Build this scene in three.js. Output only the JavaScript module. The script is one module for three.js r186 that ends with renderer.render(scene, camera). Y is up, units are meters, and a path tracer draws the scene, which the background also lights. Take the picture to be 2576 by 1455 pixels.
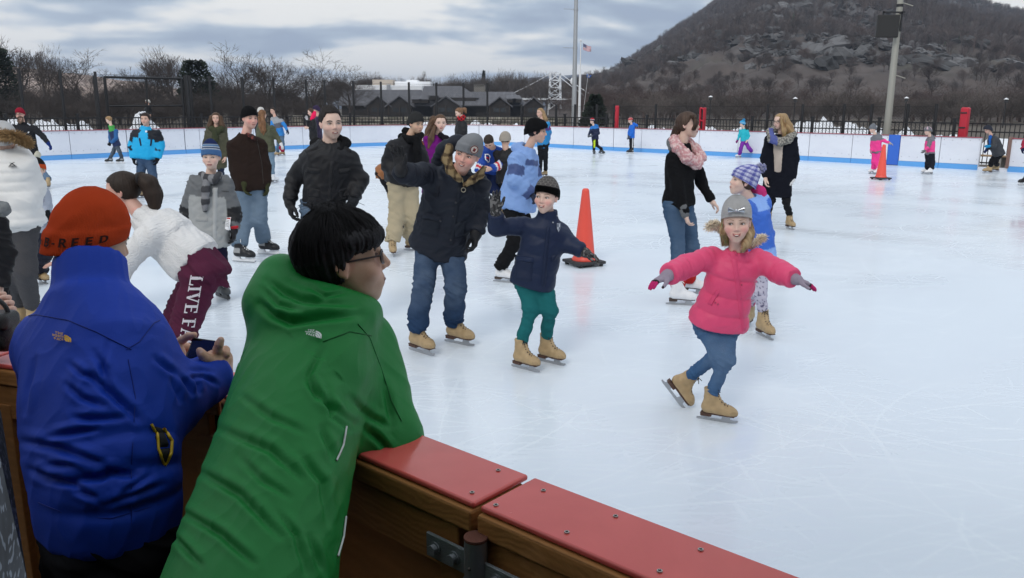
import * as THREE from 'three';
import { mergeGeometries, mergeVertices } from 'three/addons/utils/BufferGeometryUtils.js';
import { RoundedBoxGeometry } from 'three/addons/geometries/RoundedBoxGeometry.js';

// ---------------------------------------------------------------- camera, sky, sun, exposure
const scene = new THREE.Scene();
const FOCAL = 2040, CX = 1288, CY = 727.5, PITCH = THREE.MathUtils.degToRad(12.56), ROLL = THREE.MathUtils.degToRad(0.25), EYE = 1.8;
const camera = new THREE.PerspectiveCamera(2 * Math.atan(CY / FOCAL) * 180 / Math.PI, 1024 / 578, 0.1, 6000);
camera.position.set(0, EYE, 0);
camera.rotation.set(-PITCH, 0, ROLL, 'YXZ');
scene.add(camera);
const renderer = new THREE.WebGLRenderer({ antialias: true });
renderer.toneMapping = THREE.LinearToneMapping;
renderer.toneMappingExposure = 1.0;
renderer.shadowMap.enabled = true;

const sun = new THREE.DirectionalLight(new THREE.Color(1, 0.95, 0.87), 1.1);
sun.position.set(-28, 60, 52); sun.target.position.set(0, 0, -18);
sun.castShadow = true; sun.shadow.radius = 30; sun.shadow.mapSize.set(2048, 2048);
Object.assign(sun.shadow.camera, { left: -45, right: 45, top: 45, bottom: -45, near: 1, far: 220 });
scene.add(sun, sun.target);
scene.fog = new THREE.FogExp2(new THREE.Color(0.50, 0.58, 0.72), 0.00022);

// ---------------------------------------------------------------- small helpers
let seed = 12345;
const rnd = () => { seed = (seed * 1664525 + 1013904223) >>> 0; return seed / 4294967296; };
const rr = (a, b) => a + (b - a) * rnd();
const V = (x, y, z) => new THREE.Vector3(x, y, z);
const clamp = (x, a = 0, b = 1) => x < a ? a : x > b ? b : x;
const mix = (a, b, t) => a + (b - a) * t;
const sst = (a, b, x) => { const t = clamp((x - a) / (b - a)); return t * t * (3 - 2 * t); };
const lin = (r, g, b) => new THREE.Color().setRGB(r, g, b);
const hex = h => { const c = new THREE.Color(h); return [c.r, c.g, c.b]; };
// gradient noise
const PERM = new Uint8Array(512); { const p = [...Array(256).keys()]; for (let i = 255; i > 0; i--) { const j = Math.floor(rnd() * (i + 1)); [p[i], p[j]] = [p[j], p[i]]; } for (let i = 0; i < 512; i++) PERM[i] = p[i & 255]; }
const gr = (h, x, y, z) => { h &= 15; const u = h < 8 ? x : y, v = h < 4 ? y : h === 12 || h === 14 ? x : z; return ((h & 1) ? -u : u) + ((h & 2) ? -v : v); };
function noise(x, y, z) {
  const X = Math.floor(x), Y = Math.floor(y), Z = Math.floor(z); x -= X; y -= Y; z -= Z;
  const u = x * x * x * (x * (x * 6 - 15) + 10), v = y * y * y * (y * (y * 6 - 15) + 10), w = z * z * z * (z * (z * 6 - 15) + 10);
  const xi = X & 255, yi = Y & 255, zi = Z & 255, A = PERM[xi] + yi, B = PERM[xi + 1] + yi, AA = PERM[A & 511] + zi, AB = PERM[(A + 1) & 511] + zi, BA = PERM[B & 511] + zi, BB = PERM[(B + 1) & 511] + zi;
  const P = i => PERM[i & 511];
  return mix(mix(mix(gr(P(AA), x, y, z), gr(P(BA), x - 1, y, z), u), mix(gr(P(AB), x, y - 1, z), gr(P(BB), x - 1, y - 1, z), u), v),
    mix(mix(gr(P(AA + 1), x, y, z - 1), gr(P(BA + 1), x - 1, y, z - 1), u), mix(gr(P(AB + 1), x, y - 1, z - 1), gr(P(BB + 1), x - 1, y - 1, z - 1), u), v), w);
}
const fbm = (x, y, z, o = 4) => { let s = 0, a = 0.5; for (let i = 0; i < o; i++) { s += a * noise(x, y, z); x *= 2.03; y *= 2.03; z *= 2.03; a *= 0.5; } return s; };

// a line of sight of the lens (2576 x 1455 frame) and points on it: used to survey where things stand
function sight(px, py) {
  const u = (px - CX) / FOCAL, v = -(py - CY) / FOCAL, c = Math.cos(ROLL), s = Math.sin(ROLL), a = u * c - v * s, b = u * s + v * c;
  return V(a, b * Math.cos(PITCH) - Math.sin(PITCH), -(Math.cos(PITCH) + b * Math.sin(PITCH)));
}
const onGround = (px, py, h = 0) => { const d = sight(px, py); return V(0, EYE, 0).addScaledVector(d, (h - EYE) / d.y); };
const atDepth = (px, py, D) => { const d = sight(px, py); return V(0, EYE, 0).addScaledVector(d, -D / d.z); };
const azimuth = px => { const d = sight(px, 272); return Math.atan2(d.x, -d.z); };
const elevation = (px, py) => { const d = sight(px, py); return Math.atan2(d.y, Math.hypot(d.x, d.z)); };

// ---------------------------------------------------------------- the sky: layered winter stratocumulus
{
  const W = 4096, H = 2048, data = new Float32Array(W * H * 4);
  const skyAt = (x, y, z) => {
    const e = Math.asin(clamp(y, -1, 1)) * 180 / Math.PI, az = Math.atan2(x, -z) * 180 / Math.PI;
    if (e < -0.6) return [0.16, 0.17, 0.185];
    const ev = Math.max(e, 0);
    const yy = ev < 14 ? Math.log(1 + ev * 0.45) * 1.9 : Math.log(1 + 14 * .45) * 1.9 + (ev - 14) * 0.03;   // cloud layers crowd towards the horizon
    const ca = Math.cos(az * Math.PI / 180) * 5.2, sa = Math.sin(az * Math.PI / 180) * 5.2, wob = fbm(ca * .6, yy * .6, sa * .6, 2) * .9;
    const a = fbm(ca * .55 + 3, yy * 1.55 + wob + 7, sa * .55, 5), b = fbm(ca * 1.6 + 9, yy * 2.6 + wob, sa * 1.6 + 4, 5);
    const c = fbm(ca * .28, yy * .55 + 2, sa * .28 + 8, 3);
    const d2 = fbm(ca * 3.4 + 2, yy * 4.2 + wob, sa * 3.4 + 6, 4);
    let m = 0.60 + a * 1.35 + b * 0.62 + c * 0.6 + d2 * .30;
    m += 0.22 * sst(10, -35, az) * sst(14, 2, ev) + 0.10 * sst(4.5, 0.5, ev) - 0.08 * sst(5, 9, ev) * sst(-20, 10, az);
    m = sst(0.10, 0.94, m);
    const dark = [0.35, 0.43, 0.565], mid = [0.485, 0.58, 0.70], light = [0.90, 0.925, 0.94];
    let k = m < .5 ? [0, 1, 2].map(i => mix(dark[i], mid[i], m * 2)) : [0, 1, 2].map(i => mix(mid[i], light[i], m * 2 - 1));
    const cream = sst(.78, .98, m) * .05; k[0] += cream; k[1] += cream * .6;
    const up = sst(9, 26, ev), back = .5 - .5 * Math.cos(az * Math.PI / 180), soft = [.74, .785, .835]; // thinner cloud overhead and on the sun's side
    for (let i = 0; i < 3; i++) k[i] = mix(k[i], mix(k[i], soft[i], .55) * (1.05 + .45 * back), Math.max(up, back * .8));
    return k;
  };
  const put = (i, j) => { const el = (j + .5) / H * Math.PI - Math.PI / 2, lo = (i + .5) / W * 2 * Math.PI, x = -Math.cos(lo) * Math.cos(el) * 1, z = Math.sin(lo) * Math.cos(el); return skyAt(Math.cos(lo - Math.PI) * Math.cos(el), Math.sin(el), Math.sin(lo - Math.PI) * Math.cos(el)); };
  const S = 8, w2 = W / S, h2 = H / S, low = [];
  for (let j = 0; j < h2; j++) for (let i = 0; i < w2; i++) low.push(put(i * S + S / 2 - .5, j * S + S / 2 - .5));
  for (let j = 0; j < H; j++) for (let i = 0; i < W; i++) {
    const el = ((j + .5) / H - .5) * 180, lo = (i + .5) / W * 360, o = (j * W + i) * 4;
    let k;
    if (el > -1.5 && el < 11 && lo > 50 && lo < 130) k = put(i, j);
    else {
      const fx = (i + .5) / S - .5, fy = clamp((j + .5) / S - .5, 0, h2 - 1.001), x0 = Math.floor(fx), y0 = Math.floor(fy), tx = fx - x0, ty = fy - y0, a = low[y0 * w2 + (x0 + w2) % w2], b = low[y0 * w2 + (x0 + 1) % w2], c = low[(y0 + 1) * w2 + (x0 + w2) % w2], d = low[(y0 + 1) * w2 + (x0 + 1) % w2];
      k = [0, 1, 2].map(q => mix(mix(a[q], b[q], tx), mix(c[q], d[q], tx), ty));
    }
    data[o] = k[0]; data[o + 1] = k[1]; data[o + 2] = k[2]; data[o + 3] = 1;
  }
  const t = new THREE.DataTexture(data, W, H, THREE.RGBAFormat, THREE.FloatType);
  t.mapping = THREE.EquirectangularReflectionMapping; t.magFilter = t.minFilter = THREE.LinearFilter; t.needsUpdate = true;
  scene.background = t; scene.environment = t;
}

// ---------------------------------------------------------------- naming
const taken = new Map();
function numbered(name) { const n = taken.get(name) || 0; taken.set(name, n + 1); return n ? `${name}_${String(n).padStart(3, '0')}` : name; }
function tag(o, label, category, group) { o.userData.label = label; o.userData.category = category; if (group) o.userData.group = group; return o; }
function thing(name, label, category, pos = V(0, 0, 0), group) {
  const o = new THREE.Group(); o.name = numbered(name); o.position.copy(pos); scene.add(o); tag(o, label, category, group); return o;
}
function part(name, geo, mat, parent = scene) {
  const m = new THREE.Mesh(geo, mat); m.castShadow = m.receiveShadow = true; m.name = parent === scene ? numbered(name) : name; parent.add(m); return m;
}
const struct = (name, geo, mat) => { const m = part(name, geo, mat); m.userData.kind = 'structure'; return m; };
// geometry in world coordinates hung under a thing that stands at its base
const local = (geo, parent) => { parent.updateWorldMatrix(true, false); return geo.translate(-parent.position.x, -parent.position.y, -parent.position.z); };
function bare(geo) { const g = geo.index ? geo.toNonIndexed() : geo; for (const k of Object.keys(g.attributes)) if (!['position', 'normal', 'uv'].includes(k)) g.deleteAttribute(k); return g; }
const join = list => mergeGeometries(list.map(bare));
const box = (w, h, d, x = 0, y = 0, z = 0, ry = 0) => { const g = new THREE.BoxGeometry(w, h, d); if (ry) g.rotateY(ry); return g.translate(x, y, z); };
const rbox = (w, h, d, r, x = 0, y = 0, z = 0, ry = 0, seg = 2) => { const g = new RoundedBoxGeometry(w, h, d, seg, r); if (ry) g.rotateY(ry); return g.translate(x, y, z); };
function beam(a, b, r0, r1 = r0, n = 6) {
  const d = V().subVectors(b, a), L = d.length(), g = new THREE.CylinderGeometry(r1, r0, L, n, 1);
  g.applyQuaternion(new THREE.Quaternion().setFromUnitVectors(V(0, 1, 0), d.normalize())); const m = V().addVectors(a, b).multiplyScalar(.5); return g.translate(m.x, m.y, m.z);
}
function tube(pts, r, n = 6, seg) { return new THREE.TubeGeometry(new THREE.CatmullRomCurve3(pts), seg || pts.length * 3, r, n, false); }
const std = (c, rough = .8, o = {}) => new THREE.MeshStandardMaterial({ color: Array.isArray(c) ? lin(...c) : new THREE.Color(c), roughness: rough, ...o });
const phys = (c, rough = .8, o = {}) => new THREE.MeshPhysicalMaterial({ color: Array.isArray(c) ? lin(...c) : new THREE.Color(c), roughness: rough, ...o });
// textures
function dataTex(n, fn, color = true, m = n) {
  const d = new Uint8Array(n * m * 4);
  for (let j = 0; j < m; j++) for (let i = 0; i < n; i++) { const c = fn(i / n, j / m, i, j), o = (j * n + i) * 4; for (let k = 0; k < 3; k++) d[o + k] = clamp(c[k]) * 255; d[o + 3] = c[3] === undefined ? 255 : clamp(c[3]) * 255; }
  const t = new THREE.DataTexture(d, n, m); t.wrapS = t.wrapT = THREE.RepeatWrapping; t.magFilter = THREE.LinearFilter; if (color) t.colorSpace = THREE.SRGBColorSpace; t.needsUpdate = true; return t;
}
const rep = (t, x, y = x) => { const c = t.clone(); c.repeat.set(x, y); c.needsUpdate = true; return c; };
// noise that tiles: n cells per tile
const tn = (u, v, n, z = 0) => { const a = u * 2 * Math.PI, b = v * 2 * Math.PI, r = n / 6.283; return noise(Math.cos(a) * r + 31, Math.sin(a) * r + Math.cos(b) * r * 1.0 + 17, Math.sin(b) * r + z * 7.3); };
const tfbm = (u, v, n, o = 4, z = 0) => { let s = 0, a = .5; for (let i = 0; i < o; i++) { s += a * tn(u, v, n, z + i * 3.1); n *= 2; a *= .5; } return s; };
function canvasTex(w, h, draw, color = true) { const c = document.createElement('canvas'); c.width = w; c.height = h; const x = c.getContext('2d'); draw(x, w, h); const t = new THREE.CanvasTexture(c); if (color) t.colorSpace = THREE.SRGBColorSpace; t.needsUpdate = true; return t; }

// ================================================================ SETTING
// ---------------------------------------------------------------- textures shared by many things
const texGrain = dataTex(512, (u, v) => { const g = .5 + tfbm(u, v, 24, 4) * .55; return [g, g, g]; }, false);
const texWood = dataTex(1024, (u, v) => {
  const w = tfbm(u, v, 3, 3, 1) * .09, g = Math.sin((v + w) * 2 * Math.PI * 26 + tn(u, v, 5, 4) * 3) * .5 + .5, f = tn(u * 1, v, 300, 2) * .25 + tfbm(u, v, 40, 3, 7) * .4;
  const worn = sst(.18, .42, tfbm(u, v, 9, 4, 11)), k = .62 + .26 * g * g + f * .35;
  return [.64 + (k - .7) * .11 + worn * .06, .435 + (k - .7) * .08 + worn * .05, .225 + (k - .7) * .05 + worn * .05];
});
const texWoodB = dataTex(512, (u, v) => { const w = tfbm(u, v, 3, 3, 1) * .09, g = Math.sin((v + w) * 2 * Math.PI * 26 + tn(u, v, 5, 4) * 3) * .5 + .5; const k = .4 + .4 * g + tfbm(u, v, 60, 3, 7) * .5; return [k, k, k]; }, false);

// ---------------------------------------------------------------- ground and ice
const farWallCurve = new THREE.CatmullRomCurve3([[-25.5, -14], [-21.5, -20.5], [-15.92, -27.91], [-12.87, -32.38], [-8.84, -37.3], [-5.6, -40.4], [-1.6, -41.5], [1.7, -39.3], [4.39, -36.2], [8.06, -32.6], [10.86, -29.5], [13.16, -26.8], [15.04, -24.55], [19.5, -19.2], [24, -13]].map(p => V(p[0], 0, p[1])), false, 'centripetal');
{
  const N = 1024, track = new Float32Array(N * N), fine = new Float32Array(N * N);
  // blade tracks: long shallow arcs, wrapped at the edges of the tile
  for (let k = 0; k < 6500; k++) {
    let x = rnd() * N, y = rnd() * N, a = rnd() < .72 ? rr(-.32, .32) + (rnd() < .5 ? Math.PI : 0) : rnd() * 6.28, L = rr(14, 60) + (rnd() < .18 ? rr(60, 300) : 0), c = rr(-.006, .006), w = rnd() ** 3 * .8 + .12;
    for (let i = 0; i < L; i++) { x += Math.cos(a); y += Math.sin(a); a += c; const q = ((Math.floor(y) % N + N) % N) * N + (Math.floor(x) % N + N) % N; track[q] = Math.min(1, track[q] + w * Math.sin(Math.PI * i / L)); }
  }
  for (let j = 0; j < N; j++) for (let i = 0; i < N; i++) { let s = 0; for (let q = -1; q <= 1; q++) for (let p = -1; p <= 1; p++) s += track[((j + q + N) % N) * N + (i + p + N) % N]; fine[j * N + i] = s / 9; }
  const at = (i, j) => track[j * N + i] * .55 + fine[j * N + i] * .9;
  const iceMap = dataTex(N, (u, v, i, j) => { const t = at(i, j), c = tfbm(u, v, 4, 4) * .09, k = clamp(t * .06 + c * .7); return [.87 + k * .6, .905 + k * .55, .94 + k * .4]; });
  const iceRough = dataTex(N, (u, v, i, j) => { const k = .30 + tfbm(u, v, 6, 4, 5) * .38 + at(i, j) * .25; return [k, k, k]; }, false);
  const iceBump = dataTex(N, (u, v, i, j) => { const k = .5 - at(i, j) * .3 + tfbm(u, v, 30, 3, 3) * .12; return [k, k, k]; }, false);
  for (const t of [iceMap, iceRough, iceBump]) t.repeat.set(1 / 9, 1 / 9);
  const near = [[-1.3, -2.32], [-.8, -2.16], [-.07, -1.5], [.5, -1.0], [2.6, .8], [7, 3.5], [15, 3], [22, -3], [24, -13]].map(p => V(p[0], 0, p[1]));
  const pts = [...near, ...farWallCurve.getPoints(90).reverse(), V(-25, -10, 0).set(-25.5, 0, -14), V(-23, 0, -8.5), V(-12, 0, -5.6), V(-4, 0, -3.2)];
  const sh = new THREE.Shape(pts.map(p => new THREE.Vector2(p.x, -p.z))), g = new THREE.ShapeGeometry(sh); g.rotateX(-Math.PI / 2);
  struct('ice', g, phys([1, 1, 1], 1, { map: iceMap, roughnessMap: iceRough, bumpMap: iceBump, bumpScale: .002, ior: 1.31, clearcoat: .22, clearcoatRoughness: .12 }));
  const gm = dataTex(512, (u, v) => { const k = .5 + tfbm(u, v, 6, 5) * .9; return [mix(.27, .40, k), mix(.245, .36, k), mix(.22, .31, k)]; }); gm.repeat.set(1 / 6, 1 / 6);
  const gg = new THREE.CircleGeometry(4000, 64); gg.rotateX(-Math.PI / 2); { const p = gg.attributes.position, uv = gg.attributes.uv; for (let i = 0; i < p.count; i++) uv.setXY(i, p.getX(i), p.getZ(i)); }
  gg.translate(0, -.05, 0);
  struct('ground', gg, std([1, 1, 1], .95, { map: gm }));
  // dark rubber walkway on the spectators' side
  const rub = dataTex(256, (u, v) => { const k = .16 + tfbm(u, v, 40, 3) * .14; return [k, k, k * 1.03]; });
  const ws = new THREE.Shape([[-9, -4.6], [-1.3, -2.32], [-.8, -2.16], [-.07, -1.5], [.5, -1], [2.6, .8], [7, 3.5], [7, 9], [-9, 9]].map(p => new THREE.Vector2(p[0], -p[1]))), wg = new THREE.ShapeGeometry(ws); wg.rotateX(-Math.PI / 2); wg.translate(0, -.012, 0);
  struct('walkway', wg, std([1, 1, 1], .9, { map: rub }));
}

// ---------------------------------------------------------------- hills
function hill(name, profile, R0, R1, nAz, nR, bump, colour, base = 0) {
  const pr = profile.map(([px, py]) => [azimuth(px), elevation(px, py)]);
  const el = az => { if (az <= pr[0][0]) return pr[0][1]; for (let i = 1; i < pr.length; i++) if (az <= pr[i][0]) { const a = pr[i - 1], b = pr[i], t = (az - a[0]) / (b[0] - a[0]), s = t * t * (3 - 2 * t) * .35 + t * .65; return mix(a[1], b[1], s); } return pr[pr.length - 1][1]; };
  const a0 = pr[0][0], a1 = pr[pr.length - 1][0], pos = [], col = [], idx = [], H = (az, r) => {
    const s = (r - R0) / (R1 - R0), top = Math.tan(Math.max(el(az), .0005)) * R1 + EYE, x = Math.sin(az) * r, z = -Math.cos(az) * r, c = clamp(s) ** 1.06;
    return base * (1 - clamp(s)) + top * c * (s > 1 ? 1 - (s - 1) * .6 : 1) + bump(x, z, clamp(s)) * sst(0, .18, s) * (1 - .75 * sst(.82, 1, s));
  };
  for (let j = 0; j <= nR; j++) for (let i = 0; i <= nAz; i++) { const r = mix(R0, R1 * 1.12, j / nR), az = mix(a0, a1, i / nAz), y = H(az, r), x = Math.sin(az) * r, z = -Math.cos(az) * r; pos.push(x, y, z); }
  for (let j = 0; j < nR; j++) for (let i = 0; i < nAz; i++) { const a = j * (nAz + 1) + i, b = a + nAz + 1; idx.push(a, a + 1, b, a + 1, b + 1, b); }
  const g = new THREE.BufferGeometry(); g.setAttribute('position', new THREE.Float32BufferAttribute(pos, 3)); g.setIndex(idx); g.computeVertexNormals();
  const n = g.attributes.normal;
  for (let i = 0; i < n.count; i++) col.push(...colour(pos[3 * i], pos[3 * i + 1], pos[3 * i + 2], n.getX(i), n.getY(i), n.getZ(i)));
  g.setAttribute('color', new THREE.Float32BufferAttribute(col, 3));
  struct(name, g, std([1, 1, 1], .95, { vertexColors: true }));
  return { H, el, a0, a1 };
}
const mountainProfile = [[1380, 266], [1430, 250], [1471, 225], [1530, 203], [1577, 176], [1625, 134], [1714, 68], [1801, 4], [1870, -40], [1970, -78], [2080, -88], [2200, -52], [2306, 0], [2371, 13], [2436, 29], [2500, 42], [2576, 50], [2700, 76], [3000, 140], [3500, 240]];
const rockiness = (x, y, z) => fbm(x * .011 + 3, y * .017, z * .011, 4) + .35 * fbm(x * .05, y * .06, z * .05, 3);
const MT = hill('mountain', mountainProfile, 190, 980, 560, 260, (x, z, s) => {
  const a = fbm(x * .006, 2, z * .006, 4), r = 1 - Math.abs(fbm(x * .018 + 5, 9, z * .018, 4)) * 2;
  return a * 20 + (r - .5) * 9 + fbm(x * .07, 4, z * .07, 3) * 4 + (1 - 2 * Math.abs(noise(x * .16, 7, z * .16))) * 1.8 + noise(x * .4, 2, z * .4) * .9;
}, (x, y, z, nx, ny, nz) => {
  const k = rockiness(x, y, z), steep = sst(.93, .72, ny), rock = clamp(sst(.02, .22, k) * .75 + steep * .55) * sst(8, 30, y);
  const v = .5 + fbm(x * .12, y * .12, z * .12, 3), soil = [.084 * (.6 + v * .6), .066 * (.6 + v * .6), .060 * (.6 + v * .55)], w = clamp(v * 1.5 - .3 + noise(x * .35, y * .35, z * .35) * .7), st = [.030 + .105 * w, .030 + .102 * w, .033 + .102 * w];
  const moss = sst(.1, .3, fbm(x * .02 + 40, y * .02, z * .02, 3)) * .5;
  const c = [0, 1, 2].map(i => mix(soil[i], st[i], rock)); c[0] = mix(c[0], .055, moss * (1 - rock)); c[1] = mix(c[1], .058, moss * (1 - rock)); c[2] = mix(c[2], .038, moss * (1 - rock));
  const ice = sst(.46, .5, fbm(x * .06 + 80, y * .03, z * .06, 3)) * sst(.1, .5, rock); return c.map((q, i) => mix(q, [.75, .78, .82][i], ice));
});
hill('far_ridge', [[700, 268], [900, 262], [1100, 232], [1250, 208], [1400, 190], [1480, 187], [1577, 174], [1700, 160], [1900, 180], [2200, 240]], 1500, 2900, 160, 24, (x, z) => fbm(x * .004, 1, z * .004, 4) * 40, () => { const k = rr(.8, 1.2); return [.035 * k, .040 * k, .062 * k]; });
hill('tan_hill', [[-900, 150], [-400, 158], [0, 166], [60, 168], [200, 184], [330, 205], [480, 232], [700, 262]], 420, 900, 150, 40, (x, z) => fbm(x * .01, 1, z * .01, 4) * 12, (x, y, z) => { const k = 1 + fbm(x * .05, y * .05, z * .05, 3) * .7; return [.34 * k, .25 * k, .20 * k]; });

// ---------------------------------------------------------------- trees
const barkDark = std([.060, .048, .043], .95), barkGrey = std([.105, .088, .080], .95), barkBrown = std([.085, .058, .052], .95);
// a bare winter tree: returns {trunk, crown} geometries, crown = limbs and twigs
function bareTree(s, H, spread, depth, upright, twig = 1) {
  const keep = seed; seed = s; const P = [[], []], I = [[], []];
  const ring = (which, p, d, r, n) => { const a = V(d.y, d.z, d.x).cross(d).normalize(), b = V().crossVectors(d, a), o = P[which].length / 3; for (let i = 0; i < n; i++) { const t = i / n * 6.2832; P[which].push(p.x + (a.x * Math.cos(t) + b.x * Math.sin(t)) * r, p.y + (a.y * Math.cos(t) + b.y * Math.sin(t)) * r, p.z + (a.z * Math.cos(t) + b.z * Math.sin(t)) * r); } return o; };
  const grow = (p, d, L, r, lev) => {
    const w = lev ? 1 : 0, n = lev < 1 ? 7 : lev < 3 ? 4 : 3, segs = lev < 2 ? 5 : lev < 4 ? 3 : 2; let o = ring(w, p, d, r, n), q = p.clone(), dd = d.clone(), rr0 = r;
    const end = lev >= depth ? .25 : .62, kids = [];
    for (let i = 1; i <= segs; i++) {
      dd.add(V(rr(-1, 1), rr(-1, 1) + upright * .5, rr(-1, 1)).multiplyScalar(lev ? .16 : .05)).normalize(); q.addScaledVector(dd, L / segs); rr0 = r * mix(1, end, i / segs);
      const o2 = ring(w, q, dd, rr0, n); for (let k = 0; k < n; k++) { const a = o + k, b = o + (k + 1) % n, c = o2 + k, e = o2 + (k + 1) % n; I[w].push(a, b, c, b, e, c); } o = o2;
      if (i / segs > (lev ? .25 : .45)) kids.push([q.clone(), dd.clone(), rr0]);
    }
    if (lev >= depth) return;
    const nk = lev === 0 ? 6 : lev < 3 ? 4 : 3;
    for (let k = 0; k < nk; k++) {
      const [kp, kd, kr] = k === 0 ? kids[kids.length - 1] : kids[Math.floor(rnd() * kids.length)];
      const ang = k === 0 ? rr(.05, .25) : rr(.45, 1.0) * spread, ax = V(rr(-1, 1), rr(-1, 1), rr(-1, 1)).cross(kd).normalize(), nd = kd.clone().applyAxisAngle(ax, ang); nd.y += upright * .35; nd.normalize();
      grow(kp, nd, L * (lev === 0 ? rr(.62, .85) : rr(.55, .82)), Math.max(kr * rr(.5, .72), .009 * twig), lev + 1);
    }
  };
  grow(V(0, 0, 0), V(rr(-.05, .05), 1, rr(-.05, .05)).normalize(), H * .30, H * .021, 0);
  seed = keep;
  let top = 0; for (let i = 1; i < P[1].length; i += 3) top = Math.max(top, P[1][i]);
  const k = H / top;
  return P.map((p, w) => { const g = new THREE.BufferGeometry(); g.setAttribute('position', new THREE.Float32BufferAttribute(p.map(v => v * k), 3)); g.setIndex(I[w]); g.computeVertexNormals(); return g; });
}
const treeKinds = [bareTree(11, 10, 1.0, 6, .25, 1.5), bareTree(23, 10, .9, 6, .35, 1.5), bareTree(37, 10, 1.15, 6, .12, 1.4), bareTree(51, 10, .6, 6, .6, 1.3)];
function plantTree(kind, px, topY, D, label, mat, group, turn = 0, wide = 1) {
  const b = atDepth(px, 270, D), h = atDepth(px, topY, D).y, t = thing('bare_tree', label, 'tree', V(b.x, 0, b.z), group); t.rotation.y = turn; t.scale.set(h / 10 * wide * 1.4, h / 10, h / 10 * wide * 1.4);
  part('trunk', treeKinds[kind][0], mat, t); part('crown', treeKinds[kind][1], mat, t); return t;
}
plantTree(0, 215, 116, 92, 'broad bare tree with spreading branches behind the left fence posts', barkDark, 0, .3, 1.15);
plantTree(3, 107, 104, 100, 'slender pale bare tree in front of the tan hill', barkGrey, 0, 1.3, .6);
plantTree(1, 45, 84, 112, 'tall bare tree at the far left edge beside the dark conifer', barkDark, 0, 2.2, 1.1);
plantTree(1, 385, 138, 118, 'bare tree behind the chain link gate frame, left of the dark pine', barkDark, 0, .9, 1);
plantTree(3, 440, 112, 125, 'narrow upright bare tree rising just left of the dark pine', barkGrey, 0, 4, .95);
plantTree(0, 588, 103, 96, 'large rounded bare tree just right of the dark pine', barkDark, 0, 3.6, 1.0);
plantTree(1, 680, 138, 115, 'smaller bare tree between the two large rounded bare trees', barkDark, 0, 5.1, 1);
plantTree(2, 785, 122, 98, 'wide dense bare tree left of the long dark lodge', barkDark, 0, 2.9, 1.2);
plantTree(0, 880, 160, 130, 'bare tree at the left end of the lodge roof', barkDark, 0, 1.1, 1);
plantTree(2, 1310, 182, 255, 'bare tree behind the right end of the lodge', barkDark, 0, .4, 1.2);
plantTree(0, 1366, 178, 215, 'bare tree standing in front of the white bridge tower', barkGrey, 0, 5.5, 1.3);
plantTree(1, 1620, 222, 120, 'low reddish bare tree between the two middle red padded posts', barkBrown, 0, .2, 1.6);
plantTree(2, 1730, 228, 120, 'low bare tree behind the woman with the pink scarf', barkBrown, 0, 1.9, 1.5);
plantTree(0, 1880, 232, 118, 'low bare tree behind the blonde woman, left of the floodlight mast', barkBrown, 0, 3.3, 1.4);
plantTree(1, 2110, 226, 112, 'low bare tree close to the left of the floodlight mast', barkDark, 0, 4.5, 1.5);
plantTree(2, 2330, 228, 112, 'low bare tree between the floodlight mast and the right red padded post', barkDark, 0, .8, 1.5);
plantTree(0, 2520, 232, 108, 'low bare tree at the far right edge above the rink opening', barkDark, 0, 2.4, 1.5);
// instanced woods: one mass each
function wood(name, label, kindList, mat, spots, cat = 'woodland') {
  kindList.forEach((k, q) => {
    const mine = spots.filter((_, i) => i % kindList.length === q), im = new THREE.InstancedMesh(join(treeKinds[k]), mat, mine.length), m = new THREE.Matrix4();
    mine.forEach((s, i) => { m.compose(V(s[0], s[1], s[2]), new THREE.Quaternion().setFromAxisAngle(V(0, 1, 0), rnd() * 6.28), V(s[4] * s[3] / 10, s[3] / 10, s[4] * s[3] / 10)); im.setMatrixAt(i, m); im.setColorAt(i, new THREE.Color().setScalar(rr(.7, 1.35))); });
    im.name = numbered(name); im.userData.kind = 'stuff'; scene.add(im); tag(im, label, cat);
  });
}
const along = (n, px0, px1, D0, D1, h0, h1, w0, w1) => { const a = []; for (let i = 0; i < n; i++) { const D = rr(D0, D1), p = atDepth(rr(px0, px1), 270, D); a.push([p.x, -.1, p.z, rr(h0, h1), rr(w0, w1)]); } return a; };
wood('brush_wood', 'dark brushwood thicket behind the left fence', [0], barkDark, along(80, -250, 800, 66, 95, 2.2, 3.9, 1.2, 2.0));
wood('brush_wood', 'dense bare wood behind the thicket on the left', [1], barkDark, along(85, -250, 840, 105, 150, 3.5, 6.4, 1.1, 1.7));
wood('far_wood', 'long line of bare trees behind the lodge', [3], barkGrey, along(110, 820, 1440, 240, 330, 9, 14, 1, 1.5));
wood('far_wood', 'brown bare trees along the foot of the mountain', [2], barkBrown, along(170, 1440, 2900, 125, 230, 4, 7.5, 1.2, 2));
wood('far_wood', 'grey bare trees low on the slope of the mountain', [0], barkGrey, along(110, 1560, 2900, 100, 150, 3, 5.5, 1.2, 2));
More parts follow.
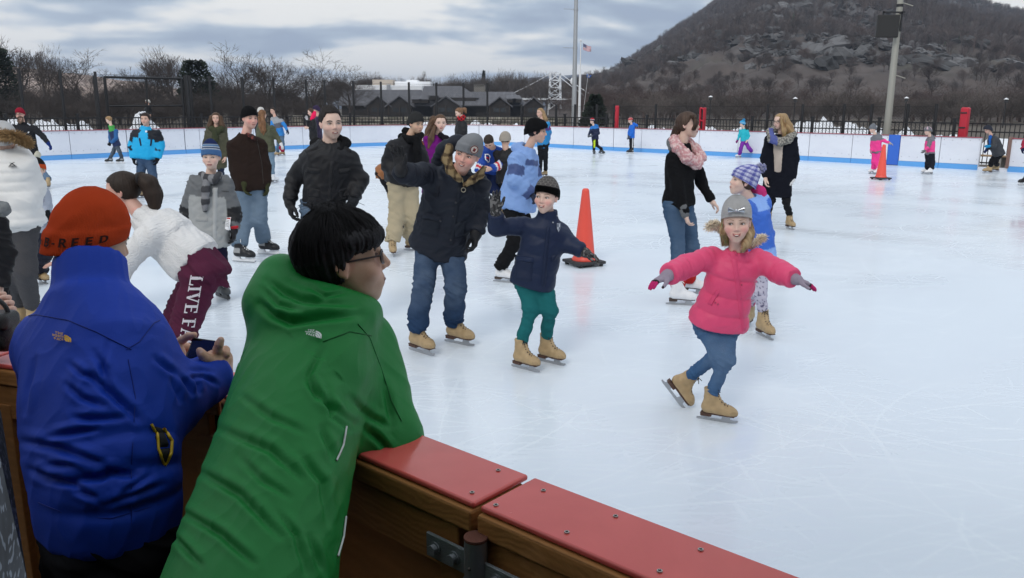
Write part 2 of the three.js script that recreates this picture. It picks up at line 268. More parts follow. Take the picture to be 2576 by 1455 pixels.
// trees that clothe the mountain: a few twigs each, tens of thousands of them
{
  const blades = []; const keep = seed; seed = 77;
  blades.push(beam(V(0, 0, 0), V(0, 5.6, 0), .12, .03, 3));
  for (let i = 0; i < 26; i++) { const y = rr(1.2, 5), a = rnd() * 6.28, l = rr(1.0, 2.3); blades.push(beam(V(0, y, 0), V(Math.cos(a) * l * .8, y + l * .75, Math.sin(a) * l * .8), .055, .02, 3)); }
  const g = join(blades), cone = []; seed = keep;
  for (let i = 0; i < 7; i++) { const c = new THREE.ConeGeometry(2.2 * (1 - i / 8), 2, 7, 1, true); c.rotateY(i * .7); c.translate(Math.sin(i) * .15, 1.6 + i * 1.05, 0); cone.push(c); }
  const put = (name, label, geo, mat, n, test, lo = 205, sc = [.7, 1.5]) => {
    const list = []; let guard = 0;
    while (list.length < n && guard++ < n * 8) { const az = mix(MT.a0, Math.min(MT.a1, azimuth(2760)), rnd()), r = mix(lo, 985, rnd() ** .75), x = Math.sin(az) * r, z = -Math.cos(az) * r, y = MT.H(az, r); if (test(x, y, z)) list.push([x, y, z]); }
    const im = new THREE.InstancedMesh(geo, mat, list.length), m = new THREE.Matrix4();
    list.forEach((p, i) => { const s = rr(...sc); m.compose(V(p[0], p[1] - .3, p[2]), new THREE.Quaternion().setFromAxisAngle(V(0, 1, 0), rnd() * 6.28), V(s * rr(.9, 1.4), s, s * rr(.9, 1.4))); im.setMatrixAt(i, m); const k = rr(.6, 1.5), w = rr(-.08, .1); im.setColorAt(i, lin(k * (1 + w), k, k * (1 - w * .6))); });
    im.name = numbered(name); im.userData.kind = 'stuff'; scene.add(im); tag(im, label, 'woodland');
  };
  put('mountain_wood', 'grey brown leafless wood covering the mountain', g, std([.096, .078, .074], .95), 44000, (x, y, z) => rockiness(x, y, z) < .06 + rnd() * .40, 330, [.55, 1.15]);
  put('mountain_wood', 'leafless trees on the lowest slope of the mountain', join(treeKinds[1]), std([.085, .068, .064], .95), 520, (x, y, z) => Math.hypot(x, z) < 400, 195, [.34, .62]);
  put('mountain_wood', 'scattered dark evergreens on the mountain', join(cone), std([.035, .046, .030], .95), 420, (x, y, z) => fbm(x * .012 + 60, 1, z * .012, 3) > .12, 330, [.3, .6]);
  // boulders and ledges of grey rock
  const rk = new THREE.IcosahedronGeometry(1, 2), p = rk.attributes.position; for (let i = 0; i < p.count; i++) { const v = V().fromBufferAttribute(p, i), k = 1 + noise(v.x * 1.7 + 4, v.y * 1.7, v.z * 1.7) * .6; p.setXYZ(i, v.x * k, v.y * k * .75, v.z * k); } rk.computeVertexNormals();
  const im = (() => { const l = []; let gd = 0; while (l.length < 3800 && gd++ < 160000) { const az = mix(MT.a0, azimuth(2760), rnd()), r = mix(230, 960, rnd()), x = Math.sin(az) * r, z = -Math.cos(az) * r, y = MT.H(az, r); if (y > 14 && rockiness(x, y, z) > .05) l.push([x, y, z]); } const im = new THREE.InstancedMesh(rk, std([.11, .108, .11], .95), l.length), m = new THREE.Matrix4(); l.forEach((q, i) => { const s = rr(.7, 2.6) * (rnd() < .12 ? 1.8 : 1); m.compose(V(...q), new THREE.Quaternion().setFromEuler(new THREE.Euler(rr(-.4, .4), rnd() * 6, rr(-.4, .4))), V(s * rr(.8, 1.7), s * rr(.5, 1.1), s)); im.setMatrixAt(i, m); im.setColorAt(i, new THREE.Color().setScalar(rr(.3, 1.25))); }); return im; })();
  im.name = 'mountain_rocks'; im.userData.kind = 'stuff'; scene.add(im); tag(im, 'grey rock ledges and boulders on the mountain face', 'rocks');
}
// evergreens
function conifer(px, topY, D, wpx, label, loose) {
  const b = atDepth(px, 270, D), h = atDepth(px, topY, D).y, w = wpx / FOCAL * D / 2, t = thing('evergreen_tree', label, 'tree', V(b.x, 0, b.z));
  part('trunk', beam(V(0, 0, 0), V(0, h * .9, 0), .16, .04, 7), barkDark, t);
  const pos = [], n = 2600;
  for (let i = 0; i < n; i++) {
    const f = rnd() ** .8, y = h * (.12 + .86 * f), env = w * (loose ? .55 + .65 * Math.sin(f * 3.0 + .4) * (.7 + .5 * noise(f * 7, px, 3)) : (1 - f) * 1.05 + .06), a = rnd() * 6.283, lobe = 1 + .4 * noise(Math.cos(a) * 1.6 + px, f * 5, Math.sin(a) * 1.6), r = env * Math.sqrt(rr(.12, 1)) * lobe, x = Math.cos(a) * r, z = Math.sin(a) * r, L = rr(.25, .6);
    const d = V(Math.cos(a) + rr(-.5, .5), rr(-.35, .5), Math.sin(a) + rr(-.5, .5)).normalize().multiplyScalar(L), e = V(-d.z, rr(-.2, .2), d.x).normalize().multiplyScalar(L * .3);
    pos.push(x - e.x, y, z - e.z, x + e.x, y, z + e.z, x + d.x, y + d.y, z + d.z, x, y - .08, z, x + d.x * .8, y + d.y + .12, z + d.z * .8, x + d.x * .5, y + L * .35, z + d.z * .5);
  }
  const g = new THREE.BufferGeometry(); g.setAttribute('position', new THREE.Float32BufferAttribute(pos, 3)); g.computeVertexNormals();
  part('crown', g, std([.022, .034, .022], .9, { side: THREE.DoubleSide }), t);
}
conifer(497, 150, 88, 82, 'dark green pine between bare trees behind the left fence', true);
conifer(0, 118, 84, 90, 'dark conifer cut off by the left edge of the picture', true);
conifer(1497, 240, 70, 62, 'small cone shaped evergreen right of the white flagpole', false);
conifer(1217, 176, 285, 22, 'tiny dark evergreen among the trees behind the lodge', false);

// ---------------------------------------------------------------- the lodge, the bridge
{
  const D = 200, at = (px, py, d = D) => atDepth(px, py, d), t = thing('lodge', 'long dark timber lodge with grey shingle roof and row of gables', 'building', V(at(1090, 270).x, 0, -D));
  const shingle = dataTex(256, (u, v) => { const row = Math.floor(v * 16), k = .33 + .05 * noise(u * 60, row * 3.3, 1) + .06 * (v * 16 % 1) + tfbm(u, v, 6, 3) * .1; return [k, k * 1.0, k * 1.05]; }); shingle.repeat.set(.5, .5);
  const roofM = std([1, 1, 1], .85, { map: shingle }), darkM = std([.020, .016, .014], .85), white = std([.82, .83, .85], .7), beige = std([.52, .45, .38], .85), stone = std([.20, .185, .165], .95, { bumpMap: texGrain, bumpScale: .1 });
  const wpt = (px, py, d) => at(px, py, d);
  // hip/gable roof block: ridge between pixels, eaves nearer the camera
  const slab = (list, th = .25) => { const g = new THREE.BufferGeometry(), top = list, n = list.length, p = []; const dn = list.map(v => V(v.x, v.y - th, v.z)); const tri = (a, b, c) => p.push(...a.toArray(), ...b.toArray(), ...c.toArray()); for (let i = 1; i < n - 1; i++) { tri(top[0], top[i], top[i + 1]); tri(dn[0], dn[i + 1], dn[i]); } for (let i = 0; i < n; i++) { const j = (i + 1) % n; tri(top[i], dn[i], dn[j]); tri(top[i], dn[j], top[j]); } g.setAttribute('position', new THREE.Float32BufferAttribute(p, 3)); g.setAttribute('uv', new THREE.Float32BufferAttribute(Array(p.length / 3).fill(0).flatMap((_, i) => [p[3 * i], p[3 * i + 1] * 1.4 + p[3 * i + 2] * .3]), 2)); g.computeVertexNormals(); return g; };
  const main = (x0, x1, ridgeY, xr0, xr1, eaveY, dz = 0) => {
    const e0 = at(x0, eaveY, D - dz), e1 = at(x1, eaveY, D - dz), r0 = at(xr0, ridgeY, D + 6 - dz), r1 = at(xr1, ridgeY, D + 6 - dz), b0 = V(e0.x, e0.y, -D - 12), b1 = V(e1.x, e1.y, -D - 12);
    const front = part('roof', local(slab([e0, e1, r1, r0]), t), roofM, t); part('roof', local(slab([b1, b0, r0, r1]), t), roofM, t); part('roof', local(slab([b0, e0, r0]), t), roofM, t); part('roof', local(slab([e1, b1, r1]), t), roofM, t);
    const w = e1.x - e0.x, bx = part('wall', box(w - 1.2, e0.y + .02, 10, (e0.x + e1.x) / 2 - t.position.x, e0.y / 2 - .1, -6.2), darkM, t); return front;
  };
  main(850, 1066, 226, 862, 1060, 263.5); main(1058, 1203, 216.5, 1066, 1160, 245, -1.5); main(1040, 1330, 231, 1150, 1292, 264.5, .6);
  part('wall', box(14, 4.2, 8, at(1130, 260).x - t.position.x, 2.1, -6), darkM, t);
  const gable = (px, peakY, half, dz = 0) => {
    const d = D - 3 - dz, p = at(px, peakY, d), e = at(px, 264.5, d), hw = half / FOCAL * d, back = -D - 3, L = V(e.x - hw, e.y - .25, p.z), R = V(e.x + hw, e.y - .25, p.z), pk = V(p.x, p.y, p.z), pb = V(p.x, p.y, back);
    part('gable_roof', local(slab([L, pk, pb, V(L.x, L.y, back)], .3), t), roofM, t); part('gable_roof', local(slab([pk, R, V(R.x, R.y, back), pb], .3), t), roofM, t);
    const g = new THREE.ExtrudeGeometry(new THREE.Shape([[-hw * .86, -e.y], [hw * .86, -e.y], [hw * .86, -.2], [0, p.y - e.y - .45], [-hw * .86, -.2]].map(q => new THREE.Vector2(...q))), { depth: 4, bevelEnabled: false }); g.translate(e.x, e.y, p.z - 4.6); part('gable_wall', local(g, t), darkM, t);
    for (const s of [-1, 0, 1]) part('porch_post', local(box(.28, e.y, .28, e.x + s * hw * .75, e.y / 2, p.z - .35), t), std([.035, .026, .02], .9), t);
    const w = part('window', local(box(hw * 1.0, 1.0, .08, e.x, e.y * .55, p.z - .55), t), phys([.03, .035, .04], .15), t); for (const s of [-.5, 0, .5]) part('window_bar', local(box(.09, 1.0, .05, e.x + s * hw * .9, e.y * .55, p.z - .48), t), std([.05, .04, .03], .9), w).position.set(0, 0, 0);
  };
  gable(950, 240, 34); gable(1004, 239.5, 36, .4); gable(1121, 240.5, 38, .4); gable(1257, 242, 32, .4); gable(1342, 242.5, 28, 1);
  for (const [px, py] of [[1049, 247], [1068, 247], [1092, 238], [1288, 246], [1303, 246]]) { const a = at(px - 9, py - 3, D + 1), b = at(px + 11, py + 2, D - 2.2), g = slab([V(b.x - 2.4, b.y, b.z), V(b.x, b.y, b.z), V(a.x + 1.2, a.y + .35, a.z - 1.6), V(a.x - .6, a.y + .35, a.z - 1.6)], .2); part('dormer_roof', local(g, t), roofM, t); part('dormer_wall', local(box(2.0, .8, 2.4, b.x - 1.2, b.y - .55, b.z - 1.4), t), darkM, t); }
  // white flat-roofed service blocks, the tan lift house, the stone chimney
  const blk = (n, x0, x1, y0, y1, d, mat) => { const a = at(x0, y0, d), b = at(x1, y1, d); return part(n, local(rbox(b.x - a.x, a.y - b.y + 2, 5, .12, (a.x + b.x) / 2, (a.y + b.y) / 2 - 1, a.z - 2.5), t), mat, t); };
  blk('service_block', 892, 1062, 214, 228, D + 13, white); blk('service_block', 992, 1083, 205, 215, D + 15, white); blk('service_block', 1022, 1050, 201, 207, D + 16, white); blk('lift_house', 936, 988, 200.5, 214, D + 14, beige);
  blk('roof_unit', 972, 980, 212, 216, D + 12, std([.35, .36, .38], .6)); blk('vent_pipe', 1001, 1006, 196, 204, D + 15.5, std([.4, .42, .45], .5));
  const ch = blk('chimney', 1192, 1220, 214, 231, D + 6.5, stone); for (let i = 0; i < 6; i++) { const a = at(1193 + i * 4.6, 213.5, D + 6.4); part('chimney_stone', local(box(.32, .3, .4, a.x, a.y, a.z), t), stone, ch); }
}
{
  const D = 232, a = atDepth(1382, 262, D), b = atDepth(1411, 184, D), t = thing('bridge_tower', 'white steel lattice bridge tower with cables behind bare trees', 'bridge', V((a.x + b.x) / 2, 0, -D)), m = std([.72, .74, .77], .6), hw = (b.x - a.x) / 2, H = b.y;
  for (const s of [-1, 1]) part('tower_leg', beam(V(s * hw * 1.1, 0, 0), V(s * hw * .85, H, 0), .42, .36, 6), m, t);
  for (let i = 0; i < 5; i++) { const y0 = H * (.15 + i * .17), y1 = y0 + H * .17; part('cross_beam', box(hw * 1.9, .35, .4, 0, y1, 0), m, t); part('brace', beam(V(-hw * .95, y0, .5), V(hw * .92, y1, .5), .15), m, t); part('brace', beam(V(hw * .95, y0, -.5), V(-hw * .92, y1, -.5), .15), m, t); }
  const far = (px, py, d) => atDepth(px, py, d).sub(t.position);
  for (const [p, q, dz] of [[[1411, 186], [1500, 247], -60], [[1411, 196], [1490, 255], -70], [[1384, 186], [1290, 235], 4]]) part('cable', tube([far(p[0], p[1], D), far((p[0] + q[0]) / 2, (p[1] + q[1]) / 2 + 1.5, D + dz * .5), far(q[0], q[1], D + dz)], .10, 5, 12), m, t);
  part('deck', box(40, .5, 2, 9, 4.4, 1), m, t);
}

// ================================================================ RINK WALL, FENCES, POLES
const wallPts = farWallCurve.getSpacedPoints(600), wallLen = farWallCurve.getLength();
const project = v => { const d = v.clone().sub(camera.position).applyQuaternion(camera.quaternion.clone().invert()); return [CX + FOCAL * d.x / -d.z, CY - FOCAL * d.y / -d.z]; };
const wallPx = wallPts.map(p => project(p)[0]);
const wallAtPx = px => { for (let i = 0; i < 600; i++) if (wallPx[i] <= px && wallPx[i + 1] > px) return i + (px - wallPx[i]) / (wallPx[i + 1] - wallPx[i]); return px < 0 ? 0 : 600; };
const wallPoint = f => { const i = Math.min(599, Math.floor(f)); return V().lerpVectors(wallPts[i], wallPts[i + 1], f - i); };
const wallNormal = f => { const a = wallPoint(Math.max(0, f - 1)), b = wallPoint(Math.min(600, f + 1)), d = b.sub(a).normalize(); return V(d.z, 0, -d.x); }; // away from the ice
const outsideAtPx = (px, out, h) => { let best = 0, e = 1e9; for (let f = 0; f <= 600; f += .5) { const p = wallPoint(f), n = wallNormal(f), d = Math.abs(project(V(p.x + n.x * out, h, p.z + n.z * out))[0] - px); if (d < e) { e = d; best = f; } } return best; };
// extrude a section (outward, y) along the wall between two parameters
function sweep(f0, f1, out0, out1, y0, y1) {
  const n = Math.max(1, Math.ceil((f1 - f0) / 6)), pos = [], idx = [], uv = []; let run = 0;
  for (let i = 0; i <= n; i++) {
    const f = mix(f0, f1, i / n), p = wallPoint(f), q = wallNormal(f); run = f / 600 * wallLen;
    for (const [o, y] of [[out0, y0], [out0, y1], [out1, y1], [out1, y0]]) { pos.push(p.x + q.x * o, y, p.z + q.z * o); uv.push(run, y + o); }
    if (i) { const a = (i - 1) * 4, b = i * 4; for (let k = 0; k < 4; k++) { const l = (k + 1) % 4; idx.push(a + k, a + l, b + k, a + l, b + l, b + k); } }
  }
  const e = n * 4; idx.push(0, 2, 1, 0, 3, 2, e, e + 1, e + 2, e, e + 2, e + 3);
  const g = new THREE.BufferGeometry(); g.setAttribute('position', new THREE.Float32BufferAttribute(pos, 3)); g.setAttribute('uv', new THREE.Float32BufferAttribute(uv, 2)); g.setIndex(idx);
  const h = g.toNonIndexed(); h.computeVertexNormals(); return h;
}
const WALL_H = 0.97;
{
  const boards = thing('rink_wall', 'curved white board wall with blue kick strip around the far side of the ice', 'rink wall');
  const scuff = dataTex(512, (u, v, i, j) => { const s = sst(.26, .40, tfbm(u, v, 22, 3, 2)) * .035; const k = tfbm(u, v, 3, 3, 8) * .05; return [.865 - s + k, .875 - s + k, .905 - s * .9 + k * .8]; });
  scuff.repeat.set(.35, .8);
  const whiteM = phys([1, 1, 1], .38, { map: scuff }), blueM = phys([.11, .36, .74], .4), capM = std([.33, .055, .075], .5), deepBlue = phys([.03, .13, .55], .4), frameM = std([.20, .12, .10], .7), dark = std([.03, .03, .035], .8);
  const seams = [-420, -250, -110, 40, 180, 322, 468, 505, 640, 763, 882, 1020, 1110, 1205, 1320, 1442, 1543, 1613, 1757, 1855, 2033, 2140, 2230], right = [2259, 2360, 2459], beyond = [2534, 2640, 2760, 2900];
  const f = s => s.map(wallAtPx);
  const panel = (a, b, m, gap = .10) => { const p = part('wall_panel', sweep(a + gap, b - gap, 0, .06, .165, WALL_H), m, boards); return p; };
  for (const set of [f(seams), f(right), f(beyond)]) {
    for (let i = 1; i < set.length; i++) { panel(set[i - 1], set[i], whiteM, i === 6 || i === 16 ? .22 : .09); part('kick_strip', sweep(set[i - 1] + .06, set[i] - .06, -.012, .058, .0, .16), blueM, boards); part('cap_rail', sweep(set[i - 1] + .02, set[i] - .02, -.03, .12, WALL_H + .004, WALL_H + .026), capM, boards); }
    part('backing_frame', sweep(set[0], set[set.length - 1], .066, .10, 0, WALL_H), dark, boards);
  }
  const b0 = wallAtPx(2230), b1 = wallAtPx(2259);
  part('wall_panel', sweep(b0 + .05, b1 - .05, -.012, .06, .02, WALL_H + .03), deepBlue, boards).userData.label = 'solid blue panel';
  // little screws on the panels, row by row
  const scr = []; for (let k = 0; k < 260; k++) { const q = 60 + k * 2.05; if (q > wallAtPx(2459) && q < wallAtPx(2534)) continue; for (const y of [.30, .90]) { const p = wallPoint(q), nn = wallNormal(q); scr.push(box(.02, .02, .012, p.x - nn.x * .002, y + rr(-.02, .02), p.z - nn.z * .002)); } }
  part('panel_screws', join(scr), std([.35, .36, .38], .5), boards).userData.kind = 'stuff';
  const g0 = wallAtPx(2459), g1 = wallAtPx(2534);
  part('gate_sill', sweep(g0, g1, 0, .10, 0, .10), whiteM, boards); part('gate_post', sweep(g1 - .5, g1 + .25, -.03, .16, .105, WALL_H + .06), frameM, boards); part('gate_post', sweep(g0 - .3, g0, .0, .12, .105, WALL_H), whiteM, boards);
}
const blackIron = std([.012, .012, .014], .55), galv = std([.40, .41, .42], .45, { metalness: .6 });
// ---- black picket fence
const OUT = 1.25;
{
  const fence = thing('picket_fence', 'low black iron picket fence running behind the white rink wall', 'fence');
  const F0 = wallAtPx(-150), F1 = 585, picket = new THREE.BoxGeometry(.022, 1.26, .022), post = new THREE.BoxGeometry(.085, 1.50, .085), cap = new THREE.BoxGeometry(.11, .05, .11);
  const P = f => { const p = wallPoint(f), n = wallNormal(f); return V(p.x + n.x * OUT, 0, p.z + n.z * OUT); };
  const total = (F1 - F0) / 600 * wallLen, span = 2.42, ns = Math.floor(total / span); let singles = 0; const rest = [];
  for (let i = 0; i < ns; i++) {
    const a = P(mix(F0, F1, i / ns)), b = P(mix(F0, F1, (i + 1) / ns)), d = V().subVectors(b, a), L = d.length(), ry = -Math.atan2(d.z, d.x);
    const p = part('fence_post', post, blackIron, fence); p.position.set(a.x, .75, a.z); p.rotation.y = ry; const c = part('post_cap', cap, blackIron, p); c.position.y = .776;
    for (const [y, h] of [[1.39, .045], [1.13, .04], [.16, .045]]) { const r = part('rail', new THREE.BoxGeometry(L - .09, h, .035), blackIron, fence); r.position.set((a.x + b.x) / 2, y, (a.z + b.z) / 2); r.rotation.y = ry; }
    const n = 18, px = project(V().lerpVectors(a, b, .5).setY(1.1))[0], vis = px > -30 && px < 2620;
    for (let k = 1; k < n; k++) { const q = V().lerpVectors(a, b, k / n); const close = a.length() < 34; if (vis && close && singles < 300) { singles++; const m = part('picket', picket, blackIron, fence); m.position.set(q.x, .74, q.z); m.rotation.y = ry; } else { const g = picket.clone(); g.rotateY(ry); g.translate(q.x, .74, q.z); rest.push(g); } }
  }
  part('pickets', join(rest), blackIron, fence).userData.kind = 'stuff';
  fence.userData.P = undefined;
}
// ---- chain link: tall on the left, lower on the right
function chainLink(label, postPx, H, out, mesh = .11) {
  const t = thing('chain_link_fence', label, 'fence'), P = f => { const p = wallPoint(f), n = wallNormal(f); return V(p.x + n.x * out, 0, p.z + n.z * out); };
  const ps = postPx.map(px => P(outsideAtPx(px, out, H * .7))); const wires = [];
  ps.forEach((p, i) => {
    part('post', new THREE.CylinderGeometry(.055, .055, H + .06, 8).translate(p.x, H / 2, p.z), blackIron, t);
    if (!i) return; const a = ps[i - 1], d = V().subVectors(p, a), L = d.length(); d.normalize();
    for (const s of [-1, 1]) for (let u = -H; u < L + H; u += mesh) {
      let x0 = s > 0 ? u : u + H - 0, x1 = s > 0 ? u + H : u, y0 = .05, y1 = H - .05; // a wire from (x0,y0) to (x1,y1), cut at the posts
      const cut = (xa, ya, xb, yb) => { const q = x => ya + (yb - ya) * (x - xa) / (xb - xa); const lo = Math.max(0, Math.min(xa, xb)), hi = Math.min(L, Math.max(xa, xb)); return lo >= hi ? null : [lo, q(lo), hi, q(hi)]; };
      const c = cut(x0, y0, x1, y1); if (!c) continue; wires.push(beam(V(a.x + d.x * c[0], c[1], a.z + d.z * c[0]), V(a.x + d.x * c[2], c[3], a.z + d.z * c[2]), .0035, .0035, 3));
    }
    part('tension_wire', beam(V(a.x, H - .06, a.z), V(p.x, H - .06, p.z), .006, .006, 4), blackIron, t);
  });
  part('wire_mesh', join(wires), std([.02, .02, .022], .6), t).userData.kind = 'stuff'; return t;
}
chainLink('tall black chain link fence behind the left and middle of the rink', [-130, -60, 55, 155, 243, 472, 530, 610, 690, 772, 818, 888, 958, 1028, 1098, 1168, 1228], 3.05, OUT + .45);
chainLink('lower black chain link fence behind the right half of the rink', [1312, 1400, 1445, 1500, 1545, 1650, 1768, 1930, 2018, 2120, 2190, 2280, 2350], 1.98, OUT + .45);
{ // frame of a tall gate in the left fence
  const t = thing('fence_gate', 'tall black pipe gate frame with cross bars in the left chain link fence', 'gate'), D = 30.6, q = (x, y, d = D) => atDepth(x, y, d), m = blackIron, bar = (a, b, r, n) => part(n, beam(a, b, r, r, 8), m, t);
  const top = 194, L = q(262, top, 33.0), R = q(455, 198, 36.0), mL = q(358, top + 2, 34.5), g = p => V(p.x, 0, p.z);
  bar(g(L), V(L.x, L.y, L.z), .06, 'post'); bar(g(R), R, .06, 'post'); bar(L, V(R.x, R.y, R.z), .05, 'top_bar'); bar(V(L.x, L.y * .62, L.z), V(R.x, R.y * .62, R.z), .035, 'cross_bar'); bar(g(mL), V().lerpVectors(L, R, .52), .04, 'middle_bar');
  for (const px of [236, 464, 476]) { const p = q(px, 190, px < 300 ? 32.6 : 36.1); bar(g(p), p, .07, 'post'); }
}
// ---- red padded posts
const padM = phys([.46, .012, .030], .45);
for (const [px, top, kind, label] of [[1552, 264, 0, 'slim red padded fence post right of the flagpole and evergreen'], [1769, 268, 1, 'red padded post with open black slots behind the woman with the pink scarf'], [2427, 268, 2, 'fat red padded post with black straps near the rink opening']]) {
  const f = outsideAtPx(px, .7, 1.5), p = wallPoint(f), n = wallNormal(f), b = V(p.x + n.x * .7, 0, p.z + n.z * .7), H = atDepth(px, top, -b.z).y, t = thing('padded_post', label, 'post', b), ry = Math.atan2(n.x, n.z); t.rotation.y = ry;
  part('post', new THREE.CylinderGeometry(.05, .05, H + (kind === 1 ? .04 : -.02), 10).translate(0, H / 2, 0), blackIron, t);
  if (kind === 1) { for (const s of [-1, 1]) part('pad', rbox(.06, H - .12, .18, .025, s * .085, H / 2 + .02, 0), padM, t); for (const y of [.98, 1.35, H - .08]) { const z = rbox(.19, .06, .16, .02, 0, 0, -.02); z.rotateZ(.3); z.translate(0, y, 0); part('strap', z, padM, t); } }
  else { const w = kind === 2 ? .25 : .17; part('pad', rbox(w, H - .05, w * .9, .06, 0, H / 2, 0, 0, 3), padM, t); for (const y of kind === 2 ? [H - .2, H - .66, H - 1.12, .4] : [H - .25, H - .75]) part('strap', rbox(kind === 2 ? .19 : .06, .045, .05, .01, kind === 2 ? 0 : .06, y, -w * .44), blackIron, t); }
}
// ---- poles
{
  const A = atDepth(1443, 318, 43.5), b = V(A.x, 0, A.z), top = 9.5, t = thing('light_pole', 'tall grey galvanised light pole left of the flag', 'pole', b);
  part('shaft', new THREE.CylinderGeometry(.085, .135, top, 14).translate(0, top / 2, 0), galv, t);
  for (const y of [4.85, 6.75]) { part('collar', new THREE.CylinderGeometry(.125, .125, .07, 12).translate(0, y, 0), galv, t); part('step_rod', beam(V(0, y, 0), V(-.62, y + .02, .05), .012, .012, 5), galv, t); }
}
{
  const A = atDepth(2231, 337, 28.6), b = V(A.x, 0, A.z), top = 8, t = thing('floodlight_mast', 'weathered grey mast with square black floodlight seen from behind at right', 'pole', b), m = std([.33, .32, .28], .6, { metalness: .35 });
  part('shaft', new THREE.CylinderGeometry(.085, .13, top, 14).translate(0, top / 2, 0), m, t);
  const D = -A.z, at = (px, py, d = D) => atDepth(px, py, d).sub(b), c = at(2233, 66, D - .25), w = 50 / FOCAL * 29.2, h = 51 / FOCAL * 29.2;
  const lamp = part('floodlight', rbox(w, h, .16, .03, c.x, c.y, c.z, -.12), std([.012, .011, .010], .5), t);
  const dome = new THREE.SphereGeometry(.30, 18, 12, 0, 6.3, 0, 1.6); dome.scale(1, .8, 1.0); dome.rotateX(-Math.PI / 2); dome.translate(c.x + w * .22, c.y - .0, c.z - .10); part('reflector', dome, std([.75, .77, .8], .4), lamp);
  const y = at(2233, 33).y; part('bracket', join([box(w * .95, .05, .05, c.x + .14, y, c.z), box(.05, .3, .05, c.x - w * .25, y - .12, c.z), box(.05, .62, .05, c.x + w * .62, y - .3, c.z), box(.06, .06, .5, 0, y, c.z / 2)]), blackIron, t);
  for (const py of [190, 8]) { const q = at(2255, py); part('step_rod', beam(V(0, q.y + .04, 0), V(.40, q.y - .1, .1), .018, .018, 5), m, t); }
  for (const py of [14, 66]) part('collar', new THREE.CylinderGeometry(.112, .112, .09, 12).translate(0, at(2250, py).y, 0), blackIron, t);
}
{
  const D = 75, A = atDepth(1457, 300, D), b = V(A.x, 0, A.z), at = (px, py) => atDepth(px, py, D).sub(b), t = thing('flagpole', 'thin white flagpole with crossarm beside the tall light pole', 'flagpole', b), m = std([.78, .79, .81], .45), y1 = at(1462, 178).y, y2 = at(1463, 104).y;
  part('shaft', new THREE.CylinderGeometry(.10, .13, y1, 10).translate(0, y1 / 2, 0), m, t); part('top_mast', new THREE.CylinderGeometry(.035, .06, y2 - y1, 8).translate(0, (y1 + y2) / 2, 0), m, t); part('ball', new THREE.SphereGeometry(.09, 10, 8).translate(0, y2 + .06, 0), m, t);
  const ya = at(1462, 187).y; part('crossarm', beam(V(-.45, ya, 0), V(.75, ya + .03, 0), .03, .03, 6), m, t); part('halyard', beam(V(.72, ya, 0), V(.3, 1, 0), .012, .012, 4), m, t);
  part('pennant', new THREE.SphereGeometry(.3, 8, 6).scale(.9, 1.1, .25).translate(-.62, ya - .6, 0), m, t);
  const cloth = (name, label, pts, tex) => { // a waving cloth between its four corners
    const [p00, p10, p11, p01] = pts.map(p => at(...p).add(b)), nx = 22, ny = 12, pos = [], uv = [], idx = []; for (let j = 0; j <= ny; j++) for (let i = 0; i <= nx; i++) { const u = i / nx, v = j / ny, p = V().lerpVectors(V().lerpVectors(p00, p10, u), V().lerpVectors(p01, p11, u), v); p.z += Math.sin(u * 8 + v * 2) * .09 * u; p.y += Math.sin(u * 7 + 1) * .04 * u; pos.push(...p.toArray()); uv.push(u, 1 - v); if (i < nx && j < ny) { const a = j * (nx + 1) + i; idx.push(a, a + nx + 1, a + 1, a + 1, a + nx + 1, a + nx + 2); } }
    const g = new THREE.BufferGeometry(); g.setAttribute('position', new THREE.Float32BufferAttribute(pos, 3)); g.setAttribute('uv', new THREE.Float32BufferAttribute(uv, 2)); g.setIndex(idx); g.computeVertexNormals(); const o = part(name, g, std([1, 1, 1], .8, { map: tex, side: THREE.DoubleSide })); tag(o, label, 'flag'); return o;
  };
  cloth('flag', 'red, white and blue striped flag with stars flying on the white flagpole', [[1467, 109], [1487, 119], [1487.5, 131], [1467, 125.5]], canvasTex(256, 160, (x, w, h) => { for (let i = 0; i < 13; i++) { x.fillStyle = i % 2 ? '#e8e8ee' : '#a8283c'; x.fillRect(0, i * h / 13, w, h / 13 + 1); } x.fillStyle = '#2c3566'; x.fillRect(0, 0, w * .42, h * 7 / 13); x.fillStyle = '#f0f0f4'; for (let j = 0; j < 9; j++) for (let i = 0; i < (j % 2 ? 5 : 6); i++) { x.beginPath(); x.arc(w * .42 * (i + (j % 2 ? 1 : .5)) / 6, h * 7 / 13 * (j + .7) / 9.4, 3, 0, 7); x.fill(); } }));
  cloth('flag', 'small blue flag with gold emblem hanging from the crossarm', [[1475.5, 184], [1488, 191], [1486, 196], [1476, 194.5]], canvasTex(128, 80, (x, w, h) => { x.fillStyle = '#2f5fa8'; x.fillRect(0, 0, w, h); x.fillStyle = '#c8a860'; x.beginPath(); x.ellipse(w / 2, h / 2, 20, 22, 0, 0, 7); x.fill(); x.fillStyle = '#7d8fb8'; x.beginPath(); x.ellipse(w / 2, h / 2, 9, 12, 0, 0, 7); x.fill(); }));
}
{
  const spots = [[1788, 246, 95, 'small white topped street lamp behind the woman in the black coat'], [2001, 250, 90, 'small white topped street lamp left of the floodlight mast'], [2281, 249, 90, 'small white topped street lamp right of the floodlight mast'], [2532, 252, 88, 'small white topped street lamp at the far right above the rink opening']];
  for (const [px, py, D, label] of spots) { const p = atDepth(px, py, D), t = thing('street_lamp', label, 'street lamp', V(p.x, 0, p.z), 'street lamps along the road below the mountain'); part('pole', beam(V(0, 0, 0), V(0, p.y, 0), .06, .05, 6), blackIron, t); part('lamp_head', new THREE.CylinderGeometry(.14, .2, .35, 8).translate(0, p.y - .1, 0), blackIron, t); part('lamp_cap', new THREE.ConeGeometry(.28, .18, 10).translate(0, p.y + .16, 0), std([.75, .76, .78], .5), t); }
}
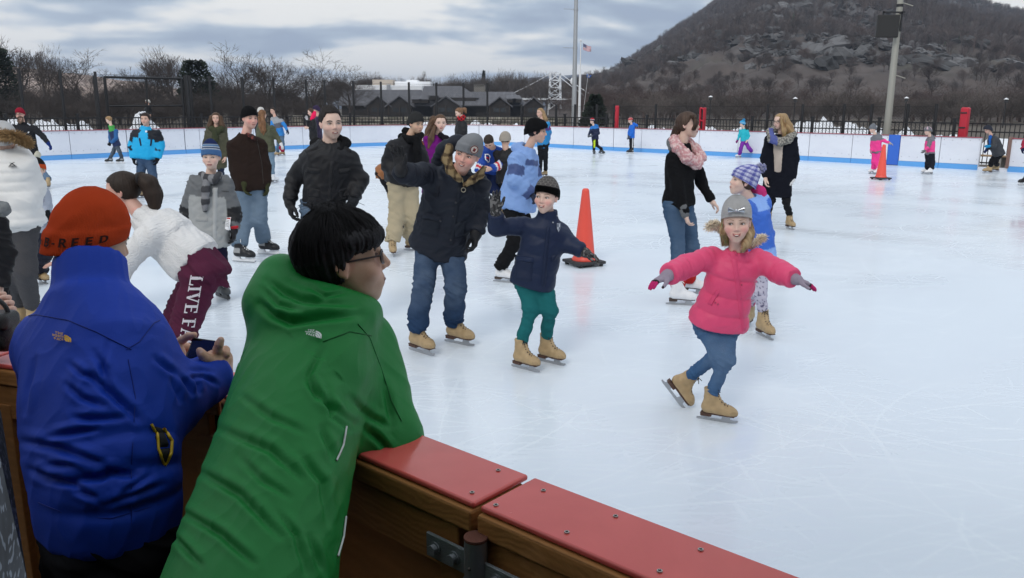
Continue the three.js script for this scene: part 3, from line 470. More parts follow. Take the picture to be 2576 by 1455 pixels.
// ---- ploughed snow heaps beyond the fence
const snowM = std([.80, .82, .86], .9, { bumpMap: texGrain, bumpScale: .04 });
function snow(label, px0, px1, topPx, D, deep, s) {
  const a = atDepth(px0, 300, D), b = atDepth(px1, 300, D), h = Math.max(...topPx.map(y => atDepth((px0 + px1) / 2, y, D).y)), nx = Math.ceil((b.x - a.x) / .12), nz = 24, pos = [], uv = [], idx = [];
  const prof = topPx.map(y => Math.max(.02, atDepth((px0 + px1) / 2, y, D).y));
  for (let j = 0; j <= nz; j++) for (let i = 0; i <= nx; i++) { const u = i / nx, v = j / nz, q = u * (prof.length - 1), k = Math.min(prof.length - 2, Math.floor(q)), x = mix(a.x, b.x, u), z = -D + (0.5 - v) * deep, base = mix(prof[k], prof[k + 1], sst(0, 1, q - k)); const n = .75 + fbm(x * 1.1 + s, 3, z * 1.1, 4) * .9 + .12 * noise(x * 5, s, z * 5); pos.push(x, Math.max(-.08, base * Math.sin(Math.PI * v) ** .7 * n * sst(0, .06, u) * sst(1, .94, u) - .06), z); uv.push(x, z); if (i < nx && j < nz) { const c = j * (nx + 1) + i; idx.push(c, c + 1, c + nx + 1, c + 1, c + nx + 2, c + nx + 1); } }
  const g = new THREE.BufferGeometry(); g.setAttribute('position', new THREE.Float32BufferAttribute(pos, 3)); g.setAttribute('uv', new THREE.Float32BufferAttribute(uv, 2)); g.setIndex(idx); g.computeVertexNormals(); const o = part('snow_heap', g, snowM); o.material = snowM; o.material.side = THREE.DoubleSide; tag(o, label, 'snow');
}
snow('big ploughed snow heap behind the bearded man at the left', -30, 275, [288, 284, 280, 286, 296, 302, 304, 312], 33.5, 3, 1);
snow('tall lump of snow behind the man in the turquoise jacket', 312, 425, [316, 286, 288, 306, 312], 38, 1.6, 5);
snow('long snow bank behind the fence right of the middle', 1560, 1905, [326, 312, 308, 312, 309, 310], 40.5, 2.5, 9);
snow('snow bank left of the floodlight mast behind the fence', 1900, 2235, [312, 309, 298, 306, 302, 308], 36, 2.5, 14);
snow('grubby snow heap right of the floodlight mast', 2235, 2440, [318, 308, 312, 324, 328], 31.5, 2.2, 19);
snow('low snow behind the rink opening at the right', 2420, 2700, [348, 342, 352, 350], 30.0, 2.5, 25);
snow('low patch of snow in front of the lodge terrace', 1000, 1320, [305, 302, 303, 300], 52, 2, 31);
{ // bench beyond the rink opening
  const f = wallAtPx(2497), p = wallPoint(f), n = wallNormal(f), b = V(p.x + n.x * .62, 0, p.z + n.z * .62), t = thing('bench', 'plain wooden bench seen through the opening in the rink wall', 'bench', b); t.rotation.y = Math.atan2(n.x, n.z); const m = std([.36, .24, .14], .8), c = std([.35, .34, .32], .9);
  for (const z of [-.12, .10]) part('plank', rbox(2.2, .045, .19, .008, 0, .42, z), m, t); for (const x of [-.8, 0, .8]) part('leg', rbox(.1, .39, .34, .01, x, .2, 0), c, t);
}
// ---- stone terrace wall below the lodge
{
  const t = thing('terrace_wall', 'low rubble stone wall in front of the lodge', 'wall', V(atDepth(1080, 290, 60).x, 0, -60)), mats = [.26, .20, .31, .16].map((k, i) => std([k, k * (.9 + i * .02), k * .78], .95));
  part('mortar', box(20, 1.25, .4, 0, .6, -.25), std([.14, .13, .115], .95), t);
  for (let r = 0; r < 5; r++) for (let x = -9.9; x < 9.8;) { const w = rr(.3, .8); const s = rbox(w - .03, .22, .2, .05, 0, 0, 0, 0, 1), m = part('stone', s, mats[Math.floor(rnd() * 4)], t); m.position.set(x + w / 2, .13 + r * .245, rr(-.03, .04)); x += w; if (x > 9.8) break; }
}

// ================================================================ NEAR RINK WALL
{
  const wood = std([1, 1, 1], .75, { map: rep(texWood, 1.2, 1.2), bumpMap: rep(texWoodB, 2.4, 2.4), bumpScale: .0009 });
  const ply = std([1, .93, .82], .7, { map: rep(texWood, .55, .45), bumpMap: rep(texWoodB, 1.2, 1.2), bumpScale: .0007 });
  const capMap = dataTex(512, (u, v) => { const k = tfbm(u, v, 5, 4, 2) * .06; return [.83 + k, .36 + k * .7, .335 + k * .7]; }), capR = dataTex(256, (u, v) => { const k = .20 + tfbm(u, v, 8, 4, 3) * .2; return [k, k, k]; }, false);
  const cap = phys([1, 1, 1], 1, { map: rep(capMap, 1.4), roughnessMap: rep(capR, 2) }), steel = std([.33, .35, .37], .42, { metalness: .75, bumpMap: texGrain, bumpScale: .002 }), screwM = std([.42, .41, .38], .4, { metalness: .8 }), darkHole = std([.02, .018, .015], .9), H = 1.02;
  const seg = (name, label, a, b, screws, w = .175) => {
    const A = V(a[0], 0, a[1]), B = V(b[0], 0, b[1]), d = V().subVectors(B, A), L = d.length(), t = thing(name, label, 'rink wall', A); t.rotation.y = -Math.atan2(d.z, d.x);
    const uvm = (g, k = 1) => { const p = g.attributes.position, n = g.attributes.normal, uv = g.attributes.uv; for (let i = 0; i < p.count; i++) Math.abs(n.getY(i)) > .6 ? uv.setXY(i, p.getX(i) * k, p.getZ(i) * k) : Math.abs(n.getX(i)) > .6 ? uv.setXY(i, p.getZ(i) * k, p.getY(i) * k) : uv.setXY(i, p.getX(i) * k, p.getY(i) * k); return g; };
    part('cap', uvm(rbox(L - .008, .014, w, .006, L / 2, H - .007, -w / 2)), cap, t);
    part('top_rail', uvm(rbox(L - .006, .050, w - .004, .008, L / 2, H - .0405, -w / 2 + .012)), wood, t);
    part('upper_board', uvm(rbox(L - .05, .112, .030, .005, L / 2 - .022, H - .123, -.014)), wood, t);
    part('panel', uvm(box(L - .012, H - .18, .022, L / 2, (H - .18) / 2, -.030)), ply, t);
    part('core', box(L - .03, H - .075, .09, L / 2, (H - .075) / 2, -.09), darkHole, t);
    part('ice_side_board', box(L, H - .08, .015, L / 2, (H - .08) / 2 + .002, -.165), std([.8, .8, .82], .5), t);
    part('stud', uvm(rbox(.085, .9, .034, .004, L - .055, .44, -.012)), wood, t); if (L > .8) part('stud', uvm(rbox(.085, .9, .034, .004, .06, .44, -.012)), wood, t);
    for (const [x, z] of screws) { const s = part('screw', new THREE.CylinderGeometry(.0052, .0052, .003, 12).translate(x, H + .0012, -z), screwM, t); part('screw_slot', join([box(.006, .0015, .0012, x, H + .0026, -z), box(.0012, .0015, .006, x, H + .0026, -z)]), darkHole, s); }
    return { t, L, uvm };
  };
  const sc = (L, x0, step) => { const o = []; for (let x = x0; x < L; x += step) o.push([x + rr(-.01, .01), .025], [x + .03 + rr(-.01, .01), .145]); return o; };
  const J = [-.066, -1.498], G = [1.15, -.455];
  const A = seg('near_wall_section', 'red capped brown board wall under the elbows of the man in green', [-.805, -2.135], [-.073, -1.504], [[.93, .03], [.90, .145], [.5, .03], [.48, .145], [.1, .03]]);
  const B = seg('rink_gate', 'red capped brown gate with steel hinge strap at the lower right', J, G, [[.028, .022], [.06, .135], [.20, .030], [.235, .142], [.40, .03], [.42, .14], [.6, .03], [.62, .14]]);
  const C = seg('near_wall_section', 'red capped brown board wall in front of the man in blue', [-1.66, -2.42], [-.812, -2.143], sc(.8, .1, .3)), E = seg('near_wall_section', 'end of the red capped brown wall at the left edge', [-3.6, -3.05], [-1.667, -2.424], sc(1.9, .2, .4));
  // hinge: pipe, straps, bolts
  const t = thing('pipe_hinge', 'galvanised steel pipe hinge with bolted straps at the gap in the red cap', 'hinge', V(J[0] - .004, .028, J[1] + .030)); t.rotation.y = -Math.atan2(G[1] - J[1], G[0] - J[0]);
  part('pipe', new THREE.CylinderGeometry(.0235, .0235, .30, 24).translate(0, H - .235, 0), steel, t); part('pipe_cap', new THREE.CylinderGeometry(.0242, .0242, .006, 24).translate(0, H - .083, 0), std([.16, .06, .04], .8, { metalness: .3, bumpMap: texGrain, bumpScale: .002 }), t);
  part('collar', new THREE.TorusGeometry(.0245, .004, 8, 24).rotateX(Math.PI / 2).translate(0, H - .178, 0), steel, t); part('lower_pipe', new THREE.CylinderGeometry(.021, .021, .7, 20).translate(0, .34, 0), steel, t); part('rivet', new THREE.SphereGeometry(.004, 8, 6).translate(.004, H - .14, .0235), std([.08, .07, .06], .6), t);
  part('strap', rbox(.135, .055, .008, .003, -.080, H - .152, -.006), steel, t); part('strap', rbox(.85, .052, .008, .003, .44, H - .156, -.004), steel, t);
  for (const x of [-.118, -.062, .055, .27, .48]) { const y = H - (x < 0 ? .152 : .156), b = part('bolt', new THREE.CylinderGeometry(.0115, .0115, .011, 6).rotateX(Math.PI / 2).translate(x, y, .007), steel, t); part('washer', new THREE.CylinderGeometry(.0148, .0148, .003, 20).rotateX(Math.PI / 2).translate(x, y, .0005), steel, b); }
  // scuffed grey board leaning in the lower left corner
  const p0 = atDepth(-60, 900, 2.02), p1 = atDepth(-2, 1040, 1.98), p2 = atDepth(66, 1475, 1.62), p3 = atDepth(-120, 1600, 1.62);
  const bd = thing('grey_board', 'scuffed grey sheet with pale edge leaning in the bottom left corner', 'board', V(p2.x, 0, p2.z)), q = [p0, p1, p2, p3], nn = V().subVectors(p1, p0).cross(V().subVectors(p3, p0)).normalize().multiplyScalar(.008);
  const quad = (a, b, c, d) => { const g = new THREE.BufferGeometry(); g.setAttribute('position', new THREE.Float32BufferAttribute([a, b, c, a, c, d].flatMap(v => v.toArray()), 3)); g.setAttribute('uv', new THREE.Float32BufferAttribute([0, 1, 1, 1, 1, 0, 0, 1, 1, 0, 0, 0], 2)); g.computeVertexNormals(); return g; };
  const up = q.map(v => v.clone().add(nn)), dn = q.map(v => v.clone().sub(nn));
  const gm = dataTex(256, (u, v) => { const k = .36 + tfbm(u, v, 6, 4) * .18 + sst(.28, .34, tn(u, v, 34, 5)) * .3; return [k * .92, k * .98, k * 1.06]; });
  part('sheet', local(join([quad(...up), quad(...dn)]), bd), std([1, 1, 1], .6, { map: gm, side: THREE.DoubleSide }), bd);
  part('edge', local(join([quad(up[1], dn[1], dn[2], up[2]), quad(up[0], dn[0], dn[1], up[1])]), bd), std([.7, .7, .68], .8, { side: THREE.DoubleSide }), bd);
}
// ---------------------------------------------------------------- the warming house behind the camera
{
  const t = thing('shelter', 'open fronted wooden shelter roof behind the spectators', 'shelter', V(0, 0, 3)), m = std([.12, .085, .055], .85), d = std([.06, .05, .045], .9);
  part('roof', box(22, .16, 8.1, 0, 2.98, .75), d, t); part('fascia', box(22, .3, .06, 0, 2.9, -3.32), m, t); part('back_wall', box(22, 2.9, .15, 0, 1.45, 3.2), m, t);
  for (const x of [-7, 4.5, 9]) part('post', box(.16, 2.9, .16, x, 1.45, -1.2), m, t);
}
// ---------------------------------------------------------------- traffic cones
{
  const coneM = phys([.78, .085, .055], .42), baseM = std([.035, .035, .038], .8);
  const make = (b, H, label, turn) => {
    const t = thing('traffic_cone', label, 'traffic cone', b, 'orange cones on the ice'), w = H * .42; t.rotation.y = turn;
    part('base', rbox(w, .035, w, .012, 0, .045, 0, 0, 2), baseM, t); for (const x of [-1, 1]) for (const z of [-1, 1]) part('foot', new THREE.CylinderGeometry(.03, .024, .03, 10).translate(x * w * .38, .016, z * w * .38), baseM, t);
    const pr = [[.17, .0], [.175, .02], [.158, .045], [.15, .06], [.05, .97], [.046, .985], [.036, .995], [.033, 1.0], [.026, .995], [.025, .96]].map(([r, y]) => new THREE.Vector2(r * H * .93, .06 + y * (H - .06))); part('cone', new THREE.LatheGeometry(pr, 40), coneM, t); return t;
  };
  make(onGround(1469, 667), .90, 'tall plain orange traffic cone near the waving boy', .5);
  make(onGround(2216, 452), .92, 'small looking far orange traffic cone beside the girl in pink', .3);
}

// ================================================================ FIGURES: fields meshed into smooth bodies, clothes and boots
const smin = (a, b, k) => { const h = Math.max(k - Math.abs(a - b), 0) / k; return Math.min(a, b) - h * h * k * .25; };
function capsule(a, b, ra, rb) {
  const ax = a.x, ay = a.y, az = a.z, bx = b.x - ax, by = b.y - ay, bz = b.z - az, l2 = bx * bx + by * by + bz * bz + 1e-9;
  const f = (x, y, z) => { const px = x - ax, py = y - ay, pz = z - az, t = clamp((px * bx + py * by + pz * bz) / l2), qx = px - bx * t, qy = py - by * t, qz = pz - bz * t; return Math.sqrt(qx * qx + qy * qy + qz * qz) - (ra + (rb - ra) * t); };
  f.a = a; f.b = b; f.L = Math.sqrt(l2); return f;
}
const ball = (c, r) => { const f = (x, y, z) => Math.hypot(x - c.x, y - c.y, z - c.z) - r; f.a = c; f.b = c; f.L = 0; return f; };
function ellipsoid(c, X, Y, Z, rx, ry, rz) {
  return (x, y, z) => { const px = x - c.x, py = y - c.y, pz = z - c.z, a = (px * X.x + py * X.y + pz * X.z) / rx, b = (px * Y.x + py * Y.y + pz * Y.z) / ry, d = (px * Z.x + py * Z.y + pz * Z.z) / rz, k0 = Math.sqrt(a * a + b * b + d * d), k1 = Math.sqrt(a * a / rx / rx + b * b / ry / ry + d * d / rz / rz); return k1 < 1e-6 ? -Math.min(rx, ry, rz) : k0 * (k0 - 1) / k1; };
}
// sections [{c, w, d}] from the hem up; X = across
function loft(secs, X, p = 2.3) {
  const S = []; let run = 0;
  for (let i = 0; i + 1 < secs.length; i++) { const a = secs[i].c, n = V().subVectors(secs[i + 1].c, a), L = n.length() || 1e-4; n.multiplyScalar(1 / L); const x = X.clone().addScaledVector(n, -X.dot(n)).normalize(), z = V().crossVectors(x, n); S.push({ a, n, L, x, z, w0: secs[i].w, w1: secs[i + 1].w, d0: secs[i].d, d1: secs[i + 1].d, run }); run += L; }
  const info = { y: 0, u: 0, v: 0, len: run };
  const f = (px, py, pz) => {
    let best = 1e9;
    for (let i = 0; i < S.length; i++) {
      const s = S[i], qx = px - s.a.x, qy = py - s.a.y, qz = pz - s.a.z, h = qx * s.n.x + qy * s.n.y + qz * s.n.z, t = clamp(h / s.L), w = s.w0 + (s.w1 - s.w0) * t, d = s.d0 + (s.d1 - s.d0) * t;
      const u = (qx * s.x.x + qy * s.x.y + qz * s.x.z) / w, v = (qx * s.z.x + qy * s.z.y + qz * s.z.z) / d, au = Math.abs(u), av = Math.abs(v), k0 = p === 2 ? Math.sqrt(au * au + av * av) : Math.pow(Math.pow(au, p) + Math.pow(av, p), 1 / p), g = Math.sqrt(u * u / w / w + v * v / d / d), r = g < 1e-6 ? -Math.min(w, d) : Math.hypot(u, v) * (k0 - 1) / g;
      const over = h < 0 ? -h : h > s.L ? h - s.L : 0, e = over > 0 ? (i === 0 && h < 0 || i === S.length - 1 && h > s.L ? Math.max(r, over) : Math.hypot(Math.max(r, 0), over) + Math.min(r, 0)) : r;
      if (e < best) { best = e; info.y = s.run + clamp(h, 0, s.L); info.u = u; info.v = v; }
    }
    return best;
  };
  f.info = info; f.isLoft = true; return f;
}
const union = (list, k) => (x, y, z) => { let d = list[0](x, y, z); for (let i = 1; i < list.length; i++) d = smin(d, list[i](x, y, z), k); return d; };
// naive surface nets over a box, skipping blocks far from the surface
function mesh(f, lo, hi, h) {
  const nx = Math.ceil((hi.x - lo.x) / h) + 2, ny = Math.ceil((hi.y - lo.y) / h) + 2, nz = Math.ceil((hi.z - lo.z) / h) + 2, B = 6, F = new Float32Array(nx * ny * nz), id = (i, j, k) => (k * ny + j) * nx + i, rad = B * h * .9 + h;
  for (let K = 0; K < nz; K += B) for (let J = 0; J < ny; J += B) for (let I = 0; I < nx; I += B) {
    const d = f(lo.x + (I + B / 2 - .5) * h, lo.y + (J + B / 2 - .5) * h, lo.z + (K + B / 2 - .5) * h), far = Math.abs(d) > rad * 1.45;
    for (let k = K; k < Math.min(K + B, nz); k++) for (let j = J; j < Math.min(J + B, ny); j++) for (let i = I; i < Math.min(I + B, nx); i++) F[id(i, j, k)] = far ? d : f(lo.x + i * h, lo.y + j * h, lo.z + k * h);
  }
  const vid = new Int32Array(nx * ny * nz).fill(-1), pos = [], idx = [];
  const E = [[0, 1], [2, 3], [4, 5], [6, 7], [0, 2], [1, 3], [4, 6], [5, 7], [0, 4], [1, 5], [2, 6], [3, 7]], c = new Float32Array(8);
  for (let k = 0; k < nz - 1; k++) for (let j = 0; j < ny - 1; j++) for (let i = 0; i < nx - 1; i++) {
    const o = id(i, j, k); let neg = 0; c[0] = F[o]; c[1] = F[o + 1]; c[2] = F[o + nx]; c[3] = F[o + nx + 1]; const q = o + nx * ny; c[4] = F[q]; c[5] = F[q + 1]; c[6] = F[q + nx]; c[7] = F[q + nx + 1];
    for (let a = 0; a < 8; a++) if (c[a] < 0) neg++; if (neg === 0 || neg === 8) continue;
    let sx = 0, sy = 0, sz = 0, n = 0;
    for (const [a, b] of E) if ((c[a] < 0) !== (c[b] < 0)) { const t = c[a] / (c[a] - c[b]); sx += (a & 1) + t * ((b & 1) - (a & 1)); sy += (a >> 1 & 1) + t * ((b >> 1 & 1) - (a >> 1 & 1)); sz += (a >> 2) + t * ((b >> 2) - (a >> 2)); n++; }
    vid[o] = pos.length / 3; pos.push(lo.x + (i + sx / n) * h, lo.y + (j + sy / n) * h, lo.z + (k + sz / n) * h);
  }
  const quad = (a, b, d, e, flip) => { if (a < 0 || b < 0 || d < 0 || e < 0) return; flip ? idx.push(a, d, b, b, d, e) : idx.push(a, b, d, b, e, d); };
  for (let k = 1; k < nz - 1; k++) for (let j = 1; j < ny - 1; j++) for (let i = 1; i < nx - 1; i++) {
    const o = id(i, j, k), s = F[o] < 0, Y = nx, Z = nx * ny;
    if (s !== (F[o + 1] < 0)) quad(vid[o - Y - Z], vid[o - Z], vid[o - Y], vid[o], !s);
    if (s !== (F[o + Y] < 0)) quad(vid[o - 1 - Z], vid[o - Z], vid[o - 1], vid[o], s);
    if (s !== (F[o + Z] < 0)) quad(vid[o - 1 - Y], vid[o - Y], vid[o - 1], vid[o], !s);
  }
  const g = new THREE.BufferGeometry(); g.setAttribute('position', new THREE.Float32BufferAttribute(pos, 3)); g.setIndex(idx); return g;
}
// even out the steps of the grid
function relax(g, times) {
  const p = g.attributes.position.array, n = p.length / 3, ix = g.index.array, cnt = new Float32Array(n), acc = new Float32Array(p.length);
  for (let t = 0; t < times; t++) { acc.fill(0); cnt.fill(0); for (let i = 0; i < ix.length; i += 3) for (let k = 0; k < 3; k++) { const a = ix[i + k], b = ix[i + (k + 1) % 3]; for (let c = 0; c < 3; c++) { acc[3 * a + c] += p[3 * b + c]; acc[3 * b + c] += p[3 * a + c]; } cnt[a]++; cnt[b]++; } for (let i = 0; i < n; i++) if (cnt[i]) for (let c = 0; c < 3; c++) p[3 * i + c] += .55 * (acc[3 * i + c] / cnt[i] - p[3 * i + c]); }
  return g;
}
const boundsOf = (pts, m) => { const lo = V(1e9, 1e9, 1e9), hi = V(-1e9, -1e9, -1e9); for (const p of pts) { lo.min(p); hi.max(p); } return [lo.subScalar(m), hi.addScalar(m)]; };
// move the vertices out by disp(x,y,z), colour them, give them cloth uv in metres
function finish(g, disp, colour, base) {
  const p = g.attributes.position, n = p.count; if (disp) { g.computeVertexNormals(); const q = g.attributes.normal; for (let i = 0; i < n; i++) { const x = p.getX(i), y = p.getY(i), z = p.getZ(i), d = disp(x, y, z, q.getX(i), q.getY(i), q.getZ(i)); p.setXYZ(i, x + q.getX(i) * d, y + q.getY(i) * d, z + q.getZ(i) * d); } }
  g.computeVertexNormals(); const uv = new Float32Array(n * 2), col = new Float32Array(n * 3), q = g.attributes.normal;
  for (let i = 0; i < n; i++) { const x = p.getX(i), y = p.getY(i), z = p.getZ(i); uv[2 * i] = x + z * .6; uv[2 * i + 1] = y + z * .25; const c = colour(x, y, z, q.getX(i), q.getY(i), q.getZ(i)); col[3 * i] = c[0]; col[3 * i + 1] = c[1]; col[3 * i + 2] = c[2]; }
  g.setAttribute('uv', new THREE.BufferAttribute(uv, 2)); g.setAttribute('color', new THREE.BufferAttribute(col, 3)); return g;
}
function paint(g, c) { const n = g.attributes.position.count, a = new Float32Array(n * 3); for (let i = 0; i < n; i++) a.set(c, 3 * i); g.setAttribute('color', new THREE.BufferAttribute(a, 3)); if (!g.attributes.uv) g.setAttribute('uv', new THREE.BufferAttribute(new Float32Array(n * 2), 2)); return g; }
const joinC = list => mergeGeometries(list.map(g => { const q = g.index ? g.toNonIndexed() : g; for (const k of Object.keys(q.attributes)) if (!['position', 'normal', 'uv', 'color'].includes(k)) q.deleteAttribute(k); return q; }));

// ---------------------------------------------------------------- cloth
const texWeave = dataTex(256, (u, v, i, j) => { const k = .5 + .22 * Math.sin(i * 1.57) * Math.sin(j * 1.57) + tfbm(u, v, 10, 4) * .5; return [k, k, k]; }, false);
const texFleece = dataTex(256, (u, v) => { const k = .5 + tfbm(u, v, 26, 4) * 1.1; return [k, k, k]; }, false);
const texDenim = dataTex(256, (u, v, i, j) => { const t = ((i + j * 2) % 6) / 6, k = .86 + t * .14 + tfbm(u, v, 30, 3) * .28 + tn(u, v * .25, 60, 3) * .10; return [k, k, k]; });
const texLeather = dataTex(256, (u, v) => { const k = .5 + Math.abs(tn(u, v, 30)) * .9 - Math.abs(tn(u, v, 60, 4)) * .5; return [k, k, k]; }, false);
const texKnit = dataTex(256, (u, v, i, j) => { const a = (i % 16) / 16, b = ((j + Math.abs(a - .5) * 16) % 8) / 8, k = .25 + .75 * Math.sin(Math.PI * (a * 2 % 1)) * (.6 + .4 * Math.sin(Math.PI * b)); return [k, k, k]; }, false);
const cloths = {};
function cloth(type, o = {}) {
  const key = type + JSON.stringify(o); if (cloths[key]) return cloths[key];
  const b = { vertexColors: true, side: THREE.DoubleSide, specularIntensity: { nylon: .45, leather: .5, boot: .6, hair: .5 }[type] ?? .22 }, k = { nylon: [.55, texWeave, .0006, 9], fleece: [.95, texFleece, .004, 5], denim: [.85, texWeave, .0008, 12], leather: [.46, texLeather, .0012, 9], wool: [.95, texFleece, .003, 8], knit: [.95, texKnit, .004, 5], cotton: [.9, texWeave, .0008, 6], boot: [.5, texLeather, .0004, 9], hair: [.55, texFleece, .001, 14] }[type];
  const m = phys([1, 1, 1], k[0], { ...b, bumpMap: rep(k[1], k[3]), bumpScale: k[2], ...o }); if (type === 'denim') m.map = rep(texDenim, 22); return cloths[key] = m;
}
const skinM = phys([1, 1, 1], .52, { vertexColors: true, side: THREE.DoubleSide });

// folds: f returns displacement given the nearest bone's own coordinates
function foldsOf(prims, style, s) {
  const A = style.amp ?? .010, q = style.puff || 0, sp = (style.space || .085), fr = (style.fq || 1) / s;
  return (x, y, z) => {
    let W = 0, D = 0;
    for (const p of prims) {
      const d = p(x, y, z), w = Math.exp(-Math.max(d, -.06) * 32); if (w < .02) continue; let v;
      if (p.isLoft) {
        const a = p.info.y, th = Math.atan2(p.info.u, p.info.v), n1 = noise(Math.sin(th) * 1.3 + 3, a * 8.5 * fr + th * .9 + (style.seed || 0), Math.cos(th) * 1.5), n2 = noise(Math.sin(th) * 2.3, a * 17 * fr - th * 1.6 + 9 + (style.seed || 0), Math.cos(th) * 2.3 + 5);
        v = A * (.8 * n1 + 1.05 * (.28 - Math.pow(Math.abs(n2), .8) * 1.2)); if (q) { const b = Math.abs(Math.sin(Math.PI * a / sp)); v = q * (Math.pow(b, .55) - .75) + v * .45; }
      } else {
        const L = p.L || .1, ax = (p.b.x - p.a.x) / L, ay = (p.b.y - p.a.y) / L, az = (p.b.z - p.a.z) / L, h = (x - p.a.x) * ax + (y - p.a.y) * ay + (z - p.a.z) * az, rx = x - p.a.x - ax * h, ry = y - p.a.y - ay * h, rz = z - p.a.z - az * h, e = Math.min(h, L - h), bend = 1 + (p.bend || 0) * Math.exp(-Math.max(0, e) * 14);
        const n1 = noise(h * 12 * fr + rx * 7 + p.a.x * 3 + (style.seed || 0), ry * 5 + rz * 4, rx * 5), n2 = noise(h * 22 * fr + rz * 9 - rx * 10, ry * 5 + 7, rz * 5 + 3);
        v = A * bend * (.8 * n1 + 1.0 * (.28 - Math.pow(Math.abs(n2), .8) * 1.15)); if (q) { const b = Math.abs(Math.sin(Math.PI * h / sp)); v = q * .8 * (Math.pow(b, .55) - .75) + v * .45; }
      }
      W += w; D += v * w;
    }
    return W > 0 ? D / W : 0;
  };
}
// ---------------------------------------------------------------- heads
const SKIN = { fair: [.60, .375, .285], pink: [.64, .37, .29], asian: [.54, .35, .24], tan: [.46, .28, .19], pale: [.66, .46, .37] };
function frameOf(yaw, pitch, roll) { const R = new THREE.Matrix4().makeRotationZ(roll * Math.PI / 180).multiply(new THREE.Matrix4().makeRotationY(yaw * Math.PI / 180)).multiply(new THREE.Matrix4().makeRotationX(pitch * Math.PI / 180)); const X = V(), Y = V(), Z = V(); R.extractBasis(X, Y, Z); return { X, Y, Z }; }
function headOf(o) { // o: c, hh, X, Y, Z, skin, brow, lips, smile, eye, gaze, cell, kid, stubble, neck (world)
  const { c, hh, X, Y, Z } = o, W = (x, y, z) => V(c.x + (X.x * x + Y.x * y + Z.x * z) * hh, c.y + (X.y * x + Y.y * y + Z.y * z) * hh, c.z + (X.z * x + Y.z * y + Z.z * z) * hh), kid = o.kid ? 1 : 0;
  const E = (x, y, z, a, b, d) => ellipsoid(W(x, y, z), X, Y, Z, a * hh, b * hh, d * hh), C = (p, q, a, b) => capsule(W(...p), W(...q), a * hh, b * hh), k = .09 * hh;
  const jw = kid ? .245 : o.fem ? .235 : .262;
  const base = union([E(0, .13, -.04, .335, .365, .415), E(0, -.12, .095, jw + .03, .31, .275), E(0, -.30, .17, jw * .72, .16, .17), ball(W(0, -.415, .245), .07 * hh)], k * 1.3);
  const bits = [[C([-.19, .085, .285], [.19, .085, .285], .05 - kid * .012, .05 - kid * .012), .08], [E(-.165, -.12, .255, .105 + kid * .02, .09, .085), .12], [E(.165, -.12, .255, .105 + kid * .02, .09, .085), .12], [C([0, .05, .365], [0, -.105, .44 - kid * .025], .034, .048 - kid * .004), .05], [ball(W(-.048, -.125, .40 - kid * .015), .034 * hh), .03], [ball(W(.048, -.125, .40 - kid * .015), .034 * hh), .03], [E(0, -.245, .355, .10, .028, .035), .04], [E(0, -.290, .345, .085, .030, .036), .035], [E(0, -.26, .31, .13, .09, .06), .08]];
  const sock = [ball(W(-.15, .015, .42), .085 * hh), ball(W(.15, .015, .42), .085 * hh)];
  const ears = [-1, 1].map(s => union([E(s * .335, -.02, -.03, .028, .105, .068), C([s * .345, .05, -.06], [s * .36, -.02, -.085], .026, .022), C([s * .335, -.10, -.01], [s * .33, -.125, .0], .028, .022)], .02 * hh));
  const nk = o.neck ? capsule(W(0, -.22, -.09), o.neck, .205 * hh * (o.fem || kid ? .9 : 1.04), .25 * hh * (o.fem || kid ? .88 : 1.05)) : null;
  const f = (x, y, z) => { let d = base(x, y, z); if (d > .2 * hh && (!nk || nk(x, y, z) > .06)) return Math.min(d, nk ? nk(x, y, z) : 1e9) * .9; for (const [b, q] of bits) d = smin(d, b(x, y, z), q * hh); for (const q of sock) { const e = -q(x, y, z), m = .06 * hh, h = Math.max(m - Math.abs(d - e), 0) / m; d = Math.max(d, e) + h * h * m * .25; } for (const e of ears) d = smin(d, e(x, y, z), .03 * hh); if (nk) d = smin(d, nk(x, y, z), .07 * hh); return d; };
  const [lo, hi] = boundsOf([W(-.42, -.55, -.5), W(.42, .55, .55), W(.42, -.55, -.5), W(-.42, .55, .55), W(-.42, -.5, .5), W(.42, .55, -.5), ...(o.neck ? [o.neck] : [])], .05 * hh + .012);
  const sk = SKIN[o.skin || 'fair'], loc = (x, y, z) => { const px = (x - c.x) / hh, py = (y - c.y) / hh, pz = (z - c.z) / hh; return [px * X.x + py * X.y + pz * X.z, px * Y.x + py * Y.y + pz * Y.z, px * Z.x + py * Z.y + pz * Z.z]; };
  const lip = o.lips || [sk[0] * .82, sk[1] * .55, sk[2] * .58];
  const skin = finish(mesh(f, lo, hi, o.cell), null, (x, y, z) => {
    const [a, b, d] = loc(x, y, z); let q = sk.slice(); const fr = sst(.1, .3, d), blush = Math.exp(-((Math.abs(a) - .19) ** 2 + (b + .13) ** 2) / .012) * fr * (o.blush ?? .5) + Math.exp(-(a * a + (b + .12) ** 2) / .006) * fr * .35 + (Math.abs(a) > .31 ? .4 : 0);
    q = [q[0] * (1 + blush * .06), q[1] * (1 - blush * .22), q[2] * (1 - blush * .18)];
    const L = sst(.115, .085, Math.abs(a)) * sst(.05, .03, Math.abs(b + .268 + (o.smile || 0) * -.05 * Math.abs(a) * 5)) * sst(.3, .34, d); q = q.map((v, i) => mix(v, lip[i], L * .85));
    if (o.stubble) { const m = sst(-.12, -.2, b) * sst(-.02, .1, d) * (1 - L) * (.7 + .3 * noise(a * 40, b * 40, d * 40)); q = q.map((v, i) => mix(v, [.10, .075, .065][i], m * o.stubble)); }
    const sh = Math.exp(-((Math.abs(a) - .15) ** 2 / .008 + (b - .045) ** 2 / .002)) * fr * .25; const mo = 1 + noise(a * 9, b * 9, d * 9) * .07 + noise(a * 30, b * 30, d * 30) * .05; return q.map((v, i) => v * (1 - sh) * (i ? mo : .5 + mo * .5));
  });
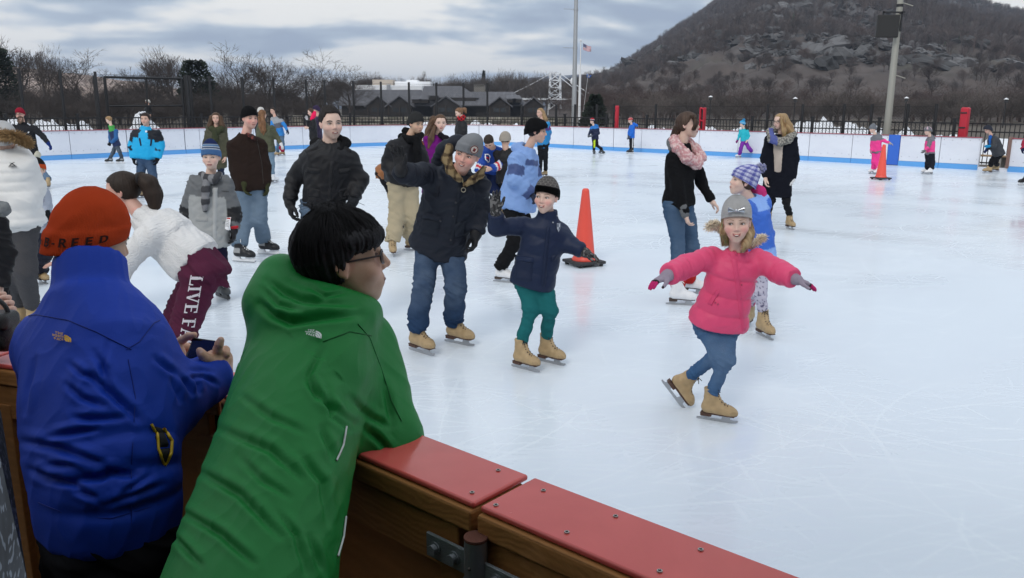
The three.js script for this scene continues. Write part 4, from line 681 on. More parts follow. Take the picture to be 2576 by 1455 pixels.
  const out = [skin], onFace = (x, y) => { const p = W(x, y, .8), d = Z.clone().negate(); for (let i = 0; i < 60; i++) { const v = f(p.x, p.y, p.z); if (v < .0005) break; p.addScaledVector(d, v * .8); } return p; };
  if (o.detail !== false) {
    const line = (pts, r, col, lift = .004) => out.push(paint(tube(pts.map(([x, y]) => onFace(x, y).addScaledVector(Z, lift * hh)), r * hh, 6, 10), col));
    const bc = o.brow || [.05, .032, .022]; for (const s of [-1, 1]) {
      const kb = kid ? .02 : 0; line([[s * .07, .098 + kb], [s * .15, .118 + kb], [s * .235, .092 + kb]], .0135 - (o.fem || kid ? .0045 : 0), bc);
      const e = onFace(s * .148, .018), ball1 = new THREE.SphereGeometry(hh, 14, 10); ball1.scale(.050, (o.eye || .026), .028); const M = new THREE.Matrix4().makeBasis(X, Y, Z).setPosition(e.clone().addScaledVector(Z, -.008 * hh)); out.push(paint(ball1.applyMatrix4(M), [.62, .60, .58]));
      const g = o.gaze || [0, 0], ir = new THREE.SphereGeometry(hh * .023, 10, 8); ir.scale(1, Math.min(1, (o.eye || .030) / .028), .55); ir.applyMatrix4(new THREE.Matrix4().makeBasis(X, Y, Z).setPosition(e.clone().addScaledVector(Z, .013 * hh).addScaledVector(X, g[0] * .02 * hh).addScaledVector(Y, g[1] * .008 * hh))); out.push(paint(ir, o.iris || [.035, .022, .014]));
      line([[s * .085, .018], [s * .12, .018 + (o.eye || .026) * 1.05], [s * .165, .018 + (o.eye || .026) * 1.1], [s * .215, .016]], .0065, [.07, .042, .032], .011); 
    }
    const sm = (o.smile || 0) * .045; line([[-.095, -.262 + sm], [-.045, -.268 - sm * .2], [0, -.266 - sm * .5], [.045, -.268 - sm * .2], [.095, -.262 + sm]], .008, [.12, .035, .03], .0);
    if (o.open) { const m = new THREE.SphereGeometry(hh, 12, 8); m.scale(.062, .020 * o.open, .02); m.applyMatrix4(new THREE.Matrix4().makeBasis(X, Y, Z).setPosition(onFace(0, -.268).addScaledVector(Z, -.002 * hh))); out.push(paint(m, [.10, .025, .022])); const t = new THREE.SphereGeometry(hh, 12, 8); t.scale(.05, .010, .015); t.applyMatrix4(new THREE.Matrix4().makeBasis(X, Y, Z).setPosition(onFace(0, -.260).addScaledVector(Z, .006 * hh))); out.push(paint(t, [.68, .66, .6])); }
  }
  return { geos: out, f, W, loc, onFace };
}
// hair as a field round the skull plus hanging locks
function hairOf(o, hd, cell) { // o: color, line(front hairline y), sides, locks [[pts world, r...]], puff, cutY
  const { c, hh, X, Y, Z } = hd.o, W = hd.h.W, E = (x, y, z, a, b, d) => ellipsoid(W(x, y, z), X, Y, Z, a * hh, b * hh, d * hh), t = o.thick ?? .045;
  const shell = E(0, .125 + (o.rise || 0), -.05, .335 + t, .37 + t + (o.rise || 0), .415 + t), line = o.line ?? .28, sides = o.sides ?? -.05, nape = o.nape ?? -.30, locks = (o.locks || []).map(L => union(L.slice(1).map((p, i) => capsule(L[i].p, p.p, L[i].r, p.r)), .03));
  const fringe = o.fringe ? E(0, .20 + o.fringe[1], .10, .34 + t, .20, .34 + o.fringe[0]) : null;
  const f = (x, y, z) => { let d = shell(x, y, z); const [a, b, q] = hd.h.loc(x, y, z);
    // keep what lies behind the hairline: forehead, temples, nape
    const jag = (o.jag ?? .03) * noise(a * 14, q * 9, 5); const front = (q + jag - (b > line ? mix(.18, .75, sst(line, line + .12, b)) : b > sides ? mix(.02, .19, sst(sides, line, b)) + (o.temple || 0) : mix(-.10, .03, sst(nape, sides, b)))) * hh, low = (mix(nape, sides - .05, sst(-.12, .12, q)) + jag * 1.5 - b) * hh; d = Math.max(d, Math.min(front, .2), Math.min(low, .2)); if (fringe) d = smin(d, fringe(x, y, z), .03 * hh);
    for (const l of locks) d = smin(d, l(x, y, z), .05 * hh); return d; };
  const pts = [W(-.5, nape - .1, -.6), W(.5, .65, .6), W(.5, nape - .1, .6), W(-.5, .65, -.6), W(-.5, .65, .6), W(.5, .65, -.6)]; for (const L of o.locks || []) for (const p of L) pts.push(p.p.clone().addScalar(p.r), p.p.clone().addScalar(-p.r)); const [lo, hi] = boundsOf(pts, .012);
  const col = o.color, hi2 = o.shine || col.map(v => v * 1.7);
  return finish(mesh(f, lo, hi, cell), (x, y, z, nx, ny, nz) => { const [a, b, q] = hd.h.loc(x, y, z), th = Math.atan2(a, q + .05), s = o.curl ? noise(a * 13, b * 13, q * 13) * .035 : (noise(th * 9 + b * 1.5 * (o.wave || 0), b * 1.6 + (b > .45 ? a * 3 : 0), 2) * .5 + noise(th * 22, b * 2.4, 7) * .5) * (o.strand ?? .028); return s * hh; }, (x, y, z) => { const [a, b, q] = hd.h.loc(x, y, z), th = Math.atan2(a, q + .05), k = clamp(.35 + noise(th * 16, b * 1.8, 11) * .8); return col.map((v, i) => mix(v, hi2[i], k)); });
}
// hats: rings round the skull, u = round the head (front at .5), v = up
function hatOf(o, hd) { // o: brim [front, back], top, cuff, colour(u, v), ribs, slouch, big
  const W = hd.h.W, hh = hd.o.hh, n = 96, m = 30, pos = [], uv = [], col = [], idx = [], big = o.big || 1, top = o.top ?? .60, cuff = o.cuff ?? .3, [bf, bb] = o.brim || [.14, -.12];
  for (let j = 0; j <= m + 2; j++) for (let i = 0; i <= n; i++) {
    const jj = Math.max(0, j - 2), v = jj / m, u = i / n, th = (u - .5) * 2 * Math.PI, ins = j === 0 ? .90 : j === 1 ? .965 : 1, sx = Math.sin(th), cz = Math.cos(th);
    let r = Math.pow(Math.max(0, 1 - Math.pow(v, o.pow || 2.7)), .52) * (1 + .04 * Math.sin(v * 3)); let rim = v < cuff ? 1.045 : 1; if (v >= cuff && v < cuff + .05) rim = mix(1.045, 1, (v - cuff) / .05);
    const rib = 1 + (o.rib ?? .012) * Math.cos(th * (o.ribs || 32)) * (r > .2 ? 1 : r * 5) + (o.lump ?? .02) * noise(sx * 2 + v * 3, cz * 2, v * 4 + (o.seed || 1));
    const brimY = mix(bb, bf, (cz + 1) / 2), y = mix(brimY, top, Math.pow(v, .92)) + (j === 0 ? .03 : j === 1 ? -.004 : 0), k = r * rim * rib * ins * big;
    const p = W(sx * .375 * k + (o.lean || 0) * v * v, y, cz * .462 * k - .045 - (o.slouch || 0) * v * v); pos.push(p.x, p.y, p.z); uv.push(u, v); const c = o.colour(u, v); col.push(c[0], c[1], c[2]); if (i < n && j < m + 2) { const a = j * (n + 1) + i, b = a + n + 1; idx.push(a, a + 1, b, a + 1, b + 1, b); }
  }
  const g = new THREE.BufferGeometry(); g.setAttribute('position', new THREE.Float32BufferAttribute(pos, 3)); g.setAttribute('uv', new THREE.Float32BufferAttribute(uv, 2)); g.setAttribute('color', new THREE.Float32BufferAttribute(col, 3)); g.setIndex(idx); g.computeVertexNormals();
  { const N = g.attributes.normal; for (let j = 0; j <= m + 2; j++) { const a = j * (n + 1), b = a + n; const x = N.getX(a) + N.getX(b), y = N.getY(a) + N.getY(b), z = N.getZ(a) + N.getZ(b), l = Math.hypot(x, y, z) || 1; N.setXYZ(a, x / l, y / l, z / l); N.setXYZ(b, x / l, y / l, z / l); } }
  return g;
}
// hands: wrist w, fingers along d, palm facing n, thumb on side t
function handOf(w, d, n, t, o = {}) {
  d = d.clone().normalize(); n = n.clone().addScaledVector(d, -n.dot(d)).normalize(); const side = V().crossVectors(d, n).multiplyScalar(t), L = o.L || .185, g = o.glove ? 1.18 : 1, at = (a, s, q) => w.clone().addScaledVector(d, a * L).addScaledVector(side, s * L).addScaledVector(n, q * L);
  const palm = [capsule(at(.02, 0, 0), at(.14, 0, 0), .15 * L * g, .16 * L * g), capsule(at(.14, .12, 0), at(.46, .155, .0), .085 * L * g, .075 * L * g), capsule(at(.14, .03, 0), at(.48, .05, -.01), .09 * L * g, .072 * L * g), capsule(at(.14, -.06, 0), at(.47, -.055, -.005), .09 * L * g, .07 * L * g), capsule(at(.14, -.12, 0), at(.43, -.155, .01), .08 * L * g, .062 * L * g), capsule(at(.12, .12, .03), at(.3, .17, .05), .08 * L * g, .07 * L * g)];
  const P = union(palm, .05 * L), pts = [at(0, 0, 0), at(.5, .2, .15), at(.5, -.2, -.15)], chains = [], curl = o.curl ?? .35, spread = o.spread ?? .25;
  const fin = [[.155, .40, 1], [.05, .45, .35], [-.055, .42, -.35], [-.155, .33, -1]];
  fin.forEach(([s, len, sp], i) => { let p = at(i === 3 ? .43 : .47, s, 0), cv = Array.isArray(curl) ? curl[i] : curl * (1 + i * .08), a = cv * .9, dirOf = an => d.clone().multiplyScalar(Math.cos(an)).addScaledVector(n, Math.sin(an)).addScaledVector(side, sp * spread * .45 * Math.max(.2, Math.cos(an))).normalize(), r = [.058, .052, .046, .038].map(v => v * L * g * (i === 3 ? .86 : 1)); const segs = []; [.44, .32, .24].forEach((k, j) => { const q = p.clone().addScaledVector(dirOf(a), len * k * L); segs.push(capsule(p, q, r[j], r[j + 1])); pts.push(q); p = q; a += cv * (j ? .9 : 1.15); }); chains.push(union(segs, .015 * L)); });
  { const th = o.thumb ?? .5, p0 = at(.14, .13, .04), dir = d.clone().multiplyScalar(.72).addScaledVector(side, .75 * th + .25).addScaledVector(n, .35 * (o.oppose ?? 1)).normalize(), p1 = p0.clone().addScaledVector(dir, .27 * L), p2 = p1.clone().addScaledVector(dir.clone().addScaledVector(d, .5).normalize(), .16 * L), p3 = p2.clone().addScaledVector(dir.clone().addScaledVector(d, .8).normalize(), .12 * L); pts.push(p2, p3); chains.push(union([capsule(p0, p1, .085 * L * g, .065 * L * g), capsule(p1, p2, .062 * L * g, .054 * L * g), capsule(p2, p3, .054 * L * g, .042 * L * g)], .02 * L)); }
  const cuff = o.glove && o.back ? capsule(w.clone().addScaledVector(d, .04 * L), w.clone().add(o.back), .19 * L * g, .21 * L * g) : o.back ? capsule(w.clone().addScaledVector(d, .05 * L), w.clone().add(o.back), .145 * L, .15 * L) : null; if (o.back) pts.push(w.clone().add(o.back));
  const f = (x, y, z) => { let q = P(x, y, z); for (const c of chains) q = smin(q, c(x, y, z), .022 * L); if (cuff) q = smin(q, cuff(x, y, z), .05 * L); return q; };
  const [lo, hi] = boundsOf(pts, .14 * L * g + .004), col = o.color, tip = o.tips;
  return finish(mesh(f, lo, hi, o.cell || L / 48), o.glove ? (x, y, z) => noise(x * 60, y * 60, z * 60) * .0016 : null, (x, y, z) => { if (tip) { const a = ((x - w.x) * d.x + (y - w.y) * d.y + (z - w.z) * d.z) / L; if (a > .62) return tip; if (a > .55 && o.tip2) return o.tip2; } return typeof col === 'function' ? col(x, y, z) : col; });
}
// ---------------------------------------------------------------- skates
const steelM = std([.42, .43, .45], .32, { metalness: .85 }), soleM = std([.075, .035, .022], .6), whiteP = phys([.72, .73, .75], .35), blackP = phys([.018, .018, .02], .4), laceDark = std([.03, .022, .018], .9), laceWhite = std([.75, .75, .73], .9);
function skate(parent, O, yaw, pitch, roll, L, kind, cell, detail = true) {
  const k = L / .27, q = new THREE.Quaternion().setFromEuler(new THREE.Euler(roll * Math.PI / 180, (yaw - 90) * Math.PI / 180, -pitch * Math.PI / 180, 'YXZ')), base = parent.position, T = (x, y, z) => V(x * k, y * k, z * k).applyQuaternion(q).add(O).sub(base);
  const M = new THREE.Matrix4().compose(O.clone().sub(base), q, V(k, k, k)), C = (a, b, r, s) => capsule(V(...a), V(...b), r, s), hk = kind === 'hockey' || kind === 'hockeyGrey';
  const pr = [C([-.032, .098, 0], [.045, .092, 0], .040, .039), C([.045, .090, 0], [.115, .084, 0], .038, .040), C([.115, .080, .006], [.148, .076, .004], .038, .030), C([-.022, .10, 0], [-.012, .165, 0], .044, .040), C([-.012, .165, 0], [-.016, .235, 0], .041, .047), C([.06, .11, 0], [.012, .175, 0], .030, .030)], u = union(pr, .03);
  const f = (x, y, z) => Math.max(Math.max(u(x, y, z), .058 - y), y - .238), colB = { figure: [.40, .285, .155], white: [.74, .74, .75], hockey: [.015, .015, .018], hockeyGrey: [.07, .075, .08] }[kind];
  const g = finish(mesh(f, V(-.095, .04, -.065), V(.20, .26, .065), Math.max(.005, cell)), (x, y, z) => y > .1 && y < .2 ? noise(x * 40, y * 60, z * 30) * .002 : 0, (x, y, z) => { let c = colB; if (kind === 'figure') { const w = noise(x * 30, y * 30, z * 30); c = c.map(v => v * (1 + w * .18)); if (y < .066) c = [.10, .05, .03]; if (x > .12 && w > .2) c = c.map(v => v * .8); } if (kind === 'hockey' && x < .02 && y > .1 && y < .15 && Math.abs(z) > .025) c = [.3, .3, .3]; return c; }); g.applyMatrix4(M);
  const s = part('skate', g, cloth('boot', kind === 'figure' ? {} : { roughness: .4 }), parent);
  const ext = (pts, d, z0 = 0) => { const e = new THREE.ExtrudeGeometry(new THREE.Shape(pts.map(p => new THREE.Vector2(...p))), { depth: d, bevelEnabled: false }); e.translate(0, 0, -d / 2 + z0); return e.applyMatrix4(M); };
  if (!hk) {
    part('sole', join([rbox(.235, .007, .058, .003, .040, .0545, 0), rbox(.075, .022, .055, .004, -.038, .0445, 0)]).applyMatrix4(M), kind === 'white' ? std([.05, .03, .022], .6) : soleM, s);
    part('blade', ext([[-.105, .004], [-.085, 0], [.12, 0], [.165, .006], [.182, .018], [.172, .026], [.158, .022], [.128, .024], [.122, .050], [.075, .050], [.066, .020], [-.012, .018], [-.020, .033], [-.068, .033], [-.076, .018], [-.104, .014]], .006), steelM, s); part('blade_plate', join([box(.085, .004, .05, .095, .049, 0), box(.065, .004, .042, -.042, .0325, 0)]).applyMatrix4(M), steelM, s);
  } else {
    part('blade_holder', ext([[-.095, .012], [.165, .012], [.178, .028], [.155, .056], [.065, .057], [.050, .030], [.0, .030], [-.012, .057], [-.078, .057], [-.1, .03]], .022), kind === 'hockey' ? whiteP : blackP, s); part('blade', ext([[-.10, .004], [-.08, 0], [.15, 0], [.175, .006], [.182, .016], [-.098, .016]], .005), steelM, s);
  }
  if (detail) { const pts = []; for (let i = 0; i < 8; i++) { const t = i / 7, x0 = mix(.088, .020, sst(0, .6, t)) - (t > .6 ? (t - .6) * .03 : 0), y0 = mix(.118, .225, t), side = i % 2 ? 1 : -1, p = V(x0 + .06, y0 + .035, side * .02), d = V(-.8, -.55, 0).normalize(); for (let n = 0; n < 40; n++) { const v = f(p.x, p.y, p.z); if (v < .0015) break; p.addScaledVector(d, v * .8); } pts.push(p); } const ls = []; for (let i = 1; i < 8; i++) { ls.push(beam(pts[i - 1], pts[i], .0032, .0032, 5)); const m = pts[i].clone(); m.z *= -1; const m0 = pts[i - 1].clone(); m0.z *= -1; ls.push(beam(m0, m, .0032, .0032, 5)); } const b = pts[7], bow = [[.02, .01, .03], [.025, -.02, .035], [.01, .0, -.035], [.02, -.025, -.03]].map(v => beam(b, b.clone().add(V(...v)), .003, .003, 5)); part('laces', join([...ls, ...bow]).applyMatrix4(M), hk || kind === 'white' ? laceWhite : laceDark, s); }
  return { s, ankle: T(-.012, .15, 0).add(base), top: T(-.016, .225, 0).add(base) };
}

// ---------------------------------------------------------------- a whole person from surveyed joints
// every joint is [px, py, dz]: where it is seen and how much farther (dz > 0) than the person's own distance D it lies
const yawDir = a => V(Math.sin(a * Math.PI / 180), 0, Math.cos(a * Math.PI / 180));
let peopleMade = 0;
function person(o) {
  const feet = ['legA', 'legB'].map(k => o[k] && o[k].foot ? (o[k].foot.length > 2 ? null : onGround(o[k].foot[0], o[k].foot[1])) : null);
  const D = o.D || feet.filter(Boolean).reduce((a, f) => a - f.z, 0) / feet.filter(Boolean).length, J = j => atDepth(j[0], j[1], D + (j[2] || 0)), s = (o.H || 1.75) / 1.75, seedF = (peopleMade++ % 50) * 7.7 + 1;
  const cellC = clamp(D * .0017, D < 3 ? .0045 : .0055, .02), cellH = clamp(D * .00085, .0032, .011), far = D > 15;
  const hipC = J(o.hip), neck = J(o.neck), headC = J(o.head), base = V(hipC.x, 0, hipC.z); if (feet[0] || feet[1]) { const f = feet.filter(Boolean); base.x = f.reduce((a, q) => a + q.x, 0) / f.length; base.z = f.reduce((a, q) => a + q.z, 0) / f.length; }
  const t = thing('person', o.label, 'person', base, o.group), put = (n, g, m, p = t) => part(n, p === t ? local(g, t) : g.translate(-base.x, -base.y, -base.z), m, p);
  const yaw = o.yaw || 0, ax = V(Math.cos(yaw * Math.PI / 180), 0, -Math.sin(yaw * Math.PI / 180)); if (ax.x < -.01) ax.negate(); if (o.tiltX) ax.y += o.tiltX; ax.normalize();
  const hy = o.hipYaw ?? yaw, hx = V(Math.cos(hy * Math.PI / 180), 0, -Math.sin(hy * Math.PI / 180)); if (hx.x < -.01) hx.negate();
  const sw = (o.sw || .165) * s, spine = [hipC, ...(o.spine || []).map(J), neck], up = V().subVectors(neck, hipC).normalize();
  const sc = spine.length > 2 ? new THREE.CatmullRomCurve3(spine) : null, spineAt = sc ? tt => tt <= 0 ? spine[0].clone().addScaledVector(sc.getTangentAt(0), tt * sc.getLength()) : sc.getPointAt(Math.min(tt, 1)) : (() => { const L = [0]; for (let i = 1; i < spine.length; i++) L.push(L[i - 1] + spine[i].distanceTo(spine[i - 1])); return tt => { const l = tt * L[L.length - 1]; if (l <= 0) return spine[0].clone().addScaledVector(V().subVectors(spine[1], spine[0]).normalize(), l); for (let i = 1; i < spine.length; i++) if (l <= L[i] || i === spine.length - 1) return V().lerpVectors(spine[i - 1], spine[i], (l - L[i - 1]) / (L[i] - L[i - 1])); }; })();
  const upN = V().subVectors(spine[spine.length - 1], spine[spine.length - 2]).normalize();
  const shA = o.armA && o.armA.sh ? J(o.armA.sh) : neck.clone().addScaledVector(ax, -sw).addScaledVector(upN, -.055 * s), shB = o.armB && o.armB.sh ? J(o.armB.sh) : neck.clone().addScaledVector(ax, sw).addScaledVector(upN, -.055 * s);
  const sides = [['A', o.armA, shA, o.legA, -1, feet[0]], ['B', o.armB, shB, o.legB, 1, feet[1]]];
  const handGeos = [], core = [];
  // ---- skates and legs
  const legs = [], legCuts = [];
  const tr = o.trousers || { c: [.05, .08, .15] }, [r0, r1, r2] = (tr.r || [.088, .064, .060]).map(v => v * s);
  for (const [, , , leg, sg, ft] of sides) {
    if (!leg) continue; const hj = hipC.clone().addScaledVector(hx, sg * (o.hw || .085) * s).addScaledVector(V(0, 1, 0), -.02 * s);
    let an = leg.an ? J(leg.an) : null;
    if (leg.foot) { const O = ft || J(leg.foot), sk = skate(t, O, leg.toe || 0, leg.pitch || 0, leg.roll || 0, (o.footL || .272) * s, leg.kind || o.skates || 'figure', cellC * .6, D < 14); an = V().lerpVectors(sk.ankle, sk.top, tr.up ?? .35); }
    if (!an) continue; const kn = leg.kn ? J(leg.kn) : V().lerpVectors(hj, an, .5);
    const a = capsule(hj, kn, r0, r1), b = capsule(kn, an, r1, r2); a.bend = b.bend = 1.1; a.leg = b.leg = sg; b.shin = a.thigh = true; const dirn = V().subVectors(an, kn).normalize(), cutF = (x, y, z) => (x - an.x) * dirn.x + (y - an.y) * dirn.y + (z - an.z) * dirn.z;
    const fl = (tr.flare || 0) * s, lf = (x, y, z) => { const d = smin(a(x, y, z), b(x, y, z), .04), c = cutF(x, y, z); return Math.max(d - fl * sst(-.3, 0, c), c); }; legs.push({ f: lf, a, b, hj, kn, an }); core.push(capsule(hj, kn, r0 * .55, r1 * .6), capsule(kn, an, r1 * .55, r2 * .5));
  }
  const pel = loft([{ c: spineAt(0).addScaledVector(up, -.13 * s), w: .12 * s, d: .09 * s }, { c: spineAt(0).addScaledVector(up, -.05 * s), w: .165 * s * (tr.wide || 1), d: .125 * s }, { c: spineAt(.25), w: .16 * s, d: .11 * s }], hx);
  if (legs.length) {
    const hp = spineAt((o.jacket.prof ? o.jacket.prof[0][0] : -(o.jacket.hem ?? .12) / (o.torso || .52))), hn = V().subVectors(spineAt(.15), hp).normalize(), prims = [...legs.flatMap(l => [l.a, l.b])], lf = legs.map(l => l.f), f = (x, y, z) => { let d = pel(x, y, z); for (const l of lf) d = smin(d, l(x, y, z), .045); return Math.max(d, (x - hp.x) * hn.x + (y - hp.y) * hn.y + (z - hp.z) * hn.z - .05 * s); };
    const [lo, hi] = boundsOf([...legs.flatMap(l => [l.hj, l.kn, l.an]), spineAt(.28), hipC], .17 * s), tc = tr.c, jeans = tr.type === 'denim';
    const col = tr.colour ? (x, y, z) => tr.colour(x, y, z, legs) : (x, y, z, nx, ny, nz) => { if (!jeans) return tc; let w = 0; for (const l of legs) { const d = V(x, y, z); const dk = Math.hypot(x - l.kn.x, y - l.kn.y, z - l.kn.z); w = Math.max(w, Math.exp(-dk * dk / .045) * .75, (l.a(x, y, z) < .02 ? .6 : 0) * sst(.0, .2, dk)); } const n = .5 + noise(x * 14, y * 7, z * 14) * .5 + noise(x * 40, y * 40, z * 40) * .2, k = (tr.fade ?? .35) * w * sst(-.2, .75, nx * yawDir(hy).x + nz * yawDir(hy).z + .35) * (.5 + n * .6); return tc.map((v, i) => mix(v, [.24, .31, .40][i], clamp(k))); };
    put('trousers', finish(relax(mesh(f, lo, hi, cellC), D < 15 ? 4 : 2), foldsOf(prims, { amp: (tr.amp ?? .013 * s) * 1.3, seed: seedF, space: tr.space, puff: tr.puff }, s), col), cloth(tr.type || 'cotton', tr.mat || {}));
    const tm = t.children[t.children.length - 1]; o._tr = { f, mesh: tm };
  }
  // ---- head
  const fr = frameOf(...(o.face || [yaw, 0, 0])), hh = (o.hh || .228) * (o.kid ? 1 : 1), ho = { c: headC, hh, ...fr, skin: o.skin, kid: o.kid, fem: o.fem, brow: o.brow, lips: o.lips, smile: o.smile, open: o.open, gaze: o.gaze, eye: o.eye, stubble: o.stubble, blush: o.blush, cell: cellH, neck: neck.clone().addScaledVector(upN, -.02), detail: o.faceless ? false : D < 40 };
  const h = headOf(ho), hd = { o: ho, h };
  // ---- jacket: torso, sleeves, collar
  const jk = o.jacket, bulk = (jk.bulk || 1), hemT = -(jk.hem ?? .12) / ((o.torso || .52)), T = o.torsoW || 1;
  const prof = jk.prof || [[hemT, .188, .145], [hemT * .4, .186, .143], [.12, .18, .138], [.4, .185, .138], [.66, .192, .136], [.84, .178, .118], [.95, .125, .092], [1.0, .085, .078]];
  const fine = []; for (let i = 0; i + 1 < prof.length; i++) for (let k = 0; k < (sc ? 3 : 1); k++) fine.push([0, 1, 2].map(q => mix(prof[i][q], prof[i + 1][q], k / 3 * (sc ? 1 : 0)))); fine.push(prof[prof.length - 1]);
  const torso = loft(fine.map(([tt, w, d]) => ({ c: spineAt(tt), w: w * s * bulk * T, d: d * s * bulk * (jk.deep || 1) })), ax), prims = [torso], sleeves = [];
  const [a0, a1, a2] = (jk.r || [.074, .060, .050]).map(v => v * s);
  for (const [nm, arm, sh, , sg] of sides) {
    if (!arm) continue; const el = J(arm.el), wr = J(arm.wr); const a = capsule(sh, el, a0, a1), b = capsule(el, wr, a1, a2); a.bend = b.bend = 1.2; a.arm = b.arm = nm; b.fore = true; const dn = V().subVectors(wr, el).normalize();
    const cut = (x, y, z) => (x - wr.x) * dn.x + (y - wr.y) * dn.y + (z - wr.z) * dn.z; prims.push(a, b); sleeves.push({ f: (x, y, z) => Math.max(smin(a(x, y, z), b(x, y, z), .03), cut(x, y, z)), el, wr, sh, arm, dn, a, b, nm }); core.push(capsule(sh, el, a0 * .6, a1 * .6), capsule(el, V().lerpVectors(el, wr, .8), a1 * .55, a2 * .55));
    if (arm.hand !== null) {
      const H = arm.hand || {}, d = H.d ? V(...H.d) : dn, n = H.n ? V(...H.n) : V().crossVectors(dn, yawDir(yaw)).multiplyScalar(0).add(ax.clone().multiplyScalar(-sg)), glove = arm.glove;
      const g = handOf(wr.clone().addScaledVector(dn, .005), d, n, H.t || (V().crossVectors(d, n).dot(yawDir(yaw)) > 0 ? 1 : -1), { ...H, L: (H.L || .188) * s * (o.kid ? 1.0 : 1), glove: !!glove, color: glove ? glove.c : SKIN[o.skin || 'fair'], tips: glove && glove.tips, tip2: glove && glove.tip2, back: dn.clone().multiplyScalar(-.05 * s), cell: clamp(D * .0009, .0032, .012) });
      glove ? put('glove', g, cloth(glove.type || 'knit', glove.mat || {})) : handGeos.push(g);
    }
  }
  const extra = (jk.extra || []).map(L => { const q = L.map(p => ({ p: J(p), r: p[3] })); const c = q.slice(1).map((p, i) => capsule(q[i].p, p.p, q[i].r, p.r)); prims.push(...c); return { c: union(c, .03), q }; });
  const upH = V().subVectors(headC, neck).normalize(), collar = jk.collar === 0 ? null : loft([{ c: neck.clone().addScaledVector(upN, -.06 * s), w: .098 * s, d: .088 * s }, { c: neck.clone().addScaledVector(upN, .0).addScaledVector(upH, (jk.collar ?? .055) * s), w: (jk.collarW || .080) * s, d: (jk.collarW || .080) * .98 * s }], ax, 2);
  if (collar) prims.push(collar);
  const hol = jk.collarIn === 0 || !collar ? null : capsule(neck.clone().addScaledVector(upN, .01), neck.clone().addScaledVector(upH, .3 * s), .056 * s, .06 * s);
  const jf = (x, y, z) => { let d = torso(x, y, z); for (const q of sleeves) d = smin(d, q.f(x, y, z), (D < 3 ? .10 : .055) * s); for (const e of extra) d = smin(d, e.c(x, y, z), .035); if (collar) d = smin(d, collar(x, y, z), .025 * s); if (hol) d = Math.max(d, -hol(x, y, z)); return d; };
  const [jlo, jhi] = boundsOf([...prof.map(([tt]) => spineAt(tt)), ...sleeves.flatMap(q => [q.sh, q.el, q.wr]), neck.clone().addScaledVector(upH, .1 * s), ...extra.flatMap(e => e.q.map(p => p.p))], .25 * s * Math.max(1, bulk)), folds = foldsOf(prims.filter(p => p !== collar), { amp: (jk.amp ?? .013 * s) * 1.3, puff: jk.puff, space: jk.space, seed: seedF, fq: jk.fq }, s);
  // creases that run where they were seen: a furrow with a soft ridge beside it, fading at both ends
  const crs = (jk.creases || []).map(c => ({ d: c[0], w: c[1], p: c.slice(2) }));
  const creased = !crs.length ? folds : (x, y, z) => {
    let v = folds(x, y, z); const q = project(V(x, y, z));
    for (const c of crs) { let best = 1e9, sg = 0, tt = 0; const n = c.p.length - 1; for (let i = 0; i < n; i++) { const [ax0, ay0] = c.p[i], bx = c.p[i + 1][0] - ax0, by = c.p[i + 1][1] - ay0, L = Math.hypot(bx, by), t = clamp(((q[0] - ax0) * bx + (q[1] - ay0) * by) / (L * L)), ex = q[0] - ax0 - bx * t, ey = q[1] - ay0 - by * t, d = Math.hypot(ex, ey); if (d < best) { best = d; sg = (bx * ey - by * ex) / L; tt = (i + t) / n; } }
      if (best > c.w * 4) continue; const f = Math.sin(Math.PI * clamp(tt * .92 + .04)) ** .7, u = best === Math.abs(sg) ? sg : Math.sign(sg || 1) * best; v += c.d * f * (-Math.exp(-u * u / c.w / c.w) + .55 * Math.exp(-((u + 1.9 * c.w) ** 2) / (c.w * c.w * 2.2)) + .35 * Math.exp(-((u - 1.7 * c.w) ** 2) / (c.w * c.w * 1.6))); }
    return v;
  };
  const info = (x, y, z) => { const r = { torso: torso(x, y, z), y: 0, u: 0, v: 0, sleeve: null, sd: 1e9 }; r.t = torso.info.y / torso.info.len; r.u = torso.info.u; r.v = torso.info.v; for (const q of sleeves) { const d = q.f(x, y, z); if (d < r.sd) { r.sd = d; r.sleeve = q; const da = q.a(x, y, z), db = q.b(x, y, z); r.fore = db < da; const S = r.fore ? q.b : q.a; r.h = clamp(((x - S.a.x) * (S.b.x - S.a.x) + (y - S.a.y) * (S.b.y - S.a.y) + (z - S.a.z) * (S.b.z - S.a.z)) / (S.L * S.L)); } } r.onSleeve = r.sd < r.torso; if (collar) r.collar = collar(x, y, z); return r; };
  const jm = put('jacket', finish(relax(mesh(jf, jlo, jhi, cellC), D < 3 ? 22 : D < 15 ? 5 : 2), creased, (x, y, z, nx, ny, nz) => jk.colour ? jk.colour(info(x, y, z), x, y, z, nx, ny, nz) : jk.c), cloth(jk.type || 'nylon', jk.mat || {}));
  const surf = (x, y, z) => jf(x, y, z) - creased(x, y, z);
  // ---- body: head, neck, bare hands and the trunk and limbs under the clothes, in one mesh
  const cb = union([torso.isLoft ? capsule(spineAt(.1), spineAt(.86), .075 * s, .08 * s) : null, ...core].filter(Boolean), .03), [clo, chi] = boundsOf([...legs.flatMap(l => [l.hj, l.kn, l.an]), ...sleeves.flatMap(q => [q.sh, q.el, q.wr]), hipC, neck], .1 * s), sk = SKIN[o.skin || 'fair'];
  const body = put('body', joinC([...h.geos, ...handGeos, finish(mesh(cb, clo, chi, .03), null, () => sk)]), skinM);
  if (o.hair) for (const hr of [].concat(o.hair)) put('hair', hairOf({ ...hr, locks: (hr.locks || []).map(L => L.map(p => ({ p: J(p), r: p[3] }))) }, hd, clamp(D * .0009, .004, .012)), cloth('hair', hr.mat || {}));
